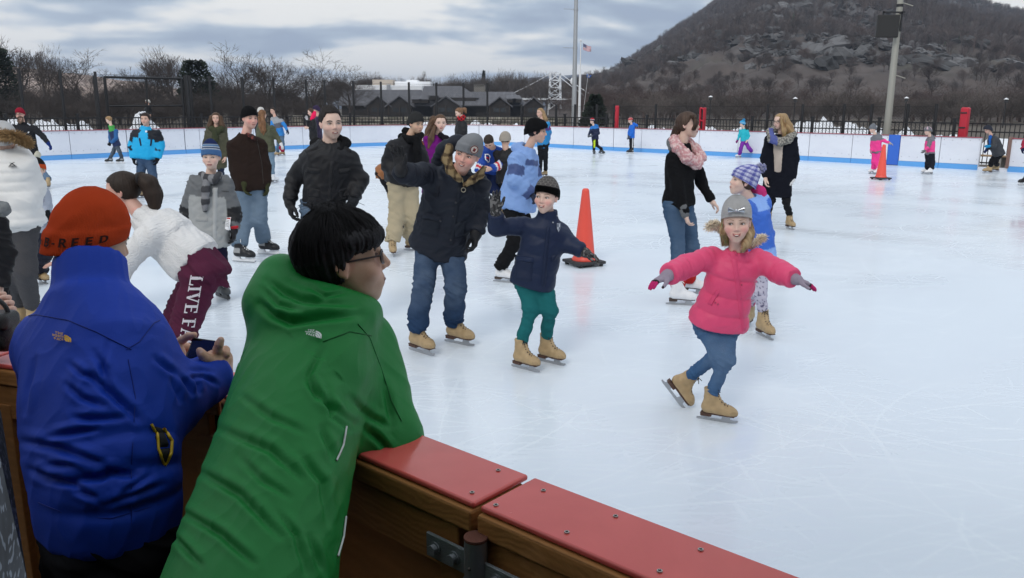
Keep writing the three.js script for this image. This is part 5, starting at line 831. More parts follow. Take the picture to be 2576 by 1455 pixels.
  for (const hr of [].concat(o.hair || [])) if (hr.fibres) { const g = []; for (const L of hr.locks) { const q = L.map(p => ({ p: J(p), r: p[3] })); for (let i = 0; i < hr.fibres; i++) { const d = V(rr(-1, 1), rr(-.3, .3), rr(-1, 1)).normalize(), k = rr(.85, 1.12), pts = q.map((p, j) => p.p.clone().addScaledVector(d, p.r * k * (j === q.length - 1 ? rr(.4, 1.6) : 1)).add(V(rr(-.004, .004), j === q.length - 1 ? -rr(0, .02) : 0, rr(-.004, .004)))); g.push(paint(new THREE.TubeGeometry(new THREE.CatmullRomCurve3(pts), 7, rr(.0007, .0015), 3), hr.color.map((v, c) => mix(v, (hr.shine || hr.color.map(u => u * 1.7))[c], rnd())))); } } put('strands', joinC(g), cloth('hair'), t.children.find(c => c.name === 'hair')); }
  if (o.hat) { const g = hatOf(o.hat, hd); const hm = put('hat', g, o.hat.mat || cloth(o.hat.type || 'knit')); if (o.hat.pom) { const c = h.W(...o.hat.pom), r = (o.hat.pomR || .28) * hh, pts = []; for (let i = 0; i < 260; i++) { const d = V(rr(-1, 1), rr(-1, 1), rr(-1, 1)).normalize(), a = c.clone().addScaledVector(d, r * .25), b = c.clone().addScaledVector(d, r * rr(.75, 1.05)); pts.push(paint(beam(a, b, .006, .003, 4), o.hat.pomC(i))); } put('pompom', joinC(pts), cloth('wool'), hm); } }
  // ---- scarves and hoods: thick rounded rolls through surveyed points
  for (const r of o.rolls || []) { const q = r.pts.map(p => ({ p: J(p), r: p[3] })), c = q.slice(1).map((p, i) => capsule(q[i].p, p.p, q[i].r, p.r)), f0 = union(c, r.k || .03), f = r.flat ? (x, y, z) => f0(x, y, z) : f0, [lo, hi] = boundsOf(q.map(p => p.p), Math.max(...q.map(p => p.r)) + .02), am = r.amp ?? .008, fq = r.freq || 26; const g = finish(mesh(f, lo, hi, clamp(D * .0013, .005, .014)), (x, y, z) => am * (noise(x * fq, y * fq, z * fq) + .6 * noise(x * fq * 2.3, y * fq * 2.3, z * fq * 2.3)), (x, y, z) => r.colour ? r.colour(x, y, z) : r.c); put(r.name || 'scarf', g, cloth(r.type || 'wool')); }
  for (const r of o.fur || []) { const q = r.pts.map(p => ({ p: J(p), r: p[3] })), pts = []; const n = r.n || 900; for (let i = 0; i < n; i++) { const e = rnd() * (q.length - 1), k = Math.floor(e), a = V().lerpVectors(q[k].p, q[k + 1].p, e - k), rad = mix(q[k].r, q[k + 1].r, e - k), d = V(rr(-1, 1), rr(-1, 1), rr(-1, 1)).normalize(), b = a.clone().addScaledVector(d, rad * rr(.7, 1.25)).add(V(rr(-.3, .3) * rad, -rad * rr(0, .35), rr(-.3, .3) * rad)), kk = rr(.6, 1.35); pts.push(paint(beam(a.clone().addScaledVector(d, rad * .15), b, clamp(D * .0008, .0018, .005), .0006, 3), r.c.map(v => v * kk))); } put('fur_trim', joinC(pts), cloth('hair')); }
  const api = { t, jm, body, D, J, s, h, hd, surf, jf, put, tr: o._tr, base, info, hipC, neck, spineAt, cellC };
  return api;
}
// raised pieces that follow a surface: four corners as surveyed, found along the line of sight and laid on the cloth
function hit(f, px, py, D) { const d = sight(px, py), p = V(0, EYE, 0).addScaledVector(d, -(D - .75) / d.z), n = d.clone().normalize(); for (let i = 0; i < 160; i++) { const v = f(p.x, p.y, p.z); if (v < .0006) break; p.addScaledVector(n, Math.min(v * .7, .05)); if (-p.z > D + 1.2) return null; } return p; }
const gradOf = (f, p) => { const e = .004; return V(f(p.x + e, p.y, p.z) - f(p.x - e, p.y, p.z), f(p.x, p.y + e, p.z) - f(p.x, p.y - e, p.z), f(p.x, p.y, p.z + e) - f(p.x, p.y, p.z - e)).normalize(); };
function patch(api, parent, name, corners, mat, o = {}) {
  const f = o.f || api.surf, nu = o.nu || 10, nv = o.nv || 10, off = o.off ?? .004, D = api.D + (o.dz || 0), pos = [], uv = [], idx = [], col = []; let last = null;
  for (let j = 0; j <= nv; j++) for (let i = 0; i <= nu; i++) {
    const u = i / nu, v = j / nv, c = corners, px = mix(mix(c[0][0], c[1][0], u), mix(c[3][0], c[2][0], u), v), py = mix(mix(c[0][1], c[1][1], u), mix(c[3][1], c[2][1], u), v);
    let p = hit(f, px, py, D) || last; if (!p) { p = atDepth(px, py, D); } last = p; const edge = Math.min(u, 1 - u, v, 1 - v) < .001 ? -.5 : 1, n = gradOf(f, p), q = p.clone().addScaledVector(n, off * (o.thin ? 1 : edge)); pos.push(q.x, q.y, q.z); uv.push(u, 1 - v); col.push(...(o.c || [1, 1, 1])); if (i < nu && j < nv) { const a = j * (nu + 1) + i; idx.push(a, a + nu + 1, a + 1, a + 1, a + nu + 1, a + nu + 2); }
  }
  const g = new THREE.BufferGeometry(); g.setAttribute('position', new THREE.Float32BufferAttribute(pos, 3)); g.setAttribute('uv', new THREE.Float32BufferAttribute(uv, 2)); g.setAttribute('color', new THREE.Float32BufferAttribute(col, 3)); g.setIndex(idx); g.computeVertexNormals();
  return api.put(name, g, mat, parent);
}
function seam(api, parent, name, pts, r, mat, o = {}) { // a cord, zip or stitched ridge over the cloth
  const f = o.f || api.surf, D = api.D + (o.dz || 0), q = []; for (let i = 1; i < pts.length; i++) for (let k = 0; k < 6; k++) { const t = k / 6, p = hit(f, mix(pts[i - 1][0], pts[i][0], t), mix(pts[i - 1][1], pts[i][1], t), D); if (p) q.push(p.addScaledVector(gradOf(f, p), o.lift || 0)); } const e = hit(f, ...pts[pts.length - 1], D); if (e) q.push(e.addScaledVector(gradOf(f, e), o.lift || 0)); if (q.length < 2) return null; return api.put(name, paint(tube(q, r, 6), o.c || [1, 1, 1]), mat, parent);
}
function glasses(api, c = [.02, .02, .025], lens) {
  const { o: ho, h } = api.hd, { X, Y, Z, hh } = ho, g = [], W = h.W; const z = .405; for (const s of [-1, 1]) { const pts = []; for (let i = 0; i <= 20; i++) { const a = i / 20 * 6.283; pts.push(W(s * .155 + Math.cos(a) * .108, .005 + Math.sin(a) * .075 * (Math.sin(a) > 0 ? .85 : 1), z - Math.abs(Math.cos(a) * s > 0 ? Math.cos(a) * .03 : 0))); } g.push(new THREE.TubeGeometry(new THREE.CatmullRomCurve3(pts, true), 40, .010 * hh * 1.1, 5, true)); g.push(beam(W(s * .26, .03, z - .03), W(s * .345, .03, -.02), .011 * hh, .011 * hh, 5)); }
  g.push(beam(W(-.05, .03, z + .01), W(.05, .03, z + .01), .011 * hh, .011 * hh, 5)); const m = api.put('glasses', join(g), std(c, .3), api.t); if (lens) for (const s of [-1, 1]) { const d = new THREE.CircleGeometry(.105 * hh, 20); d.scale(1, .74, 1); d.applyMatrix4(new THREE.Matrix4().makeBasis(X, Y, Z).setPosition(W(s * .155, .005, z - .008))); api.put('lens', d, phys([.55, .5, .55], .05, { transmission: 1, thickness: 0, side: THREE.DoubleSide }), m); } return m;
}
const decal = (w, h, draw) => std([1, 1, 1], .8, { map: canvasTex(w, h, draw), transparent: true, alphaTest: .4, side: THREE.DoubleSide });

// ================================================================ PEOPLE
const DK = [.012, .012, .014], NAVY = [.012, .018, .045], BLKG = { c: [.014, .014, .016], type: 'leather', mat: { roughness: .55 } };
const G = (c, type = 'knit') => ({ c, type });
const RELAX = { curl: .45, spread: .15, thumb: .35 };
const plain = c => () => c, stripes = (...s) => (u, v) => { for (const [a, c] of s) if (v < a) return c; return s[s.length - 1][1]; };
const HAIRS = { black: [.010, .009, .010], dark: [.022, .014, .010], brown: [.055, .030, .018], blond: [.30, .19, .085], sandy: [.24, .15, .075], auburn: [.13, .060, .028], grey: [.10, .095, .09] };
const up3 = [0, 1, 0];

// ---- the three in front
{ // girl in the pink coat
  const a = person({
    label: 'girl in pink quilted coat gliding with both arms spread wide', H: 1.34, kid: 1, fem: 1, hh: .212, skin: 'pale', smile: 1, open: .65, eye: .025, brow: [.36, .24, .17], iris: [.06, .09, .13], gaze: [-.7, 0], lips: [.50, .17, .16], blush: 1.2,
    head: [1853, 559, -.12], face: [-14, 4, 3], neck: [1858, 641, -.05], hip: [1806, 812, .02], yaw: 8, sw: .150, D: 4.52,
    armA: { sh: [1790, 648, -.02], el: [1722, 672, -.12], wr: [1683, 692, -.24], glove: { c: [.34, .29, .36], tips: [.55, .03, .16], tip2: [.02, .02, .02] }, hand: { d: [-.80, -.28, .35], n: [.1, -1, .1], t: 1, curl: .22, spread: .5, L: .20 } },
    armB: { sh: [1908, 655, 0], el: [1962, 684, -.10], wr: [1999, 702, -.2], glove: { c: [.34, .29, .36], tips: [.55, .03, .16], tip2: [.02, .02, .02] }, hand: { d: [.9, -.30, .15], n: [0, -1, .2], t: -1, curl: .2, spread: .25, L: .18 } },
    legA: { kn: [1806, 892, -.06], foot: [1684, 986, .22], toe: 82, pitch: 52 }, legB: { kn: [1828, 906, -.08], foot: [1790, 1058], toe: 65 }, footL: .30,
    trousers: { c: [.045, .125, .27], type: 'denim', r: [.076, .057, .047], fade: .55, amp: .008, up: .45 },
    jacket: { c: [.70, .075, .18], hem: .13, torso: .40, amp: .009, puff: .013, space: .105, r: [.088, .082, .080], prof: [[-.04, .232, .182], [.08, .222, .175], [.3, .20, .155], [.5, .185, .14], [.75, .185, .13], [.93, .14, .10], [1, .085, .08]], collar: .05, mat: { roughness: .45, sheen: .3 } },
    hair: { color: [.26, .17, .085], shine: [.56, .42, .25], line: .30, strand: .03, thick: .02, fibres: 150, locks: [[[1826, 545, -.10, .016], [1822, 580, -.09, .020], [1826, 612, -.06, .014]], [[1881, 550, -.11, .016], [1886, 588, -.12, .024], [1878, 614, -.14, .020], [1868, 628, -.15, .008]]] },
    hat: { brim: [.24, -.14], top: .72, pow: 2.4, cuff: .0, ribs: 26, rib: .02, colour: (u, v) => { const k = .58 + .07 * Math.sin(v * 90); return [k, k * .98, k * .97]; } },
    fur: [{ pts: [[1782, 572, .03, .030], [1797, 562, .05, .034], [1815, 574, .06, .030], [1840, 612, .02, .022], [1890, 620, .03, .022], [1912, 600, .04, .030], [1921, 596, .05, .024]], c: [.95, .84, .68], n: 3000 }],
  });
  // silver bow on the hat, pocket flaps, zip placket, press studs
  const bow = M => { const W = a.h.W, g = []; for (const s of [-1, 1]) { const e = new THREE.ConeGeometry(.017, .042, 10, 3); e.scale(1, 1, .45); e.rotateZ(s * 1.57 + s * .12); const p = W(s * .095 - .02, .40, .475); g.push(e.translate(p.x, p.y, p.z)); } const p = W(-.02, .40, .49); g.push(new THREE.SphereGeometry(.008, 10, 8).translate(p.x, p.y, p.z)); return join(g); };
  a.put('bow', bow(), phys([.55, .57, .60], .25, { metalness: .9 }), a.t.children.find(c => c.name === 'hat'));
  const pm = cloth('nylon', { roughness: .5 });
  patch(a, a.jm, 'placket', [[1838, 645], [1856, 652], [1880, 838], [1866, 836]], pm, { c: [.66, .065, .165], off: .006, nu: 4, nv: 24 });
  patch(a, a.jm, 'pocket_flap', [[1803, 728], [1812, 734], [1790, 772], [1778, 766]], pm, { c: [.64, .06, .16], off: .008 });
  patch(a, a.jm, 'collar_flap', [[1822, 590], [1852, 610], [1858, 650], [1836, 628]], pm, { c: [.70, .075, .18], off: .010, nu: 8, nv: 8 });
  for (const [x, y] of [[1829, 605], [1863, 752], [1866, 716], [1870, 800], [1806, 765], [1799, 761]]) { const p = hit(a.surf, x, y, a.D); if (p) a.put('press_stud', new THREE.SphereGeometry(.0055, 10, 8).translate(p.x, p.y, p.z + .004), phys([.45, .05, .12], .3), a.jm); }
}
{ // waving boy
  const skulls = canvasTex(512, 256, (x, w, h) => { x.fillStyle = '#8a8682'; x.fillRect(0, 0, w, h); x.fillStyle = '#171518'; x.fillRect(0, h * .60, w, h * .4); for (let j = 0; j < 4; j++) for (let i = 0; i < 14; i++) { const cx = (i + (j % 2) * .5) * w / 14, cy = h * (.52 - j * .14); x.strokeStyle = '#1b191c'; x.lineWidth = 4; x.beginPath(); x.arc(cx, cy, 11, 0, 7); x.stroke(); x.fillStyle = '#1b191c'; x.beginPath(); x.arc(cx - 4, cy, 3, 0, 7); x.arc(cx + 4, cy, 3, 0, 7); x.fill(); x.fillRect(cx - 3, cy + 6, 6, 3); x.fillRect(cx - 18, cy + 14, 5, 5); x.fillRect(cx + 12, cy + 14, 5, 5); } });
  const camo = (x, y, z) => { const n = noise(x * 45, y * 45, z * 45); return n > .12 ? [.16, .155, .15] : n < -.2 ? [.05, .05, .05] : [.014, .014, .016]; };
  const a = person({
    label: 'boy in navy padded coat and teal trousers raising one gloved hand', H: 1.40, kid: 1, hh: .214, skin: 'pale', smile: 1, open: .5, gaze: [-1.2, 0], brow: [.20, .13, .08], iris: [.05, .07, .09], blush: 1.1, lips: [.50, .19, .17],
    head: [1375, 496, -.04], face: [-24, 2, -4], neck: [1380, 550, -.02], hip: [1342, 698, 0], yaw: -6, sw: .150,
    armA: { sh: [1316, 568, -.02], el: [1250, 572, -.10], wr: [1247, 536, -.16], glove: { c: (x, y, z) => camo(x, y, z), type: 'leather', mat: { roughness: .6 } }, hand: { d: [-.05, 1, .1], n: [.35, .05, 1], t: 1, curl: .10, spread: .30, L: .205, thumb: .2 } },
    armB: { sh: [1412, 585, .02], el: [1428, 612, -.04], wr: [1468, 634, -.10], glove: { c: (x, y, z) => camo(x, y, z), type: 'leather', mat: { roughness: .6 } }, hand: { d: [.90, -.32, .2], n: [-.2, -1, .1], t: -1, curl: .42, spread: .3, L: .20 } },
    legA: { kn: [1336, 778, -.07], foot: [1313, 928], toe: 50 }, legB: { kn: [1383, 782, -.05], foot: [1376, 912], toe: 52 }, footL: .31,
    trousers: { c: [.014, .125, .130], r: [.088, .064, .052], amp: .007, up: .55 },
    jacket: { c: [.010, .018, .048], hem: .10, torso: .42, amp: .007, puff: .009, space: .125, r: [.082, .076, .066], prof: [[-.16, .205, .16], [0, .20, .158], [.3, .19, .15], [.6, .185, .14], [.85, .175, .12], [.96, .12, .09], [1, .085, .08]], collar: .085, collarW: .088, mat: { roughness: .5 } },
    hair: { color: HAIRS.brown, line: .25, sides: -.08, nape: -.2, thick: .02 },
    hat: { brim: [.21, -.16], top: .68, pow: 2.4, cuff: .34, ribs: 48, rib: .006, colour: (u, v) => v < .34 ? [.012, .011, .013] : [1, 1, 1], mat: cloth('knit', { map: skulls }) },
  });
  const m = cloth('nylon', { roughness: .55 }), c = [.009, .016, .042];
  patch(a, a.jm, 'pocket', [[1295, 648], [1343, 654], [1340, 712], [1293, 706]], m, { c, off: .006, nu: 10, nv: 10 });
  patch(a, a.jm, 'pocket_flap', [[1294, 640], [1345, 647], [1345, 662], [1318, 668], [1295, 657]].slice(0, 2).concat([[1346, 665], [1294, 658]]), m, { c: [.011, .020, .052], off: .012, nu: 10, nv: 5 });
  patch(a, a.jm, 'placket', [[1373, 566], [1385, 568], [1373, 724], [1360, 724]], m, { c, off: .008, nu: 4, nv: 24 });
  patch(a, a.jm, 'pocket_flap', [[1385, 645], [1398, 638], [1400, 652], [1388, 664]], m, { c, off: .010, nu: 6, nv: 5 });
  const badge = decal(64, 96, (x, w, h) => { x.fillStyle = '#8d94a0'; x.beginPath(); x.moveTo(4, 4); x.lineTo(60, 4); x.lineTo(60, 60); x.lineTo(32, 92); x.lineTo(4, 60); x.fill(); x.fillStyle = '#1c2740'; x.fillRect(12, 12, 18, 30); x.fillRect(34, 44, 18, 22); x.fillStyle = '#c9ccd2'; x.fillRect(34, 14, 8, 26); x.fillRect(14, 48, 14, 6); });
  patch(a, a.jm, 'badge', [[1399, 562], [1409, 562], [1408, 586], [1400, 586]], badge, { off: .007, thin: 1, nu: 5, nv: 6 });
  for (const [x, y] of [[1402, 543], [1391, 560]]) { const p = hit(a.surf, x, y, a.D); if (p) a.put('press_stud', new THREE.SphereGeometry(.006, 10, 8).translate(p.x, p.y, p.z + .003), steelM, a.jm); }
}
{ // waving man
  const plaid = (x, y, z) => { const a = Math.sin(x * 95 + z * 40), b = Math.sin(y * 95 + z * 30); return a > .55 && b > .55 ? [.03, .02, .015] : a > .6 || b > .6 ? [.10, .07, .04] : [.25, .185, .10]; };
  const a = person({
    label: 'smiling man in dark navy waxed jacket and grey beanie leaning and waving', H: 1.82, hh: .232, skin: 'pink', smile: 1, open: .6, gaze: [-.6, -.5], brow: [.10, .07, .05], eye: .022, lips: [.42, .17, .14], stubble: .18, blush: 1,
    head: [1176, 388, -.28], face: [-12, 12, -17], neck: [1146, 436, -.16], hip: [1108, 600, .04], yaw: -12, sw: .18, tiltX: -.16, D: 5.9,
    armA: { sh: [1078, 438, -.12], el: [1040, 440, -.36], wr: [1010, 434, -.56], glove: BLKG, hand: { d: [-.12, 1, .05], n: [-.45, .0, 1], t: 1, curl: .12, spread: .45, L: .185, thumb: .45 } },
    armB: { sh: [1200, 468, -.08], el: [1213, 525, -.02], wr: [1198, 584, -.10], glove: BLKG, hand: { d: [-.1, -1, .15], n: [-1, 0, .3], t: 1, ...RELAX, curl: .5 } },
    legA: { kn: [1066, 715, -.06], foot: [1052, 886], toe: 46 }, legB: { kn: [1146, 722, -.05], foot: [1146, 864], toe: 55 }, footL: .275,
    trousers: { c: [.018, .047, .112], type: 'denim', r: [.094, .073, .078], fade: .5, amp: .012, up: .25, wide: 1.02 },
    jacket: { c: [.012, .015, .024], hem: .10, torso: .5, amp: .012, r: [.085, .072, .062], prof: [[-.17, .222, .17], [0, .208, .16], [.3, .192, .15], [.6, .195, .14], [.85, .19, .12], [.95, .13, .10], [1, .10, .09]], collar: .03, collarW: .115, collarIn: 0, mat: { roughness: .6 }, extra: [[[1100, 405, .02, .05], [1118, 375, .0, .055], [1146, 358, -.02, .05], [1165, 352, 0, .04]]] },
    hair: { color: HAIRS.grey, line: .25, sides: -.12, nape: -.25, thick: .012 },
    hat: { brim: [.15, -.15], top: .66, cuff: .42, ribs: 60, rib: .004, lump: .03, lean: .1, colour: plain([.26, .27, .285]), type: 'fleece' },
    rolls: [{ name: 'hood_lining', pts: [[1130, 372, -.16, .030], [1124, 400, -.18, .034], [1134, 432, -.24, .030], [1156, 452, -.28, .022]], colour: plaid, amp: .003, type: 'cotton' }, { name: 'hood_lining', pts: [[1216, 424, -.14, .02], [1208, 440, -.2, .024], [1190, 452, -.26, .022], [1170, 466, -.27, .018]], colour: plaid, amp: .003, type: 'cotton' }],
  });
  const m = cloth('nylon', { roughness: .62 }), c = [.011, .014, .022];
  patch(a, a.jm, 'pocket', [[1062, 545], [1110, 556], [1104, 600], [1052, 588]], m, { c, off: .010 }); patch(a, a.jm, 'pocket_flap', [[1064, 532], [1114, 545], [1111, 562], [1060, 550]], m, { c: [.013, .016, .026], off: .016, nv: 5 });
  patch(a, a.jm, 'pocket', [[1140, 560], [1172, 556], [1172, 592], [1142, 600]], m, { c, off: .010 }); patch(a, a.jm, 'placket', [[1150, 468], [1164, 472], [1142, 618], [1128, 618]], m, { c, off: .009, nu: 4, nv: 24 });
  patch(a, a.jm, 'chest_pocket', [[1096, 470], [1108, 466], [1104, 498], [1092, 500]], m, { c: [.009, .011, .018], off: .006 });
  seam(a, a.jm, 'zip', [[1140, 424], [1152, 440], [1162, 456], [1166, 468]], .004, std([.45, .36, .2], .4, { metalness: .7 }), { lift: .012 });
  const zp = hit(a.surf, 1166, 474, a.D); if (zp) { a.put('zip_pull', new THREE.TorusGeometry(.015, .003, 8, 20).translate(zp.x, zp.y - .01, zp.z + .014), std([.4, .36, .28], .35, { metalness: .8 }), a.jm); }
  for (const [x, y] of [[1080, 546], [1147, 510], [1140, 545], [1134, 604], [1108, 556]]) { const p = hit(a.surf, x, y, a.D); if (p) a.put('press_stud', new THREE.SphereGeometry(.0075, 10, 8).translate(p.x, p.y, p.z + .008), std([.05, .05, .055], .35, { metalness: .5 }), a.jm); }
  const hat = a.t.children.find(q => q.name === 'hat'), W = a.h.W; { const e = new THREE.CircleGeometry(.030, 24), uvm = canvasTex(96, 96, (x) => { x.fillStyle = '#9a958f'; x.fillRect(0, 0, 96, 96); x.fillStyle = '#5a1d22'; x.beginPath(); x.arc(48, 48, 45, 0, 7); x.fill(); x.fillStyle = '#b9b2a8'; x.beginPath(); x.arc(48, 48, 36, 0, 7); x.fill(); x.fillStyle = '#7a2a2c'; x.beginPath(); x.moveTo(30, 70); x.lineTo(40, 24); x.lineTo(56, 40); x.lineTo(70, 30); x.lineTo(62, 72); x.fill(); x.fillStyle = '#2e2a2a'; x.fillRect(34, 56, 26, 6); }); const ho = a.hd.o; e.rotateY(.55); e.applyMatrix4(new THREE.Matrix4().makeBasis(ho.X, ho.Y, ho.Z).setPosition(W(.265, .30, .385))); a.put('emblem', e, std([1, 1, 1], .9, { map: uvm, side: THREE.DoubleSide }), hat); }
}
// ---- middle row, left to right
{ // bending girl in white fleece
  const a = person({
    label: 'girl in white fleece and maroon sweatpants bending far forward', H: 1.68, D: 4.75, fem: 1, hh: .222, skin: 'pink', head: [308, 482, .06], face: [-82, 10, -4], neck: [362, 556, .02], hip: [512, 672, -.02], spine: [[395, 570, .02], [452, 600, 0]], yaw: -88, hipYaw: -75, sw: .15, brow: [.05, .03, .02],
    armA: { sh: [375, 585, .16], el: [300, 680, .22], wr: [190, 668, .2], hand: { d: [-1, 0, 0], n: [0, -1, 0], t: 1, ...RELAX } }, armB: { sh: [375, 588, -.15], el: [300, 690, -.22], wr: [180, 664, -.1], hand: { d: [-1, .05, 0], n: [0, -1, 0], t: -1, curl: .2 } },
    legA: { kn: [424, 838, .12], foot: [440, 1005, .12], toe: -70 }, legB: { kn: [458, 842, -.08], foot: [480, 1020, -.1], toe: -60 }, skates: 'white', hw: .09,
    trousers: { c: [.085, .018, .042], r: [.112, .086, .062], amp: .010, wide: 1.1, type: 'cotton' },
    jacket: { c: [.72, .71, .70], hem: .03, torso: .5, amp: .008, fq: .5, r: [.078, .064, .052], prof: [[.06, .176, .168], [.14, .178, .165], [.25, .165, .150], [.5, .155, .130], [.75, .158, .122], [.92, .125, .098], [1, .088, .085]], collar: .055, collarW: .08, type: 'fleece' },
    hair: { color: HAIRS.dark, line: .26, strand: .02, sides: -.06, nape: -.24, fibres: 260, locks: [[[352, 448, .03, .035], [374, 462, .03, .046], [386, 490, .03, .046], [388, 515, .02, .03], [378, 524, .02, .012]]] },
  });
  const t = decal(1024, 256, (x, w, h) => { x.clearRect(0, 0, w, h); x.fillStyle = '#d6cfd4'; x.font = 'bold 230px serif'; x.textBaseline = 'middle'; x.fillText('LIVE FAST', 6, h * .54, w * 1.28); for (let i = 0; i < 60; i++) { x.clearRect(rnd() * w, rnd() * h, 14 * rnd() + 2, 5); } });
  // the print runs down the thigh with the tops of its letters to the right
  const c = [[521, 690], [489, 862], [443, 862], [478, 692]]; patch(a, a.tr.mesh, 'print', [c[3], c[0], c[1], c[2]].map((_, i) => [[521, 688], [487, 868], [442, 868], [477, 690]][i]), t, { f: a.tr.f, off: .016, thin: 1, nu: 26, nv: 8 });
  const hb = a.h.W(0, 0, 0); a.put('hair_tie', new THREE.TorusGeometry(.030, .012, 8, 18).rotateY(1.2).translate(...atDepth(355, 450, 4.78).toArray()), std([.01, .01, .012], .8), a.t.children.find(q => q.name === 'hair'));
}
{ // grey boy
  const a = person({
    label: 'boy in grey jacket with striped scarf and blue striped beanie', H: 1.50, kid: 1, hh: .217, skin: 'pale', head: [531, 396, -.02], face: [6, 2, 0], neck: [528, 446, 0], hip: [530, 590, 0], yaw: 4, sw: .155, brow: [.08, .05, .035], gaze: [.6, .2], lips: [.42, .16, .15],
    armA: { el: [470, 536, .0], wr: [474, 582, -.04], glove: G(DK), hand: RELAX }, armB: { el: [590, 538, 0], wr: [588, 576, -.05], glove: { c: [.013, .013, .015], type: 'leather', mat: { roughness: .5 } }, hand: { d: [0, -1, .1], n: [-1, 0, .2], t: 1, ...RELAX, L: .20 } },
    legA: { kn: [512, 680, 0], foot: [514, 775], toe: 10 }, legB: { kn: [552, 680, -.02], foot: [556, 750], toe: 45 }, skates: 'hockeyGrey', footL: .31,
    trousers: { c: [.012, .012, .030], r: [.094, .078, .076], amp: .012, up: .5 },
    jacket: { hem: .14, torso: .42, bulk: 1.06, amp: .010, r: [.084, .076, .068], prof: [[-.20, .205, .16], [0, .20, .16], [.3, .195, .15], [.6, .195, .14], [.85, .185, .12], [.96, .12, .09], [1, .09, .085]], collar: .05, colour: i => { if (i.onSleeve) return i.fore && i.h < .62 && i.h > .05 ? [.016, .016, .018] : !i.fore && i.h > .8 ? [.016, .016, .018] : [.13, .135, .14]; return i.t > .74 ? [.13, .135, .14] : [.34, .345, .34]; } },
    hat: { brim: [.16, -.14], top: .78, pow: 2.0, cuff: .3, ribs: 44, rib: .006, colour: stripes([.32, [.09, .20, .42]], [.38, [.5, .56, .62]], [.46, [.03, .05, .15]], [.52, [.5, .56, .62]], [.62, [.12, .25, .47]], [.66, [.5, .56, .62]], [2, [.025, .04, .13]]) },
    hair: { color: HAIRS.dark, line: .24, sides: -.12, nape: -.25, thick: .02 },
    rolls: [{ pts: [[508, 440, .02, .034], [520, 450, -.09, .036], [538, 452, -.10, .036], [552, 440, -.02, .032]], colour: (x, y) => (Math.floor((x + 40) * 22) % 2) ? [.06, .06, .065] : [.22, .22, .23], amp: .005 }, { pts: [[520, 452, -.10, .035], [517, 480, -.14, .032], [516, 505, -.15, .031], [515, 528, -.15, .024]], colour: (x, y) => Math.floor(y * 18) % 2 ? [.06, .06, .065] : [.22, .22, .23], amp: .005 }],
  });
  const m = cloth('nylon'); patch(a, a.jm, 'placket', [[533, 470], [548, 470], [546, 602], [534, 602]], m, { c: [.40, .405, .40], off: .007, nu: 4, nv: 20 }); patch(a, a.jm, 'pocket_flap', [[490, 545], [524, 548], [524, 561], [489, 558]], m, { c: [.32, .325, .32], off: .009, nv: 4 }); patch(a, a.jm, 'pocket_flap', [[557, 550], [578, 548], [580, 560], [558, 564]], m, { c: [.32, .325, .32], off: .009, nv: 4 });
  patch(a, a.jm, 'ski_pass', [[570, 546], [582, 549], [579, 578], [568, 575]], decal(48, 96, (x, w, h) => { x.fillStyle = '#e6e6e8'; x.fillRect(0, 0, w, h); x.fillStyle = '#b8342c'; x.fillRect(4, 4, 40, 12); x.fillStyle = '#444'; for (let i = 0; i < 6; i++) x.fillRect(6, 26 + i * 10, 34, 3); }), { off: .014, thin: 1, nu: 4, nv: 6 });
  patch(a, a.jm, 'cuff_band', [[579, 570], [600, 567], [600, 576], [580, 579]], m, { c: [.5, .02, .03], off: .008, nu: 6, nv: 3 });
  patch(a, a.jm, 'lettering', [[557, 478], [575, 479], [575, 485], [557, 484]], decal(128, 32, x => { x.clearRect(0, 0, 128, 32); x.fillStyle = '#16181a'; x.font = 'bold 25px sans-serif'; x.fillText('Yellowstone', 0, 25, 128); }), { off: .006, thin: 1, nu: 5, nv: 3 });
}
{ // man in the brown jacket
  const a = person({
    label: 'man in dark brown jacket, black beanie and pale jeans on hockey skates', H: 1.84, hh: .232, skin: 'pink', head: [627, 299, 0], face: [48, 2, 0], neck: [616, 344, 0], hip: [632, 466, 0], yaw: 30, sw: .165, stubble: .1, eye: .022, brow: [.16, .10, .06], blush: 1.1,
    armA: { sh: [588, 368, -.08], el: [594, 420, -.06], wr: [613, 458, -.16], glove: G([.045, .048, .022], 'wool'), hand: { d: [.1, -1, .1], n: [1, 0, .1], t: -1, ...RELAX, L: .2 } }, armB: { sh: [652, 366, .06], el: [664, 420, .04], wr: [669, 460, -.02], glove: G([.045, .048, .022], 'wool'), hand: { d: [.1, -1, 0], n: [-1, 0, .1], t: 1, ...RELAX, L: .19 } },
    legA: { kn: [616, 552, -.05], foot: [606, 659], toe: 72, }, legB: { kn: [652, 552, -.02], foot: [668, 640], toe: 72 }, skates: 'hockey', footL: .30,
    trousers: { c: [.15, .21, .28], type: 'denim', r: [.10, .086, .088], fade: .3, amp: .012, up: .15 },
    jacket: { c: [.022, .013, .010], hem: .05, torso: .5, amp: .010, r: [.086, .074, .062], prof: [[-.10, .20, .155], [0, .21, .165], [.3, .205, .16], [.6, .20, .15], [.85, .185, .125], [.95, .13, .10], [1, .09, .085]], collar: .045, type: 'wool', colour: (i, x, y, z) => [.024, .015, .012] },
    hat: { brim: [.20, -.14], top: .66, cuff: .3, ribs: 50, rib: .004, colour: plain([.008, .008, .009]) }, hair: { color: HAIRS.grey, line: .2, sides: -.12, nape: -.25, thick: .01 },
    rolls: [{ name: 'shirt_collar', pts: [[622, 338, -.06, .022], [636, 346, -.10, .022], [640, 352, -.10, .016]], colour: (x, y, z) => Math.sin(x * 120) > .3 || Math.sin(y * 120) > .3 ? [.04, .02, .02] : [.20, .06, .05], amp: .002, type: 'cotton' }],
  });
  seam(a, a.jm, 'zip', [[646, 352], [658, 410], [662, 462]], .004, std([.02, .015, .012], .5), {});
}
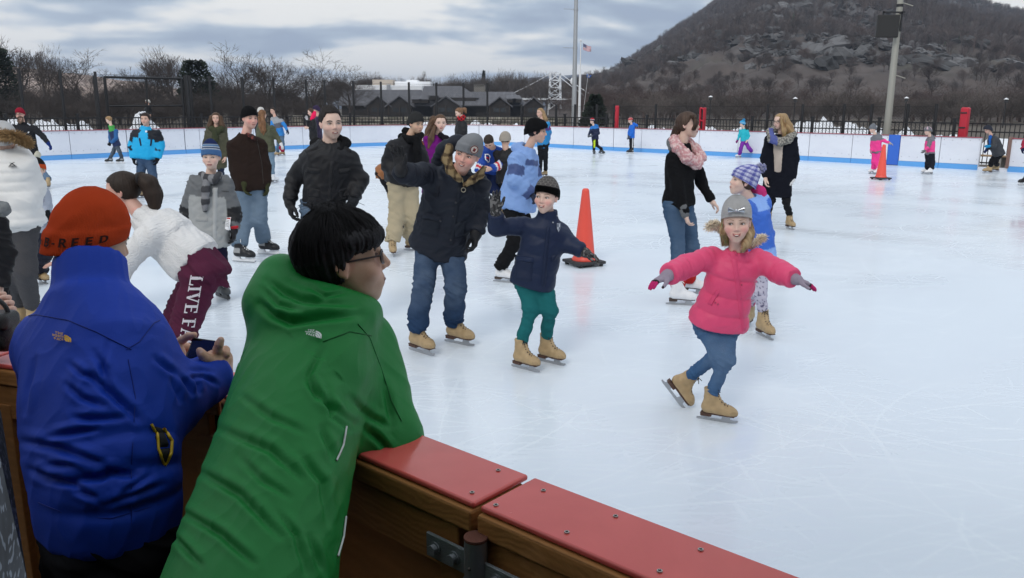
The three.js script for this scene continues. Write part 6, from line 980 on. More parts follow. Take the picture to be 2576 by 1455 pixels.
{ // man in the leather jacket
  const a = person({
    label: 'dark haired young man in black leather jacket with black gloves', H: 1.84, D: 6.4, hh: .236, skin: 'pale', head: [832, 312, 0], face: [30, 2, 2], neck: [828, 368, 0], hip: [815, 512, 0], yaw: 8, sw: .168, brow: [.03, .02, .015], stubble: .35, eye: .024, gaze: [.5, -.2], open: .5, lips: [.38, .16, .14],
    armA: { sh: [776, 398, .02], el: [737, 450, .04], wr: [729, 506, -.04], glove: BLKG, hand: { d: [.05, -1, .1], n: [.9, 0, -.4], t: 1, ...RELAX } }, armB: { sh: [876, 398, .02], el: [905, 450, .03], wr: [889, 500, -.06], glove: G([.03, .032, .036], 'knit'), hand: { d: [-.15, -1, .1], n: [-1, 0, -.3], t: -1, ...RELAX } },
    legA: { kn: [795, 660, 0], foot: [792, 846], toe: 10 }, legB: { kn: [845, 660, 0], foot: [850, 842], toe: 30 },
    trousers: { c: [.10, .15, .22], type: 'denim', r: [.098, .074, .07], fade: .3 },
    jacket: { c: [.010, .010, .012], hem: .06, torso: .5, amp: .010, fq: .8, type: 'leather', r: [.070, .060, .050], prof: [[-.09, .158, .13], [0, .162, .132], [.3, .162, .13], [.6, .178, .132], [.85, .182, .118], [.95, .13, .10], [1, .09, .085]], collar: .03 },
    hair: { color: [.012, .009, .008], line: .33, sides: -.06, nape: -.24, thick: .022, rise: .05, temple: .03, strand: .035 },
    rolls: [{ name: 'hood', pts: [[795, 362, .06, .05], [812, 372, -.02, .04], [832, 398, -.08, .022], [850, 380, -.04, .03], [868, 360, .06, .04], [838, 345, .13, .05]], c: [.010, .010, .011], amp: .006, type: 'cotton' }],
  });
  const m = cloth('leather'), c = [.012, .012, .014]; for (const q of [[[770, 420], [808, 424], [806, 440], [769, 436]], [[850, 424], [882, 420], [883, 436], [852, 440]]]) patch(a, a.jm, 'pocket_flap', q, m, { c, off: .010, nv: 4 }); for (const q of [[[778, 470], [806, 478], [804, 500], [776, 496]], [[850, 478], [876, 470], [878, 494], [852, 500]]]) patch(a, a.jm, 'pocket', q, m, { c, off: .008 });
  patch(a, a.jm, 'placket', [[828, 404], [842, 404], [834, 512], [822, 512]], m, { c, off: .008, nu: 4, nv: 20 }); for (const q of [[[763, 378], [800, 366], [802, 374], [766, 387]], [[862, 362], [886, 378], [884, 386], [860, 371]]]) patch(a, a.jm, 'shoulder_strap', q, m, { c, off: .010, nv: 3 });
  for (const q of [[[720, 494], [742, 496], [741, 506], [719, 504]], [[880, 486], [900, 488], [899, 498], [879, 496]]]) patch(a, a.jm, 'cuff_strap', q, m, { c, off: .010, nv: 3 });
}
{ // khaki man
  const a = person({
    label: 'man in black jacket, charcoal knit cap and loose khaki trousers', H: 1.80, hh: .232, skin: 'asian', head: [1046, 313, -.02], face: [48, 6, 0], neck: [1026, 352, 0], hip: [1012, 452, 0], yaw: 40, sw: .165, eye: .018, brow: [.03, .02, .015],
    armA: { sh: [990, 372, -.12], el: [975, 415, -.1], wr: [995, 448, -.22], hand: null }, armB: { sh: [1050, 372, .1], el: [1064, 412, .06], wr: [1052, 445, -.05], hand: null },
    legA: { kn: [998, 545, -.06], foot: [988, 642], toe: 12 }, legB: { kn: [1038, 545, .0], foot: [1034, 630], toe: 68 },
    trousers: { c: [.40, .335, .225], r: [.112, .096, .098], amp: .014, up: .05, wide: 1.12 },
    jacket: { c: [.010, .010, .012], hem: .05, torso: .5, amp: .011, bulk: 1.08, r: [.10, .084, .072], prof: [[-.10, .205, .165], [0, .215, .175], [.3, .21, .17], [.6, .205, .155], [.85, .19, .13], [.95, .13, .10], [1, .10, .09]], collar: .05 },
    hat: { brim: [.20, -.12], top: .68, cuff: .3, ribs: 26, rib: .016, colour: (u, v) => { const k = .03 + .02 * Math.abs(Math.sin(u * 200) * Math.sin(v * 60)); return [k, k, k]; } }, hair: { color: HAIRS.black, line: .2, sides: -.1, nape: -.28, thick: .03 },
    rolls: [{ pts: [[1010, 345, .0, .05], [1030, 352, -.1, .046], [1050, 348, -.1, .044], [1058, 340, -.04, .036], [1020, 330, .08, .05]], c: [.008, .008, .009], amp: .006 }, { pts: [[1048, 350, -.12, .05], [1050, 380, -.16, .046], [1056, 425, -.16, .040]], c: [.008, .008, .009], amp: .006 }],
  });
  seam(a, a.t.children[0], 'drawstring', [[1046, 345], [1050, 358], [1056, 372]], .005, std([.4, .08, .02], .7), { f: a.jf, lift: .075 });
}
person({ // behind the khaki man
  label: 'bent over person in rust brown jacket hidden behind the man in khaki trousers', H: 1.7, D: 12.4, hh: .225, hip: [968, 432, 0], neck: [1040, 380, 0], head: [1068, 385, 0], face: [90, 40, 0], yaw: 90, faceless: 1,
  armA: { el: [1035, 420, -.1], wr: [1020, 440, -.1], hand: null }, armB: { el: [1035, 420, .1], wr: [1020, 440, .1], hand: null }, legA: { foot: [1000, 582], toe: 40, kn: [990, 500, 0] }, legB: { foot: [1012, 586], toe: 50, kn: [1006, 500, 0] }, skates: 'hockey',
  trousers: { c: DK, r: [.095, .07, .065] }, jacket: { c: [.28, .115, .045], hem: .08, torso: .45 }, hair: { color: HAIRS.brown },
});
person({ // purple jacket girl
  label: 'girl with long wavy brown hair in bright purple jacket', H: 1.66, D: 11.3, fem: 1, hh: .222, skin: 'pale', head: [1108, 310, 0], face: [12, 4, 0], neck: [1098, 344, .02], hip: [1092, 470, .02], yaw: 35, sw: .15, smile: .3, lips: [.5, .12, .12], brow: [.05, .03, .02],
  armA: { el: [1068, 410, 0], wr: [1080, 450, -.1], hand: RELAX }, armB: { el: [1122, 405, .1], wr: [1120, 445, 0], hand: RELAX }, legA: { foot: [1085, 590], toe: 20 }, legB: { foot: [1110, 590], toe: 20 },
  trousers: { c: [.03, .04, .07], type: 'denim' }, jacket: { c: [.16, .012, .17], type: 'fleece', hem: .08, collar: .05, r: [.072, .058, .05] },
  hair: { color: HAIRS.brown, shine: [.16, .09, .05], line: .30, strand: .04, locks: [[[1090, 300, .05, .05], [1080, 330, .04, .055], [1074, 352, .0, .055], [1070, 372, -.02, .03]], [[1094, 320, -.05, .03], [1084, 350, -.1, .04], [1078, 372, -.12, .02]]] },
  rolls: [{ pts: [[1108, 340, -.05, .04], [1122, 350, -.05, .045], [1128, 362, -.04, .035]], c: [.012, .010, .014] }],
});
{ // hockey jersey
  const a = person({
    label: 'dark haired boy in blue hockey jersey bending down with head lowered', H: 1.62, D: 13.4, hh: .22, skin: 'fair', head: [1230, 357, -.3], face: [-15, 58, 0], neck: [1240, 372, -.12], hip: [1237, 432, .1], spine: [[1240, 398, .02]], yaw: -10, sw: .17,
    armA: { el: [1212, 412, -.25], wr: [1200, 436, -.3], hand: RELAX }, armB: { sh: [1258, 385, -.1], el: [1262, 415, -.25], wr: [1236, 424, -.35], hand: RELAX },
    legA: { kn: [1222, 478, -.15], foot: [1218, 540], toe: 10, kind: 'white' }, legB: { kn: [1248, 480, -.1], foot: [1250, 536], toe: 20 },
    trousers: { c: [.010, .018, .06], r: [.10, .08, .075] }, jacket: { hem: .05, torso: .42, collar: .03, r: [.09, .085, .075], colour: i => i.onSleeve && i.fore ? (i.h > .2 && i.h < .34 ? [.65, .65, .67] : i.h > .34 && i.h < .55 ? [.50, .015, .03] : i.h >= .55 && i.h < .68 ? [.65, .65, .67] : [.012, .055, .30]) : [.012, .055, .30] },
    hair: { color: HAIRS.dark, thick: .03, line: .2 },
  });
  const num = (s, col) => decal(64, 64, x => { x.clearRect(0, 0, 64, 64); x.fillStyle = col; x.font = 'bold 62px sans-serif'; x.fillText(s, 14, 54); }); patch(a, a.jm, 'number', [[1255, 386], [1265, 384], [1266, 400], [1256, 402]], num('3', '#e8e8ee'), { off: .02, thin: 1, nu: 4, nv: 4 });
  patch(a, a.jm, 'chest_shield', [[1218, 388], [1234, 388], [1234, 412], [1218, 410]], decal(64, 80, x => { x.clearRect(0, 0, 64, 80); x.strokeStyle = '#e8e8ee'; x.lineWidth = 8; x.beginPath(); x.moveTo(6, 6); x.lineTo(58, 6); x.lineTo(56, 48); x.lineTo(32, 74); x.lineTo(8, 48); x.closePath(); x.stroke(); x.fillStyle = '#c8283a'; x.fillRect(14, 28, 36, 12); }), { off: .02, thin: 1, nu: 5, nv: 5 });
}
person({ label: 'person in cream beanie and black jacket seen from behind', H: 1.66, D: 13.2, hh: .225, skin: 'fair', head: [1271, 352, 0], face: [165, 10, 0], neck: [1274, 380, 0], hip: [1274, 448, 0], yaw: 165, faceless: 1, armA: { el: [1258, 415, 0], wr: [1262, 445, -.05], hand: RELAX }, armB: { el: [1292, 415, 0], wr: [1288, 445, -.05], hand: RELAX }, legA: { foot: [1268, 545], toe: 170 }, legB: { foot: [1284, 545], toe: 170 }, trousers: { c: DK }, jacket: { c: [.010, .010, .012], hem: .1, collar: .05 }, hat: { brim: [.10, -.18], top: .62, cuff: .3, ribs: 40, rib: .008, colour: plain([.42, .37, .31]), big: 1.05 }, hair: { color: HAIRS.brown, nape: -.4, thick: .04 } });
{ // light blue jacket
  const a = person({
    label: 'woman in periwinkle blue jacket and black beanie striding right', H: 1.70, D: 8.4, fem: 1, hh: .224, skin: 'fair', head: [1350, 331, 0], face: [80, 4, 0], neck: [1322, 384, .02], hip: [1300, 512, 0], yaw: 68, sw: .15, brow: [.05, .03, .025],
    armA: { sh: [1300, 402, -.14], el: [1294, 450, -.22], wr: [1336, 486, -.2], glove: G([.012, .016, .035], 'nylon'), hand: { d: [.6, -.8, 0], n: [-.8, -.5, 0], t: -1, curl: .7, L: .16 } }, armB: { sh: [1335, 400, .14], el: [1345, 450, .2], wr: [1365, 480, .1], glove: G([.012, .016, .035], 'nylon'), hand: RELAX },
    legA: { kn: [1296, 605, -.1], foot: [1262, 710], toe: 66, kind: 'white' }, legB: { kn: [1325, 605, .1], foot: [1325, 690, .25], toe: 60, kind: 'white' },
    trousers: { c: [.009, .009, .010], r: [.10, .08, .068], amp: .012, up: .15, flare: .01 },
    jacket: { hem: .06, torso: .46, bulk: 1.05, amp: .012, r: [.085, .078, .066], prof: [[-.12, .225, .195], [0, .22, .19], [.3, .205, .17], [.6, .195, .15], [.85, .18, .125], [.95, .13, .10], [1, .095, .09]], collar: .07, collarW: .092, colour: i => { const P = [.215, .345, .64], S = [.055, .085, .21]; if (i.onSleeve) return !i.fore && i.h > .35 && i.h < .9 ? S : i.fore && i.h > .72 ? S : P; return i.t > .80 && i.t < .9 ? S : P; }, extra: [[[1296, 372, .02, .05], [1312, 368, .05, .045], [1330, 376, .06, .04]]] },
    hat: { brim: [.20, -.2], top: .62, cuff: .28, ribs: 44, rib: .006, colour: plain([.008, .008, .009]), slouch: .08, big: 1.1 }, hair: { color: HAIRS.black, line: .15, nape: -.42, thick: .04, sides: -.35, temple: .03 },
  });
}
{ // pink scarf
  const a = person({
    label: 'woman in black fleece, pink chunky scarf and jeans on white skates', H: 1.72, D: 7.5, fem: 1, hh: .226, skin: 'pale', head: [1731, 315, 0], face: [60, -3, 0], neck: [1712, 372, .02], hip: [1708, 508, 0], yaw: 45, sw: .150, brow: [.05, .03, .02], lips: [.42, .13, .13], blush: .9,
    armA: { sh: [1692, 402, -.1], el: [1706, 478, -.16], wr: [1724, 538, -.2], hand: { d: [.3, -1, .1], n: [1, -.1, 0], t: -1, curl: .5, L: .165 } }, armB: { sh: [1748, 400, .1], el: [1766, 462, .1], wr: [1790, 506, .04], hand: { d: [.8, -.7, 0], n: [-.6, -.8, 0], t: 1, curl: .5, L: .16 } },
    legA: { kn: [1706, 620, -.06], foot: [1704, 767], toe: 78 }, legB: { kn: [1742, 618, .08], foot: [1732, 738, .30], toe: 70 }, skates: 'white', footL: .285,
    trousers: { c: [.05, .10, .18], type: 'denim', r: [.098, .066, .052], fade: .35, amp: .008, up: .9 },
    jacket: { c: [.008, .008, .009], hem: .04, torso: .47, amp: .007, type: 'fleece', r: [.064, .052, .044], prof: [[-.07, .172, .14], [0, .17, .138], [.25, .152, .118], [.5, .150, .12], [.75, .160, .125], [.93, .12, .09], [1, .08, .075]] },
    hair: { color: [.045, .027, .020], shine: [.11, .07, .05], fibres: 120, line: .26, strand: .035, sides: -.08, nape: -.32, thick: .05, locks: [[[1706, 322, .06, .045], [1700, 345, .08, .045], [1698, 352, .08, .03]], [[1742, 292, -.11, .02], [1752, 308, -.12, .018], [1745, 324, -.115, .014]]] },
    rolls: [{ pts: [[1696, 352, -.02, .046], [1706, 372, -.11, .052], [1728, 396, -.14, .054], [1752, 412, -.10, .050], [1764, 396, -.0, .044], [1752, 376, .04, .04], [1724, 350, .08, .04], [1702, 344, .06, .04]], c: [.62, .37, .37], amp: .012, freq: 32, colour: (x, y, z) => { const n = noise(x * 50, y * 50, z * 50); return n > .05 ? [.70, .52, .50] : [.55, .28, .29]; } }, { name: 'hood', pts: [[1690, 358, .04, .05], [1696, 372, .0, .045], [1712, 380, .1, .045]], c: [.16, .165, .17], amp: .004, type: 'fleece' }, { name: 'sock', pts: [[1706, 704, -.02, .068], [1706, 716, -.02, .07]], c: [.45, .02, .02], amp: .008 }, { name: 'sock', pts: [[1734, 686, .24, .064], [1734, 698, .25, .066]], c: [.45, .02, .02], amp: .008 }, { name: 'cuff', pts: [[1719, 520, -.19, .042], [1724, 540, -.2, .040]], c: [.14, .145, .15], amp: .003 }],
  });
}
{ // plaid hat girl
  const pl = canvasTex(512, 256, (x, w, h) => { x.fillStyle = '#b9bce0'; x.fillRect(0, 0, w, h); for (let i = 0; i < 8; i++) { x.fillStyle = 'rgba(70,72,160,.55)'; x.fillRect(i * 64 + 8, 0, 20, h); x.fillStyle = 'rgba(235,235,250,.7)'; x.fillRect(i * 64 + 40, 0, 8, h); } for (let j = 0; j < 5; j++) { x.fillStyle = 'rgba(70,72,160,.5)'; x.fillRect(0, j * 56 + 10, w, 20); x.fillStyle = 'rgba(235,235,250,.6)'; x.fillRect(0, j * 56 + 42, w, 7); } });
  const a = person({
    label: 'girl in plaid lilac pompom hat and blue coat behind the girl in pink', H: 1.42, kid: 1, fem: 1, D: 6.35, hh: .214, skin: 'pale', head: [1868, 458, 0], face: [-86, -4, -8], neck: [1892, 508, .02], hip: [1900, 640, .02], yaw: -70, sw: .14, brow: [.1, .06, .04],
    armA: { sh: [1880, 530, -.1], el: [1875, 590, -.1], wr: [1880, 640, -.1], hand: RELAX }, armB: { sh: [1908, 530, .02], el: [1922, 585, .02], wr: [1918, 640, -.02], glove: G(DK), hand: RELAX },
    legA: { kn: [1886, 740, .12], foot: [1882, 820], toe: -30 }, legB: { kn: [1912, 735, -.02], foot: [1918, 846], toe: 14 }, footL: .31,
    trousers: { c: [.5, .47, .56], r: [.092, .062, .05], amp: .006, up: .8, colour: (x, y, z) => { const a = Math.abs(noise(x * 26, y * 26, z * 26)), b = noise(x * 14 + 9, y * 14, z * 14); return a < .05 ? [.10, .09, .16] : b > .42 ? [.55, .10, .20] : [.52, .49, .58]; } },
    jacket: { hem: .07, torso: .42, bulk: 1.04, amp: .010, r: [.085, .078, .066], prof: [[-.22, .21, .185], [0, .20, .17], [.4, .185, .15], [.8, .175, .13], [.95, .12, .09], [1, .09, .085]], collar: .06, colour: (i, x, y, z) => i.onSleeve ? [.045, .14, .55] : i.t < .30 ? [.24, .40, .78] : i.t > .88 ? [.24, .40, .78] : [.045, .14, .55], extra: [[[1898, 500, .06, .06], [1920, 505, .06, .05], [1930, 515, .02, .04]]] },
    hat: { brim: [.16, -.16], top: .70, cuff: .0, ribs: 8, rib: .004, slouch: .25, big: 1.06, colour: plain([1, 1, 1]), mat: cloth('fleece', { map: pl }), pom: [0, .62, -.52], pomR: .22, pomC: i => i % 3 ? [.36, .38, .66] : [.62, .63, .78] },
    hair: { color: HAIRS.brown, line: .25, nape: -.5, thick: .05, sides: -.3 }, rolls: [{ name: 'hood_lining', pts: [[1898, 474, .06, .04], [1912, 482, .06, .04], [1920, 494, .04, .03]], c: [.55, .04, .18], amp: .006 }],
  });
}
const a0x = atDepth(1938, 345, 12.4).x;
{ // black coat
  const a = person({
    label: 'blonde woman in long black coat, grey chunky scarf and glasses', H: 1.76, D: 12.4, fem: 1, hh: .226, skin: 'pale', head: [1962, 306, 0], face: [-55, 4, 0], neck: [1966, 343, .03], hip: [1958, 440, .02], yaw: -18, sw: .165, smile: .7, brow: [.2, .12, .06],
    armA: { el: [1924, 400, .02], wr: [1926, 448, -.08], hand: RELAX }, armB: { el: [2000, 402, .02], wr: [1994, 450, -.05], hand: { ...RELAX, d: [-.2, -1, 0], n: [-1, 0, 0] }, glove: G([.66, .65, .64], 'wool') },
    legA: { kn: [1940, 505, 0], foot: [1932, 566, .2], toe: -20 }, legB: { kn: [1978, 508, -.05], foot: [1985, 576], toe: 8 }, footL: .27,
    trousers: { c: DK, r: [.09, .06, .048], up: .8 },
    jacket: { c: [.007, .008, .013], hem: .34, torso: .5, amp: .008, type: 'wool', r: [.078, .066, .056], prof: [[-.58, .225, .155], [-.2, .215, .15], [.2, .20, .145], [.6, .195, .14], [.85, .185, .12], [.95, .13, .10], [1, .09, .085]] },
    hair: { color: HAIRS.sandy, shine: [.48, .33, .17], fibres: 110, line: .30, strand: .03, locks: [[[1972, 295, .04, .06], [1984, 320, .02, .062], [1992, 338, -.02, .05], [1994, 350, -.04, .02]], [[1966, 300, -.1, .03], [1972, 328, -.12, .035], [1974, 345, -.13, .02]]] },
    rolls: [{ pts: [[1936, 330, -.04, .05], [1942, 350, -.12, .058], [1962, 358, -.16, .06], [1984, 350, -.12, .06], [1996, 338, -.02, .05], [1972, 328, .1, .05], [1944, 326, .06, .05]], amp: .014, freq: 30, colour: (x, y, z) => { if (Math.abs(x - a0x) < .05 && y < 1.53) return [.10, .12, .32]; const n = noise(x * 40, y * 40, z * 40); return n > 0 ? [.34, .32, .28] : [.13, .125, .115]; } }],
  });
  glasses(a);
  patch(a, a.jm, 'sweater_front', [[1944, 356], [1972, 360], [1966, 436], [1948, 434]], cloth('knit'), { c: [.52, .44, .38], off: .012, nu: 6, nv: 12 });
}
// ---- left side
{ // white puffer
  const a = person({
    label: 'woman in white puffer jacket with brown fur hood at the left edge', H: 1.72, D: 6.3, fem: 1, hh: .228, skin: 'fair', head: [8, 350, 0], face: [-160, 10, 0], neck: [14, 392, 0], hip: [38, 560, 0], yaw: 165, sw: .17, faceless: 1,
    armA: { sh: [-30, 420, 0], el: [-62, 500, -.1], wr: [-20, 545, -.2], hand: null }, armB: { sh: [62, 418, 0], el: [84, 470, .06], wr: [58, 520, -.12], hand: null },
    legA: { kn: [22, 680, 0], foot: [60, 822], toe: 150 }, legB: { kn: [62, 680, -.05], foot: [92, 830], toe: 150 },
    trousers: { c: [.085, .083, .088], r: [.105, .082, .062], type: 'denim', amp: .007, up: .7, fade: 0 },
    jacket: { c: [.74, .73, .71], hem: .02, torso: .48, bulk: 1.1, amp: .007, puff: .012, space: .07, r: [.095, .085, .075], prof: [[-.05, .20, .17], [.02, .215, .18], [.2, .195, .16], [.5, .19, .15], [.8, .185, .13], [.95, .13, .10], [1, .09, .085]], extra: [[[-10, 372, .1, .08], [20, 380, .12, .08], [52, 392, .06, .07], [72, 410, .0, .05]]] },
    hat: { brim: [.1, -.3], top: .62, cuff: .25, ribs: 30, rib: .01, colour: plain([.70, .70, .70]), big: 1.06 }, hair: { color: HAIRS.brown },
    fur: [{ pts: [[-25, 345, -.06, .05], [5, 338, -.12, .052], [35, 340, -.12, .055], [60, 352, -.06, .05], [72, 362, 0, .04]], c: [.42, .27, .13], n: 3600 }],
    rolls: [{ name: 'sweater', pts: [[0, 556, .0, .105], [40, 560, 0, .13], [66, 556, 0, .09]], colour: (x, y, z) => noise(x * 60, y * 60, z * 60) > .05 ? [.12, .12, .125] : [.035, .035, .04], amp: .006 }],
  });
  patch(a, a.jm, 'logo', [[21, 410], [42, 410], [44, 424], [22, 424]], decal(96, 64, x => { x.clearRect(0, 0, 96, 64); x.strokeStyle = '#15171c'; x.lineWidth = 9; x.beginPath(); x.moveTo(16, 8); x.lineTo(74, 42); x.moveTo(74, 6); x.lineTo(20, 42); x.stroke(); x.fillStyle = '#15171c'; x.fillRect(8, 44, 80, 7); x.fillRect(4, 55, 88, 5); }), { off: .018, thin: 1, nu: 5, nv: 4 });
}
{ // orange hat child
  const a = person({
    label: 'blond child in orange and black beanie peeking from behind the white puffer jacket', H: 1.36, kid: 1, D: 8.2, hh: .212, skin: 'pale', head: [91, 428, 0], face: [14, 4, 0], neck: [88, 466, 0], hip: [90, 580, 0], yaw: 10, sw: .14, brow: [.25, .17, .1], lips: [.48, .2, .18],
    armA: { el: [62, 520, 0], wr: [66, 560, -.05], hand: RELAX }, armB: { sh: [104, 480, 0], el: [112, 518, 0], wr: [117, 538, -.06], glove: G(DK), hand: { d: [.5, -.8, 0], n: [-1, 0, 0], t: 1, curl: .6 } },
    legA: { kn: [82, 640, 0], foot: [82, 716], toe: 20 }, legB: { kn: [104, 640, -.05], foot: [106, 712], toe: 50 }, footL: .3,
    trousers: { c: [.008, .009, .02], r: [.115, .105, .10], amp: .014, up: .1, type: 'nylon' }, jacket: { c: [.38, .41, .48], hem: .02, torso: .42, type: 'fleece', r: [.07, .062, .05], amp: .01 },
    hat: { brim: [.18, -.12], top: .62, cuff: .36, ribs: 40, rib: .006, colour: (u, v) => v < .36 ? [.72, .10, .025] : [.02, .018, .018] }, hair: { color: HAIRS.blond, line: .22, nape: -.45, sides: -.3, thick: .03 },
  });
  patch(a, a.t.children.find(q => q.name === 'hat'), 'hat_print', [[79, 404], [104, 404], [104, 416], [79, 416]], decal(128, 48, x => { x.clearRect(0, 0, 128, 48); x.fillStyle = '#3a1408'; x.font = 'bold 40px sans-serif'; x.fillText('OTON', 2, 40, 120); }), { f: (x, y, z) => Math.hypot(x - a.hd.o.c.x, (y - a.hd.o.c.y), z - a.hd.o.c.z) - .104, off: .004, thin: 1, nu: 6, nv: 3 });
  patch(a, a.jm, 'print', [[92, 488], [112, 484], [112, 512], [94, 514]], decal(96, 96, x => { x.clearRect(0, 0, 96, 96); x.fillStyle = '#3a2f4a'; x.font = 'bold 40px serif'; x.fillText('HFA', 6, 42); x.fillText('ING', 14, 86); }), { off: .012, thin: 1, nu: 5, nv: 5 });
}
{ // bearded man
  const a = person({
    label: 'man with glasses and moustache in red knit hat and charcoal jacket', H: 1.82, D: 18.6, hh: .235, skin: 'pink', head: [50, 288, 0], face: [4, 2, 0], neck: [56, 314, 0], hip: [72, 388, 0], yaw: 5, sw: .19, smile: 1,
    armA: { el: [14, 350, 0], wr: [12, 375, 0], hand: RELAX }, armB: { sh: [84, 322, 0], el: [106, 342, 0], wr: [120, 360, -.05], glove: G([.012, .03, .16], 'knit'), hand: { d: [.5, -.9, 0], n: [-1, 0, 0], t: 1, ...RELAX } },
    legA: { foot: [58, 478], toe: 0 }, legB: { kn: [100, 428, -.05], foot: [122, 474], toe: 20 }, trousers: { c: [.13, .20, .30], type: 'denim', r: [.105, .085, .08] },
    jacket: { c: [.022, .022, .025], hem: .02, torso: .5, type: 'wool', amp: .01, bulk: 1.08 }, hat: { brim: [.2, -.15], top: .66, cuff: .28, colour: (u, v) => v < .28 ? [.28, .012, .03] : [.30, .015, .035], ribs: 40, rib: .006 }, hair: { color: HAIRS.brown },
    rolls: [{ name: 'beard', pts: [[44, 296, -.125, .018], [50, 294, -.14, .014], [57, 296, -.125, .018]], c: [.08, .045, .028], amp: .004, type: 'hair' }, { name: 'beard', pts: [[44, 296, -.12, .016], [45, 305, -.10, .018], [50, 309, -.10, .02], [56, 305, -.10, .018], [57, 297, -.12, .016]], c: [.12, .075, .05], amp: .004, type: 'hair' }, { name: 'shirt_hem', pts: [[55, 393, .0, .10], [90, 390, 0, .10]], c: [.55, .52, .42], amp: .005 }],
  }); glasses(a);
  patch(a, a.jm, 'badge', [[68, 330], [74, 330], [74, 336], [68, 336]], std([.6, .6, .6], .8), { off: .012, nu: 2, nv: 2 });
}
{ // green and blue boy
  person({
    label: 'curly haired boy in green, blue and navy jacket skating left near the far wall', H: 1.45, kid: 1, D: 26.5, hh: .212, skin: 'pale', head: [273, 302, 0], face: [-70, 18, 0], neck: [279, 320, 0], hip: [292, 362, 0], yaw: -65, sw: .15,
    armA: { sh: [276, 330, .1], el: [276, 345, .1], wr: [276, 360, 0], glove: G(DK), hand: RELAX }, armB: { sh: [292, 330, -.1], el: [292, 348, -.15], wr: [278, 360, -.2], glove: G(DK), hand: RELAX }, legA: { kn: [283, 385, .05], foot: [278, 411], toe: -80 }, legB: { kn: [300, 382, -.05], foot: [306, 411], toe: -80 }, skates: 'hockey', footL: .34,
    trousers: { c: [.07, .085, .11], type: 'denim', r: [.085, .07, .066] }, jacket: { hem: .08, torso: .42, colour: i => i.onSleeve ? [.02, .10, .27] : i.t > .78 ? [.045, .30, .055] : [.016, .028, .085], extra: [[[276, 318, .05, .06], [284, 318, .08, .05]]] }, hair: { color: HAIRS.sandy, curl: 1, thick: .07, line: .25, sides: -.05, nape: -.2 },
  });
  const a = person({
    label: 'smiling man in bright turquoise ski jacket with black shoulders', H: 1.78, hh: .232, skin: 'fair', head: [365, 300, 0], face: [4, 2, 0], neck: [367, 326, 0], hip: [366, 396, 0], yaw: 2, sw: .17, smile: 1, brow: [.02, .015, .012], D: 16.4,
    armA: { sh: [342, 340, 0], el: [334, 366, .02], wr: [336, 398, -.06], glove: G(DK), hand: RELAX }, armB: { sh: [394, 340, 0], el: [402, 366, .02], wr: [396, 398, -.06], glove: G(DK), hand: RELAX },
    legA: { kn: [354, 446, 0], foot: [354, 498], toe: -10 }, legB: { kn: [384, 446, 0], foot: [392, 494], toe: 15 }, trousers: { c: [.045, .085, .16], type: 'denim', r: [.10, .078, .07], fade: .2 },
    jacket: { hem: .0, torso: .5, bulk: 1.1, amp: .011, r: [.105, .092, .075], collar: .07, collarW: .09, prof: [[-.04, .17, .14], [.06, .205, .165], [.3, .21, .165], [.6, .205, .155], [.85, .195, .13], [.95, .13, .10], [1, .09, .085]], colour: (i, x, y, z) => { const T = [.012, .36, .66], K = [.010, .012, .018]; if (i.collar < .02) return T; if (i.onSleeve) { if (!i.fore) return i.h < .62 ? K : T; return i.h < .5 && i.h > .12 ? (noise(x * 9, y * 9, z) > .1 ? T : K) : T; } if (i.t > .70 && Math.abs(i.u) > .42) return K; return T; } },
    hair: { color: [.020, .012, .010], line: .24, thick: .075, sides: -.15, nape: -.3 },
  });
  const m = cloth('nylon'), c = [.010, .012, .03]; patch(a, a.jm, 'pocket', [[347, 346], [352, 345], [357, 368], [352, 369]], m, { c, off: .012, nu: 3, nv: 6 }); patch(a, a.jm, 'pocket', [[378, 345], [384, 346], [381, 369], [376, 368]], m, { c, off: .012, nu: 3, nv: 6 }); patch(a, a.jm, 'shirt', [[362, 328], [372, 328], [370, 334], [365, 334]], m, { c: [.7, .7, .72], off: .01, nu: 3, nv: 3 });
}
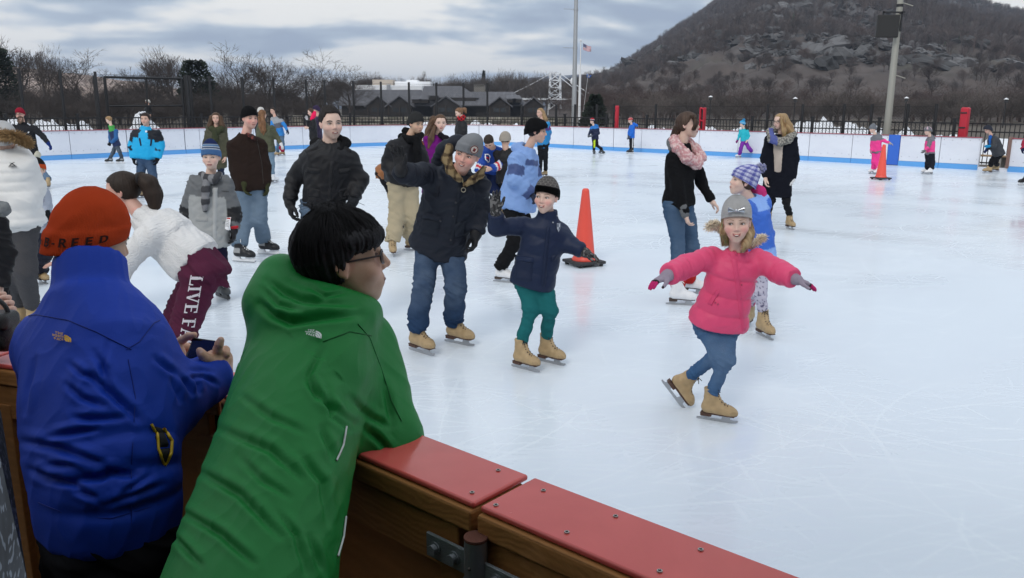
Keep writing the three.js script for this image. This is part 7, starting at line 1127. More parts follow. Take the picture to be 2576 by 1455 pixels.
{ // middle distance
  person({ label: 'brown haired woman in olive parka and dark scarf behind the striped hat boy', H: 1.68, D: 17, fem: 1, hh: .225, skin: 'fair', head: [543, 298, 0], face: [12, 2, 0], neck: [543, 326, 0], hip: [546, 400, 0], yaw: 8, sw: .16, armA: { el: [516, 366, 0], wr: [520, 395, -.05], hand: RELAX }, armB: { el: [570, 366, 0], wr: [566, 395, -.05], hand: RELAX }, legA: { foot: [536, 486], toe: 0 }, legB: { foot: [556, 488], toe: 15 }, trousers: { c: [.02, .03, .06] }, jacket: { c: [.060, .058, .034], hem: .16, torso: .48, bulk: 1.05, extra: [[[522, 322, .06, .05], [545, 318, .1, .05], [566, 322, .06, .05]]] }, hair: { color: HAIRS.brown, shine: [.12, .07, .04], line: .28, thick: .06, locks: [[[532, 296, 0, .05], [528, 316, 0, .055], [530, 326, 0, .03]], [[554, 296, 0, .05], [558, 316, 0, .055], [556, 326, 0, .03]]] }, rolls: [{ pts: [[532, 324, -.06, .06], [544, 330, -.1, .06], [556, 324, -.06, .06]], c: [.05, .055, .03], amp: .012 }, { pts: [[541, 330, -.12, .06], [540, 352, -.15, .06], [541, 372, -.15, .05]], c: [.045, .05, .028], amp: .012 }] });
  person({ label: 'woman with long auburn hair in olive jacket seen from behind, pale jeans', H: 1.70, D: 19.9, fem: 1, hh: .225, skin: 'fair', head: [660, 289, 0], face: [160, 0, 0], neck: [664, 314, 0], hip: [674, 372, 0], yaw: 155, sw: .165, faceless: 1, armA: { el: [650, 345, -.1], wr: [655, 368, -.1], hand: RELAX }, armB: { sh: [684, 322, 0], el: [696, 344, .05], wr: [706, 362, -.05], glove: G([.68, .66, .66], 'wool'), hand: RELAX }, legA: { kn: [672, 415, 0], foot: [668, 462], toe: 160 }, legB: { kn: [684, 415, 0], foot: [688, 460], toe: 150 }, skates: 'white', trousers: { c: [.20, .29, .38], type: 'denim', r: [.095, .066, .052], up: .8 }, jacket: { c: [.075, .078, .045], hem: .1, torso: .48 }, hair: { color: HAIRS.auburn, shine: [.26, .13, .06], line: .25, thick: .06, nape: -.45, strand: .04, locks: [[[660, 290, -.08, .05], [662, 310, -.14, .055], [664, 328, -.15, .045], [662, 340, -.14, .015]], [[652, 296, -.06, .04], [655, 318, -.12, .045], [658, 334, -.13, .02]]] }, rolls: [{ name: 'mitten_cuff', pts: [[706, 372, -.05, .05], [710, 378, -.05, .05]], c: [.30, .02, .05] }] });
  person({ label: 'man in bright blue and grey jacket bending by the far wall', H: 1.76, D: 30.8, hh: .232, skin: 'fair', head: [686, 279, 0], face: [-25, 10, 0], neck: [692, 297, 0], hip: [704, 338, .05], yaw: -35, sw: .18, armA: { el: [684, 318, -.1], wr: [686, 334, -.2], hand: RELAX }, armB: { sh: [707, 304, 0], el: [716, 316, -.05], wr: [722, 328, -.1], glove: G([.02, .03, .06]), hand: RELAX }, legA: { kn: [700, 362, -.1], foot: [698, 393], toe: -60 }, legB: { kn: [711, 362, 0], foot: [712, 391], toe: -60 }, trousers: { c: [.10, .16, .24], type: 'denim' }, jacket: { hem: .05, torso: .5, colour: (i, x, y, z) => i.onSleeve && (i.fore || i.h > .35) ? [.02, .20, .55] : i.t > .72 ? [.30, .31, .33] : i.t > .45 ? [.11, .11, .13] : [.03, .20, .52] }, hair: { color: HAIRS.dark, thick: .04 } });
  person({ label: 'person in pale cap and dark coat far behind the auburn haired woman', H: 1.72, D: 27, hh: .23, skin: 'fair', head: [656, 280, 0], face: [150, 0, 0], neck: [656, 299, 0], hip: [657, 342, 0], yaw: 150, faceless: 1, armA: { el: [644, 322, 0], wr: [648, 340, 0], hand: RELAX }, armB: { el: [668, 322, 0], wr: [665, 340, 0], hand: RELAX }, legA: { foot: [652, 408], toe: 150 }, legB: { foot: [662, 408], toe: 150 }, trousers: { c: DK }, jacket: { c: [.03, .03, .034], hem: .12 }, hat: { brim: [.15, -.1], top: .6, cuff: .2, colour: plain([.62, .60, .56]), big: 1.05 } });
  person({ label: 'brown haired woman in black coat with glowing pink scarf by the far wall', H: 1.66, D: 27.5, fem: 1, hh: .224, skin: 'pale', head: [781, 282, 0], face: [-70, 16, 0], neck: [786, 301, 0], hip: [788, 342, 0], yaw: -70, sw: .15, armA: { el: [776, 318, 0], wr: [772, 300, -.1], hand: RELAX, glove: G([.6, .6, .6]) }, armB: { el: [788, 324, -.15], wr: [776, 322, -.25], hand: RELAX }, legA: { foot: [784, 404], toe: -80 }, legB: { foot: [792, 405], toe: -80 }, trousers: { c: DK }, jacket: { c: [.012, .012, .014], hem: .12 }, hair: { color: HAIRS.brown, thick: .05, line: .26 }, rolls: [{ pts: [[784, 299, -.1, .06], [789, 290, -.05, .07], [791, 284, 0, .06]], c: [.78, .02, .10], amp: .008 }] });
  person({ label: 'person in dark purple hooded coat close behind the pink scarf woman', H: 1.74, D: 28.2, hh: .23, skin: 'fair', head: [796, 276, 0], face: [-75, 8, 0], neck: [799, 296, 0], hip: [800, 342, 0], yaw: -75, sw: .16, armA: { el: [792, 322, 0], wr: [788, 338, 0], hand: RELAX }, armB: { el: [802, 322, -.15], wr: [796, 338, -.2], hand: RELAX }, legA: { foot: [796, 402], toe: -80 }, legB: { foot: [804, 402], toe: -80 }, trousers: { c: DK }, jacket: { c: [.035, .025, .055], hem: .2 }, hat: { brim: [.22, -.5], top: .66, cuff: 0, rib: 0, colour: plain([.040, .028, .065]), type: 'fleece', big: 1.14 } });
  person({ label: 'woman in black coat and red scarf looking down by the far wall', H: 1.66, D: 20, fem: 1, hh: .224, skin: 'pale', head: [1155, 284, 0], face: [-72, 24, 0], neck: [1160, 305, 0], hip: [1161, 345, 0], yaw: -60, sw: .15, armA: { el: [1150, 330, .1], wr: [1150, 345, 0], hand: RELAX }, armB: { sh: [1167, 311, -.1], el: [1168, 332, -.15], wr: [1166, 350, -.12], hand: RELAX }, legA: { foot: [1156, 448], toe: -70 }, legB: { foot: [1166, 450], toe: -70 }, trousers: { c: DK, r: [.08, .06, .052] }, jacket: { c: [.014, .014, .016], hem: .16, torso: .42, r: [.07, .058, .05] }, hair: { color: [.14, .075, .04], line: .28, thick: .05, locks: [[[1162, 274, .02, .03], [1169, 276, .05, .045], [1172, 284, .05, .025]]] }, rolls: [{ pts: [[1154, 298, -.08, .05], [1162, 300, -.06, .06], [1166, 294, .02, .05]], amp: .01, colour: (x, y) => Math.sin(x * 70) * Math.sin(y * 70) > .1 ? [.03, .02, .02] : [.42, .02, .03] }] });
  person({ label: 'woman with long blonde hair in turquoise and purple jacket far behind the black beanie', H: 1.68, D: 21, fem: 1, hh: .224, skin: 'fair', head: [1359, 284, 0], face: [-45, 4, 0], neck: [1364, 306, 0], hip: [1366, 358, 0], yaw: -40, sw: .165, armA: { el: [1348, 330, 0], wr: [1350, 350, 0], hand: RELAX }, armB: { el: [1382, 332, 0], wr: [1380, 352, 0], hand: RELAX }, legA: { foot: [1358, 445], toe: -40 }, legB: { foot: [1372, 444], toe: -40 }, trousers: { c: DK }, jacket: { hem: .06, colour: (i, x, y) => i.onSleeve ? (noise(x * 10, y * 10, 1) > .15 ? [.16, .02, .15] : [.02, .22, .48]) : i.t > .6 ? [.06, .03, .14] : [.02, .20, .45] }, hair: { color: HAIRS.sandy, shine: [.4, .27, .14], line: .28, thick: .05, locks: [[[1366, 282, .0, .05], [1372, 300, .0, .055], [1374, 316, 0, .04]]] } });
}
{ // far right side
  person({ label: 'boy in navy jacket and black pants with bright yellow stripe by the far wall', H: 1.48, kid: 1, D: 33.2, hh: .21, skin: 'pale', head: [1490, 305, 0], face: [-55, 6, 0], neck: [1494, 318, 0], hip: [1497, 346, 0], yaw: -50, sw: .15, armA: { el: [1484, 334, -.1], wr: [1481, 341, -.2], glove: G([.13, .14, .16]), hand: RELAX }, armB: { sh: [1504, 324, 0], el: [1506, 336, -.1], wr: [1488, 342, -.22], glove: G([.13, .14, .16]), hand: RELAX }, legA: { kn: [1494, 368, -.05], foot: [1494, 388], toe: 10 }, legB: { kn: [1502, 366, 0], foot: [1511, 386], toe: 60, pitch: 14 }, skates: 'hockeyGrey', footL: .34, trousers: { r: [.085, .07, .066], colour: (x, y, z, l) => Math.abs(x - l[0].kn.x - .02) < .035 && z > l[0].kn.z ? [.55, .72, .03] : [.012, .012, .016] }, jacket: { hem: .1, torso: .42, colour: i => i.t > .82 ? [.02, .16, .48] : [.012, .018, .05], extra: [[[1494, 315, .05, .06], [1503, 317, .05, .05]]] }, hat: { brim: [.2, -.2], top: .62, cuff: .3, colour: stripes([.34, [.02, .025, .06]], [.5, [.65, .65, .66]], [2, [.42, .015, .03]]), big: 1.06 } });
  { const a = person({ label: 'boy in bright blue puffer jacket and shiny red helmet by the far wall', H: 1.44, kid: 1, D: 34, hh: .21, skin: 'pale', head: [1586, 303, 0], face: [-80, 4, 0], neck: [1590, 316, 0], hip: [1589, 343, 0], yaw: -70, sw: .15, armA: { el: [1582, 334, .1], wr: [1581, 341, .0], glove: G([.08, .09, .12]), hand: RELAX }, armB: { el: [1590, 334, -.15], wr: [1583, 345, -.2], glove: G([.08, .09, .12]), hand: RELAX }, legA: { kn: [1587, 366, 0], foot: [1586, 386], toe: -80 }, legB: { kn: [1591, 366, -.05], foot: [1590, 387], toe: -70 }, skates: 'hockey', footL: .34, trousers: { r: [.085, .07, .066], colour: (x, y, z, l) => Math.abs(x - l[1].kn.x) < .02 && z > l[1].kn.z ? [.6, .6, .6] : [.016, .016, .02] }, jacket: { c: [.012, .13, .55], hem: .1, torso: .42, puff: .01, extra: [[[1594, 312, .0, .07], [1602, 316, .0, .06]]] } });
    const ho = a.hd.o, e = new THREE.SphereGeometry(ho.hh, 24, 14, 0, 6.3, 0, 1.75); e.scale(.42, .45, .50); e.applyMatrix4(new THREE.Matrix4().makeBasis(ho.X, ho.Y, ho.Z).setPosition(a.h.W(0, .14, -.04))); a.put('helmet', e, phys([.38, .02, .02], .2, { clearcoat: 1 }), a.t); }
  person({ label: 'girl in turquoise jacket, purple pants and blue pompom hat holding the far wall', H: 1.46, kid: 1, fem: 1, D: 31, hh: .21, skin: 'pale', head: [1868, 312, 0], face: [-110, 4, 0], neck: [1872, 326, 0], hip: [1872, 352, .02], yaw: -125, sw: .145, armA: { sh: [1863, 330, .1], el: [1860, 342, .1], wr: [1856, 352, .08], glove: G([.2, .02, .15]), hand: RELAX }, armB: { sh: [1880, 330, -.1], el: [1884, 342, -.1], wr: [1880, 352, -.1], hand: RELAX }, legA: { kn: [1864, 374, .05], foot: [1860, 397], toe: -120 }, legB: { kn: [1884, 372, -.05], foot: [1894, 395], toe: -120 }, skates: 'white', footL: .3, trousers: { c: [.20, .035, .32], r: [.095, .085, .085], up: .0 }, jacket: { c: [.02, .42, .50], hem: .06, torso: .42 }, hat: { brim: [.2, -.2], top: .66, cuff: .3, colour: (u, v) => v > .2 && v < .42 && Math.sin(u * 120) > 0 ? [.55, .62, .66] : [.05, .32, .58], big: 1.08, pom: [0, .7, -.25], pomC: i => [.08, .36, .62] }, hair: { color: HAIRS.dark, nape: -.4, locks: [[[1876, 314, -.05, .04], [1880, 324, -.06, .05], [1879, 332, -.06, .02]]] } });
  person({ label: 'girl in hot pink and grey snowsuit skating left behind the far cone', H: 1.40, kid: 1, D: 23.6, hh: .21, skin: 'pale', head: [2196, 325, 0], face: [-80, 12, 0], neck: [2204, 341, 0], hip: [2206, 378, 0], yaw: -60, sw: .145, armA: { sh: [2196, 350, .12], el: [2194, 368, .1], wr: [2192, 380, .0], hand: RELAX, glove: G([.5, .2, .3]) }, armB: { sh: [2214, 348, -.1], el: [2226, 355, -.15], wr: [2238, 360, -.2], glove: G([.45, .40, .40]), hand: { d: [.9, -.3, 0], n: [0, -1, 0], t: 1, curl: .3 } }, legA: { kn: [2200, 408, 0], foot: [2196, 437], toe: -70 }, legB: { kn: [2210, 408, -.05], foot: [2208, 439], toe: -60 }, skates: 'white', footL: .32, trousers: { c: [.80, .05, .26], r: [.10, .09, .088], up: .0 }, jacket: { hem: .1, torso: .4, colour: i => i.t > .72 && !i.fore || i.t < .12 && !i.onSleeve ? [.15, .15, .17] : [.80, .05, .26], extra: [[[2208, 338, .0, .06], [2216, 344, .0, .05]]] }, hat: { brim: [.15, -.15], top: .75, pow: 2, cuff: .3, colour: plain([.17, .18, .20]), big: 1.06, slouch: .1 } });
  person({ label: 'girl in pink and grey jacket with wide black snow pants near the right wall', H: 1.40, kid: 1, D: 23.6, hh: .21, skin: 'pale', head: [2335, 330, 0], face: [-95, 12, 0], neck: [2341, 346, 0], hip: [2340, 382, 0], yaw: -80, sw: .145, armA: { sh: [2336, 352, .12], el: [2332, 366, .1], wr: [2330, 378, .0], hand: RELAX }, armB: { sh: [2340, 354, -.12], el: [2336, 370, -.18], wr: [2328, 378, -.18], glove: G([.15, .15, .16]), hand: RELAX }, legA: { kn: [2336, 410, .05], foot: [2331, 437], toe: -85 }, legB: { kn: [2345, 410, -.05], foot: [2340, 439], toe: -85 }, skates: 'white', footL: .32, trousers: { c: [.014, .015, .022], r: [.115, .105, .10], up: .0 }, jacket: { hem: .1, torso: .4, colour: i => i.onSleeve ? (i.fore ? [.80, .06, .26] : [.15, .15, .17]) : i.t > .80 || i.t < .16 ? [.15, .15, .17] : [.80, .06, .26], extra: [[[2342, 342, .05, .06], [2350, 348, .05, .05]]] }, hat: { brim: [.15, -.2], top: .64, cuff: .3, colour: (u, v) => v > .35 && Math.sin(u * 30) > .5 ? [.55, .4, .45] : [.17, .17, .18], big: 1.08 }, hair: { color: HAIRS.blond, nape: -.4, thick: .05 } });
  person({ label: 'hooded boy in black and charcoal jacket leaning forward at the rink opening', H: 1.60, kid: 1, D: 23.9, hh: .215, skin: 'fair', head: [2486, 326, 0], face: [-80, 26, 0], neck: [2496, 344, 0], hip: [2512, 384, 0], yaw: -80, sw: .16, armA: { sh: [2492, 352, .15], el: [2490, 368, .15], wr: [2482, 378, .1], glove: G([.02, .03, .10]), hand: RELAX }, armB: { sh: [2500, 352, -.12], el: [2502, 368, -.2], wr: [2490, 368, -.25], glove: G([.02, .25, .5]), hand: RELAX }, legA: { kn: [2494, 408, .05], foot: [2488, 436], toe: -85 }, legB: { kn: [2504, 408, .1], foot: [2506, 432], toe: -85 }, footL: .34, trousers: { c: [.010, .010, .012], r: [.09, .075, .07], up: .3 }, jacket: { hem: .08, torso: .42, bulk: 1.1, colour: i => i.u > .0 || i.t < .45 ? [.040, .042, .048] : [.012, .013, .016] }, hat: { brim: [.3, -.5], top: .64, cuff: 0, rib: 0, colour: plain([.032, .035, .048]), type: 'fleece', big: 1.18 }, rolls: [{ pts: [[2492, 344, -.05, .05], [2491, 362, -.1, .03]], c: [.02, .10, .35] }] });
  person({ label: 'person in dark red jacket and hockey skates cut off by the right edge', H: 1.66, D: 20, hh: .225, skin: 'fair', head: [2612, 300, 0], face: [-80, 0, 0], neck: [2612, 326, 0], hip: [2608, 395, 0], yaw: -60, sw: .17, faceless: 1, armA: { sh: [2588, 342, 0], el: [2577, 362, 0], wr: [2574, 376, -.1], glove: G([.015, .02, .06]), hand: RELAX }, armB: { el: [2640, 365, 0], wr: [2640, 395, 0], hand: RELAX }, legA: { kn: [2592, 430, 0], foot: [2580, 466], toe: -80 }, legB: { kn: [2612, 430, 0], foot: [2612, 470], toe: -80 }, skates: 'hockey', footL: .34, trousers: { c: DK }, jacket: { c: [.30, .012, .04], hem: .06 }, hat: { colour: plain(DK) } });
  person({ label: 'person in black coat and white hat standing high behind the left chain link gate', H: 1.72, D: 44, hh: .23, skin: 'fair', head: [371, 257, 0], face: [-60, 0, 0], neck: [372, 267, 0], hip: [371, 290, 0], yaw: -40, faceless: 1, armA: { el: [364, 279, 0], wr: [365, 288, -.1], hand: RELAX }, armB: { el: [379, 279, 0], wr: [378, 288, -.1], hand: RELAX }, legA: { an: [369, 325, 0] }, legB: { an: [374, 325, 0] }, trousers: { c: DK }, jacket: { c: [.014, .015, .018], hem: .2 }, hat: { brim: [.2, -.2], top: .62, cuff: .3, colour: plain([.66, .64, .60]), big: 1.08 } });
}

// ================================================================ SPECTATORS AT THE NEAR WALL
const faceLogo = (col, w = 256) => decal(w, w * .8, (x, W, H) => { x.clearRect(0, 0, W, H); x.fillStyle = col; x.font = `bold ${H * .25}px sans-serif`; x.textAlign = 'right'; x.fillText('THE', W * .56, H * .36); x.fillText('NORTH', W * .60, H * .60, W * .56); x.fillText('FACE', W * .60, H * .84); const cx = W * .63, cy = H * .86; x.strokeStyle = col; x.lineWidth = H * .13; for (const r of [.16, .34, .53]) { x.beginPath(); x.arc(cx, cy, r * W * .68 + 4, -Math.PI / 2, 0); x.stroke(); } x.fillRect(cx, cy - 6, W * .02, 6); });
{ // man in blue
  const a = person({
    label: 'man in royal blue jacket and orange knit cap holding up a phone', H: 1.74, D: 1.98, hh: .218, skin: 'asian', head: [226, 603, .10], face: [142, 12, -4], neck: [225, 742, .02], hip: [274, 1330, -.23], spine: [[266, 1200, -.22], [250, 1060, -.15], [232, 900, -.06]], yaw: 152, sw: .185, detail: 0,
    armA: { sh: [128, 872, .06], el: [140, 1040, .24], wr: [405, 925, .22], hand: null }, armB: { sh: [322, 862, .02], el: [425, 1005, -.02], wr: [548, 940, .14], hand: null },
    legA: { kn: [190, 1700, -.2], foot: [180, 2200, -.3], toe: 160 }, legB: { kn: [340, 1700, -.2], foot: [340, 2200, -.3], toe: 150 },
    trousers: { c: [.008, .008, .010], r: [.095, .09, .085], wide: .85, amp: .006 },
    jacket: { c: [.006, .042, .37], hem: .12, torso: .54, bulk: 1.06, amp: .003, fq: .7,
      creases: [[.008, 7, [174, 916], [206, 944], [237, 952]], [.010, 8, [166, 968], [206, 1003], [257, 1021]], [.010, 8, [186, 1051], [221, 1056], [316, 1051]], [.011, 8, [120, 1102], [178, 1090], [245, 1082]], [.013, 10, [55, 1112], [150, 1130], [258, 1170]], [.008, 7, [119, 1171], [185, 1174]], [.012, 9, [75, 1182], [119, 1205], [182, 1217], [232, 1252]], [.012, 9, [190, 1209], [253, 1201], [277, 1189], [348, 1200]], [.007, 7, [182, 1238], [240, 1252]], [.009, 8, [308, 1244], [380, 1195]], [.008, 8, [257, 1278], [411, 1219]], [.010, 9, [237, 888], [262, 930], [277, 983]], [.014, 10, [221, 940], [285, 999], [350, 1058]], [.007, 7, [270, 860], [255, 930], [262, 990]], [.010, 7, [390, 900], [418, 925], [444, 945]], [.011, 6, [455, 950], [470, 968], [482, 992]], [.010, 6, [486, 952], [495, 968], [499, 990]], [.009, 6, [476, 952], [514, 946], [548, 968]], [.008, 6, [480, 932], [508, 931], [535, 938]], [.008, 6, [430, 955], [446, 990], [450, 1010]], [.007, 7, [90, 900], [70, 980], [62, 1040]]], r: [.092, .080, .066], prof: [[-.01, .162, .132], [.02, .162, .132], [.08, .166, .136], [.3, .170, .140], [.55, .178, .140], [.78, .172, .122], [.93, .125, .10], [1, .098, .092]], collar: .105, collarW: .088, mat: { roughness: .62, sheen: .2 } },
    hair: { color: HAIRS.black, line: .1, sides: -.22, nape: -.36, thick: -.012, strand: .008 },
    hat: { brim: [.12, -.24], top: .64, cuff: .26, ribs: 90, rib: .004, lump: .035, pow: 2.5, big: .96, colour: plain([.66, .075, .02]), mat: cloth('knit', { bumpScale: .003 }) },
  });
  const lg = canvasTex(2048, 128, (x, w, h) => { x.clearRect(0, 0, w, h); x.fillStyle = '#30100a'; x.font = 'bold 118px sans-serif'; x.textBaseline = 'middle'; for (const [s, u] of [['\u2039', .478], ['B', .515], ['-', .560], ['R', .588], ['E', .636], ['E', .684], ['D', .732]]) x.fillText(s, u * w, h / 2); });
  // lettering knitted into the cuff: a band that hugs the brim
  { const ho = a.hd.o, W = a.h.W, pos = [], uv = [], idx = [], n = 96; for (let j = 0; j < 2; j++) for (let i = 0; i <= n; i++) { const u = i / n, th = (u - .5) * 6.2832, k = .96 * 1.055 * 1.03, bY = mix(-.24, .12, (Math.cos(th) + 1) / 2), v = j ? .235 : .065, p = W(Math.sin(th) * .375 * k, mix(bY, .64, Math.pow(v, .92)), Math.cos(th) * .462 * k - .045); pos.push(p.x, p.y, p.z); uv.push((u + .5) % 1 + (i === n ? 0 : 0), j); if (i < n && !j) idx.push(i, i + 1, i + n + 1, i + 1, i + n + 2, i + n + 1); } for (let i = 0; i < uv.length; i += 2) { const u = (i / 2 % (n + 1)) / n; uv[i] = u + .5; } const g = new THREE.BufferGeometry(); g.setAttribute('position', new THREE.Float32BufferAttribute(pos, 3)); g.setAttribute('uv', new THREE.Float32BufferAttribute(uv, 2)); g.setIndex(idx); g.computeVertexNormals(); lg.wrapS = THREE.RepeatWrapping; a.put('lettering', g, std([1, 1, 1], .95, { map: lg, transparent: true, alphaTest: .4, side: THREE.DoubleSide }), a.t.children.find(q => q.name === 'hat')); }
  patch(a, a.jm, 'logo', [[140, 830], [188, 840], [186, 872], [140, 862]], faceLogo('#d9a81e'), { off: .012, thin: 1, nu: 8, nv: 8 });
  const sm = cloth('nylon'); seam(a, a.jm, 'back_seam', [[32, 800], [90, 792], [170, 806], [240, 835], [330, 880]], .0013, sm, { c: [.004, .022, .22] }); seam(a, a.jm, 'shoulder_seam', [[318, 880], [350, 860], [388, 812], [402, 806]], .0013, sm, { c: [.004, .022, .22] }); seam(a, a.jm, 'back_seam', [[322, 905], [340, 1000], [330, 1180], [330, 1320]], .0011, sm, { c: [.004, .022, .22] }); seam(a, a.jm, 'hem_seam', [[95, 1265], [180, 1300], [280, 1305], [400, 1270]], .0011, sm, { c: [.004, .022, .22] });
  const ym = std([.62, .40, .015], .5); seam(a, a.jm, 'pocket_zip', [[378, 1068], [394, 1095], [396, 1130], [412, 1172]], .0032, ym, { lift: .003 }); seam(a, a.jm, 'pocket_zip', [[412, 1174], [428, 1140], [430, 1110], [410, 1078]], .004, ym, { lift: .003 }); patch(a, a.jm, 'pocket_lining', [[384, 1072], [408, 1078], [428, 1125], [398, 1128]], std([.01, .01, .012], .9), { off: .005, nu: 6, nv: 8 }); patch(a, a.jm, 'pocket_lining', [[398, 1129], [428, 1126], [415, 1165], [411, 1166]], std([.01, .01, .012], .9), { off: .005, nu: 6, nv: 6 });
  // the hands, finger by finger, and the phone they hold
  const sk = SKIN.asian, J = a.J, chain = (pts, k = .006) => { const q = pts.map(p => ({ p: J(p), r: p[3] })); const f = union(q.slice(1).map((p, i) => capsule(q[i].p, p.p, q[i].r, p.r)), k); f.pts = q.map(p => p.p); return f; };
  const hand = (parts, nails) => { const f = (x, y, z) => { let d = parts[0](x, y, z); for (let i = 1; i < parts.length; i++) d = smin(d, parts[i](x, y, z), .008); return d; }, [lo, hi] = boundsOf(parts.flatMap(p => p.pts), .04); return finish(mesh(f, lo, hi, .0027), (x, y, z) => noise(x * 160, y * 160, z * 160) * .0005, (x, y, z) => { const v = 1 + noise(x * 60, y * 60, z * 60) * .12; for (const nl of nails) { const p = J(nl); if (Math.hypot(x - p.x, y - p.y, z - p.z) < .0075) return [.58, .36, .29]; } return [sk[0] * v * 1.08, sk[1] * (v * .96), sk[2] * (v * .94)]; }); };
  const left = hand([
    chain([[400, 935, .23, .026], [428, 905, .20, .027], [444, 888, .18, .024]], .02), chain([[415, 915, .21, .024], [440, 868, .20, .017]], .02), // heel of the hand and palm
    chain([[440, 866, .20, .0125], [458, 856, .19, .0110], [474, 846, .18, .0100], [488, 843, .165, .0085]]), // forefinger over the top edge
    chain([[446, 872, .22, .012], [466, 872, .235, .011], [482, 876, .24, .0095]]), chain([[448, 888, .23, .012], [468, 890, .245, .0105], [480, 892, .245, .009]]), chain([[450, 900, .23, .011], [466, 905, .24, .0095], [476, 908, .24, .0085]]), // behind the phone
    chain([[420, 918, .17, .016], [446, 921, .13, .0135], [466, 920, .115, .0115], [483, 916, .11, .0095]])], [[480, 914, .102]]);
  const right = hand([
    chain([[560, 958, .14, .025], [556, 935, .13, .026], [545, 915, .12, .027], [536, 905, .12, .025]], .02), chain([[556, 930, .15, .024], [562, 905, .15, .019], [556, 893, .145, .015]], .02),
    chain([[546, 900, .12, .0135], [547, 880, .11, .012], [551, 866, .105, .0108], [555, 856, .105, .0092]]), // pointing forefinger
    chain([[558, 893, .14, .0135], [566, 882, .135, .012], [570, 892, .12, .011]]), chain([[563, 903, .15, .0125], [571, 897, .15, .011], [574, 906, .135, .010]]), chain([[566, 915, .155, .0115], [573, 911, .155, .010], [575, 919, .145, .009]]),
    chain([[532, 912, .10, .016], [518, 902, .085, .0135], [508, 892, .080, .0115], [502, 883, .080, .0092]])], [[553, 855, .096], [504, 881, .071]]);
  const wrists = joinC([left, right]); const bm = a.body; bm.geometry = joinC([bm.geometry, wrists.translate(-a.base.x, -a.base.y, -a.base.z)]);
  const c4 = [[483, 848, .185], [549, 860, .155], [533, 920, .115], [467, 912, .145]].map(J), ce = c4.reduce((s, p) => s.add(p), V()).multiplyScalar(.25), X = V().subVectors(c4[1], c4[0]).add(V().subVectors(c4[2], c4[3])).multiplyScalar(.5), Yv = V().subVectors(c4[0], c4[3]).add(V().subVectors(c4[1], c4[2])).multiplyScalar(.5), w = X.length(), x = X.clone().normalize(), y = Yv.addScaledVector(x, -Yv.dot(x)), hgt = y.length(); y.normalize(); const z = V().crossVectors(x, y), M = new THREE.Matrix4().makeBasis(x, y, z);
  const ph = thing('phone', 'black smartphone held up in both hands by the man in blue', 'phone', ce); part('case', rbox(w, hgt, .009, .004, 0, 0, 0, 0, 3).applyMatrix4(M), std([.012, .012, .014], .4), ph); part('screen', box(w * .84, hgt * .92, .001, 0, 0, .0048).applyMatrix4(M), phys([.006, .007, .010], .08, { clearcoat: 1 }), ph); part('button', box(.004, .012, .001, -w * .46, -hgt * .2, .0048).applyMatrix4(M), std([.08, .08, .085], .4), ph);
}
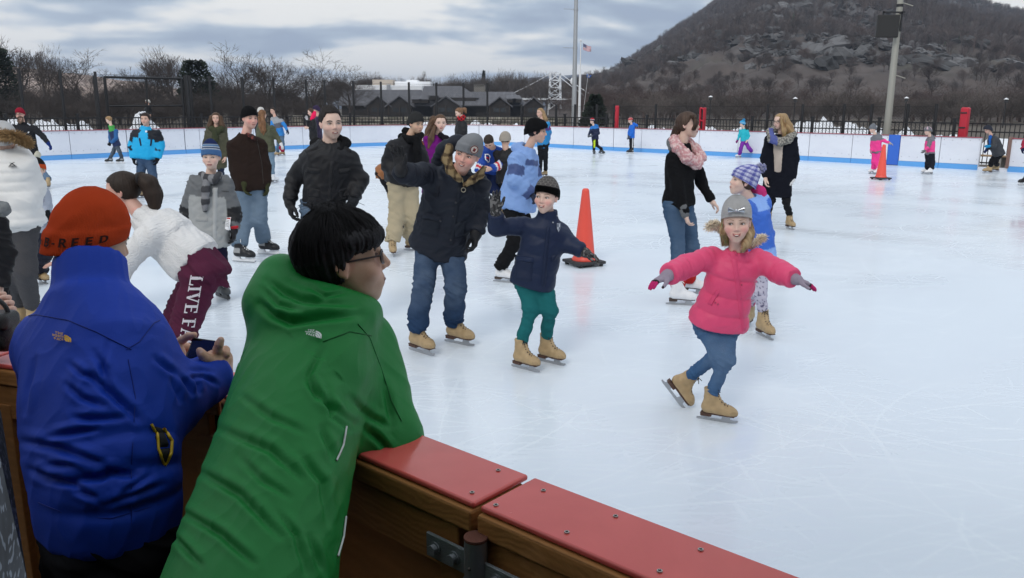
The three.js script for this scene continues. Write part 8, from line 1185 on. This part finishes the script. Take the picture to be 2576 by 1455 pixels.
{ // man in green
  const a = person({
    label: 'black haired man in glasses and green hooded jacket leaning on the wall', H: 1.76, D: 1.95, hh: .236, skin: 'asian', head: [862, 654, .02], face: [104, -7, 0], neck: [806, 792, 0], hip: [658, 1360, -.52], spine: [[770, 930, -.10], [716, 1130, -.28]], yaw: 146, sw: .20, eye: .018, brow: [.02, .016, .014], lips: [.34, .15, .12], gaze: [0, 0],
    armA: { sh: [752, 890, .0], el: [720, 1060, .15], wr: [800, 1120, .2], hand: null }, armB: { sh: [908, 884, .06], el: [968, 1112, -.08], wr: [868, 1112, .08], hand: null },
    legA: { kn: [560, 1900, -.6], foot: [560, 2400, -.7], toe: 150 }, legB: { kn: [700, 1900, -.6], foot: [720, 2400, -.7], toe: 150 }, trousers: { c: DK, r: [.10, .085, .08] },
    jacket: { c: [.010, .185, .035], hem: .20, torso: .60, bulk: 1.02, amp: .003, fq: .7,
      creases: [[.016, 10, [655, 765], [690, 795], [729, 812], [810, 800], [905, 792]], [.012, 9, [672, 706], [715, 738], [756, 756], [824, 764], [891, 769]], [.007, 6, [783, 727], [817, 749], [864, 740]], [.008, 7, [664, 730], [700, 770], [760, 785]], [.010, 8, [770, 960], [817, 1013], [895, 1070]], [.009, 8, [812, 876], [776, 945], [797, 1003]], [.012, 9, [822, 980], [837, 1047], [880, 1082]], [.008, 8, [968, 968], [986, 1070]], [.010, 8, [916, 1078], [955, 1110], [988, 1150]], [.008, 8, [880, 1000], [930, 1050], [980, 1075]], [.008, 10, [545, 1078], [682, 1135], [760, 1205]], [.009, 10, [499, 1187], [600, 1243], [706, 1354]], [.009, 9, [456, 1288], [553, 1344], [640, 1422]], [.009, 9, [756, 1145], [810, 1216], [826, 1320]], [.009, 8, [810, 1078], [837, 1152]], [.008, 8, [780, 1350], [812, 1442]], [.008, 8, [436, 1350], [505, 1424]], [.006, 9, [610, 1000], [680, 1050], [770, 1090]], [.006, 9, [600, 1150], [660, 1210], [730, 1250]], [.007, 8, [700, 1290], [745, 1350], [770, 1440]]], r: [.098, .090, .078], prof: [[-.36, .160, .136], [-.2, .156, .134], [.1, .148, .130], [.35, .146, .130], [.6, .150, .130], [.82, .160, .120], [.93, .142, .106], [1, .105, .098]], collar: .06, collarW: .098, mat: { roughness: .5 },
      extra: [[[706, 705, .02, .064], [690, 765, -.03, .070], [720, 815, -.08, .066], [790, 832, -.10, .058], [850, 812, -.08, .050], [905, 795, -.04, .036], [934, 782, .02, .026]], [[712, 690, .06, .045], [745, 740, .0, .06], [800, 770, .0, .06], [860, 780, -.02, .045], [915, 778, .0, .03]]] },
    hair: { color: [.0075, .0070, .0085], shine: [.020, .019, .023], line: .24, sides: .05, nape: -.40, thick: .060, strand: .050, temple: .05, fringe: [.02, .02], jag: .06 },
  });
  glasses(a, [.03, .025, .022], 1);
  { // loose strands over the hair
    const W = a.h.W, g = []; for (let i = 0; i < 900; i++) { const th = rr(-2.6, 2.6), ph0 = rr(.05, .75), len = rr(.5, 1.0), pts = []; let ok = true; for (let k = 0; k <= 5; k++) { const el = Math.max(-.15, (1.5 - ph0) - len * k / 5 * 1.5), r = 1.04 + .03 * Math.sin(k + i) + (k > 3 ? rr(0, .03) : 0), t2 = th + .12 * Math.sin(i * 3.1) * k / 5; if (el < .06 && Math.abs(t2) < 1.95) ok = false; const p = W(Math.sin(t2) * Math.cos(el) * .405 * r, .125 + Math.sin(el) * .44 * r, -.05 + Math.cos(t2) * Math.cos(el) * .485 * r); pts.push(p); } if (ok) g.push(new THREE.TubeGeometry(new THREE.CatmullRomCurve3(pts), 7, rr(.0006, .0014), 3)); }
    for (let i = 0; i < 130; i++) { const th = rr(-1.8, 2.4), b = W(Math.sin(th) * .2, .54, -.1 + Math.cos(th) * .2), d = V(rr(-1, 1), rr(.2, 1), rr(-1, 1)).normalize(), L = rr(.02, .055); g.push(new THREE.TubeGeometry(new THREE.CatmullRomCurve3([b, b.clone().addScaledVector(d, L * .6), b.clone().addScaledVector(d, L).add(V(rr(-.02, .02), -L * .35, 0))]), 5, .0006, 3)); }
    a.put('strands', paint(join(g), [.012, .011, .013]), cloth('hair'), a.t.children.find(q => q.name === 'hair')); }
  patch(a, a.jm, 'logo', [[768, 826], [812, 830], [808, 864], [768, 852]], faceLogo('#d4d9d6'), { off: .010, thin: 1, nu: 8, nv: 8 });
  const sm = cloth('nylon'); seam(a, a.jm, 'shoulder_seam', [[812, 860], [880, 835], [935, 845]], .0013, sm, { c: [.007, .115, .024] }); seam(a, a.jm, 'sleeve_seam', [[900, 815], [930, 850], [960, 930], [985, 1010], [1010, 1060]], .0013, sm, { c: [.007, .115, .024] }); seam(a, a.jm, 'side_zip', [[870, 1075], [862, 1120], [845, 1160]], .0022, std([.55, .58, .56], .5), { lift: .002 }); seam(a, a.jm, 'side_zip', [[868, 1300], [862, 1350], [848, 1400]], .0022, std([.55, .58, .56], .5), { lift: .002 });
}
{ // edge of the picture: a person in black, a spectator's hand and a bag
  person({ label: 'person in black coat with grey cuff cut off by the left edge', H: 1.45, D: 4.6, hh: .215, skin: 'fair', head: [-70, 470, 0], face: [150, 0, 0], neck: [-62, 540, 0], hip: [-50, 720, 0], yaw: 170, sw: .15, faceless: 1, armA: { el: [-120, 640, 0], wr: [-110, 700, 0], hand: RELAX }, armB: { sh: [-14, 566, -.05], el: [4, 636, -.05], wr: [-4, 716, -.1], hand: RELAX }, legA: { kn: [-70, 880, 0], foot: [-70, 1040], toe: 160 }, legB: { kn: [-30, 880, 0], foot: [-26, 1040], toe: 160 }, trousers: { c: DK }, jacket: { c: [.007, .007, .009], hem: .16, torso: .42, r: [.085, .08, .07] }, hat: { colour: plain([.16, .165, .17]), brim: [.1, -.2] }, rolls: [{ name: 'scarf', pts: [[-20, 522, -.05, .05], [4, 526, -.05, .045]], c: [.19, .20, .205], amp: .01 }] });
  person({ label: 'spectator whose bare hand reaches in from the left edge beside the bag', H: 1.7, D: 2.35, hh: .23, skin: 'fair', head: [-420, 560, -.1], face: [120, 0, 0], neck: [-430, 680, -.1], hip: [-470, 1180, -.3], yaw: 150, sw: .17, faceless: 1, armA: { el: [-560, 950, 0], wr: [-430, 900, .2], hand: RELAX }, armB: { sh: [-310, 740, -.05], el: [-190, 880, .1], wr: [-40, 790, .22], hand: { d: [.8, .35, 0], n: [-.2, .2, 1], t: 1, curl: .6, L: .175 } }, legA: { foot: [-520, 2100, -.5], toe: 150 }, legB: { foot: [-420, 2100, -.5], toe: 150 }, trousers: { c: DK }, jacket: { c: [.03, .03, .034], hem: .12 }, hair: { color: HAIRS.brown } });
  const p = atDepth(8, 880, 2.42), t = thing('handbag', 'black leather handbag with buckles standing on the red wall cap', 'bag', p), m = phys([.012, .012, .013], .3, { bumpMap: texLeather, bumpScale: .002 });
  part('bag_body', rbox(.13, .115, .08, .03, -.02, .055, 0, 0, 4), m, t); part('flap', rbox(.134, .055, .088, .02, -.02, .095, .002, 0, 3), m, t); part('strap', new THREE.TorusGeometry(.05, .007, 8, 24, Math.PI).translate(-.02, .115, 0), m, t); part('buckle', new THREE.TorusGeometry(.011, .0025, 8, 16).translate(.012, .075, .047), steelM, t); part('pouch', rbox(.075, .06, .03, .012, -.03, .035, .045, 0, 3), m, t);
}

renderer.render(scene, camera);
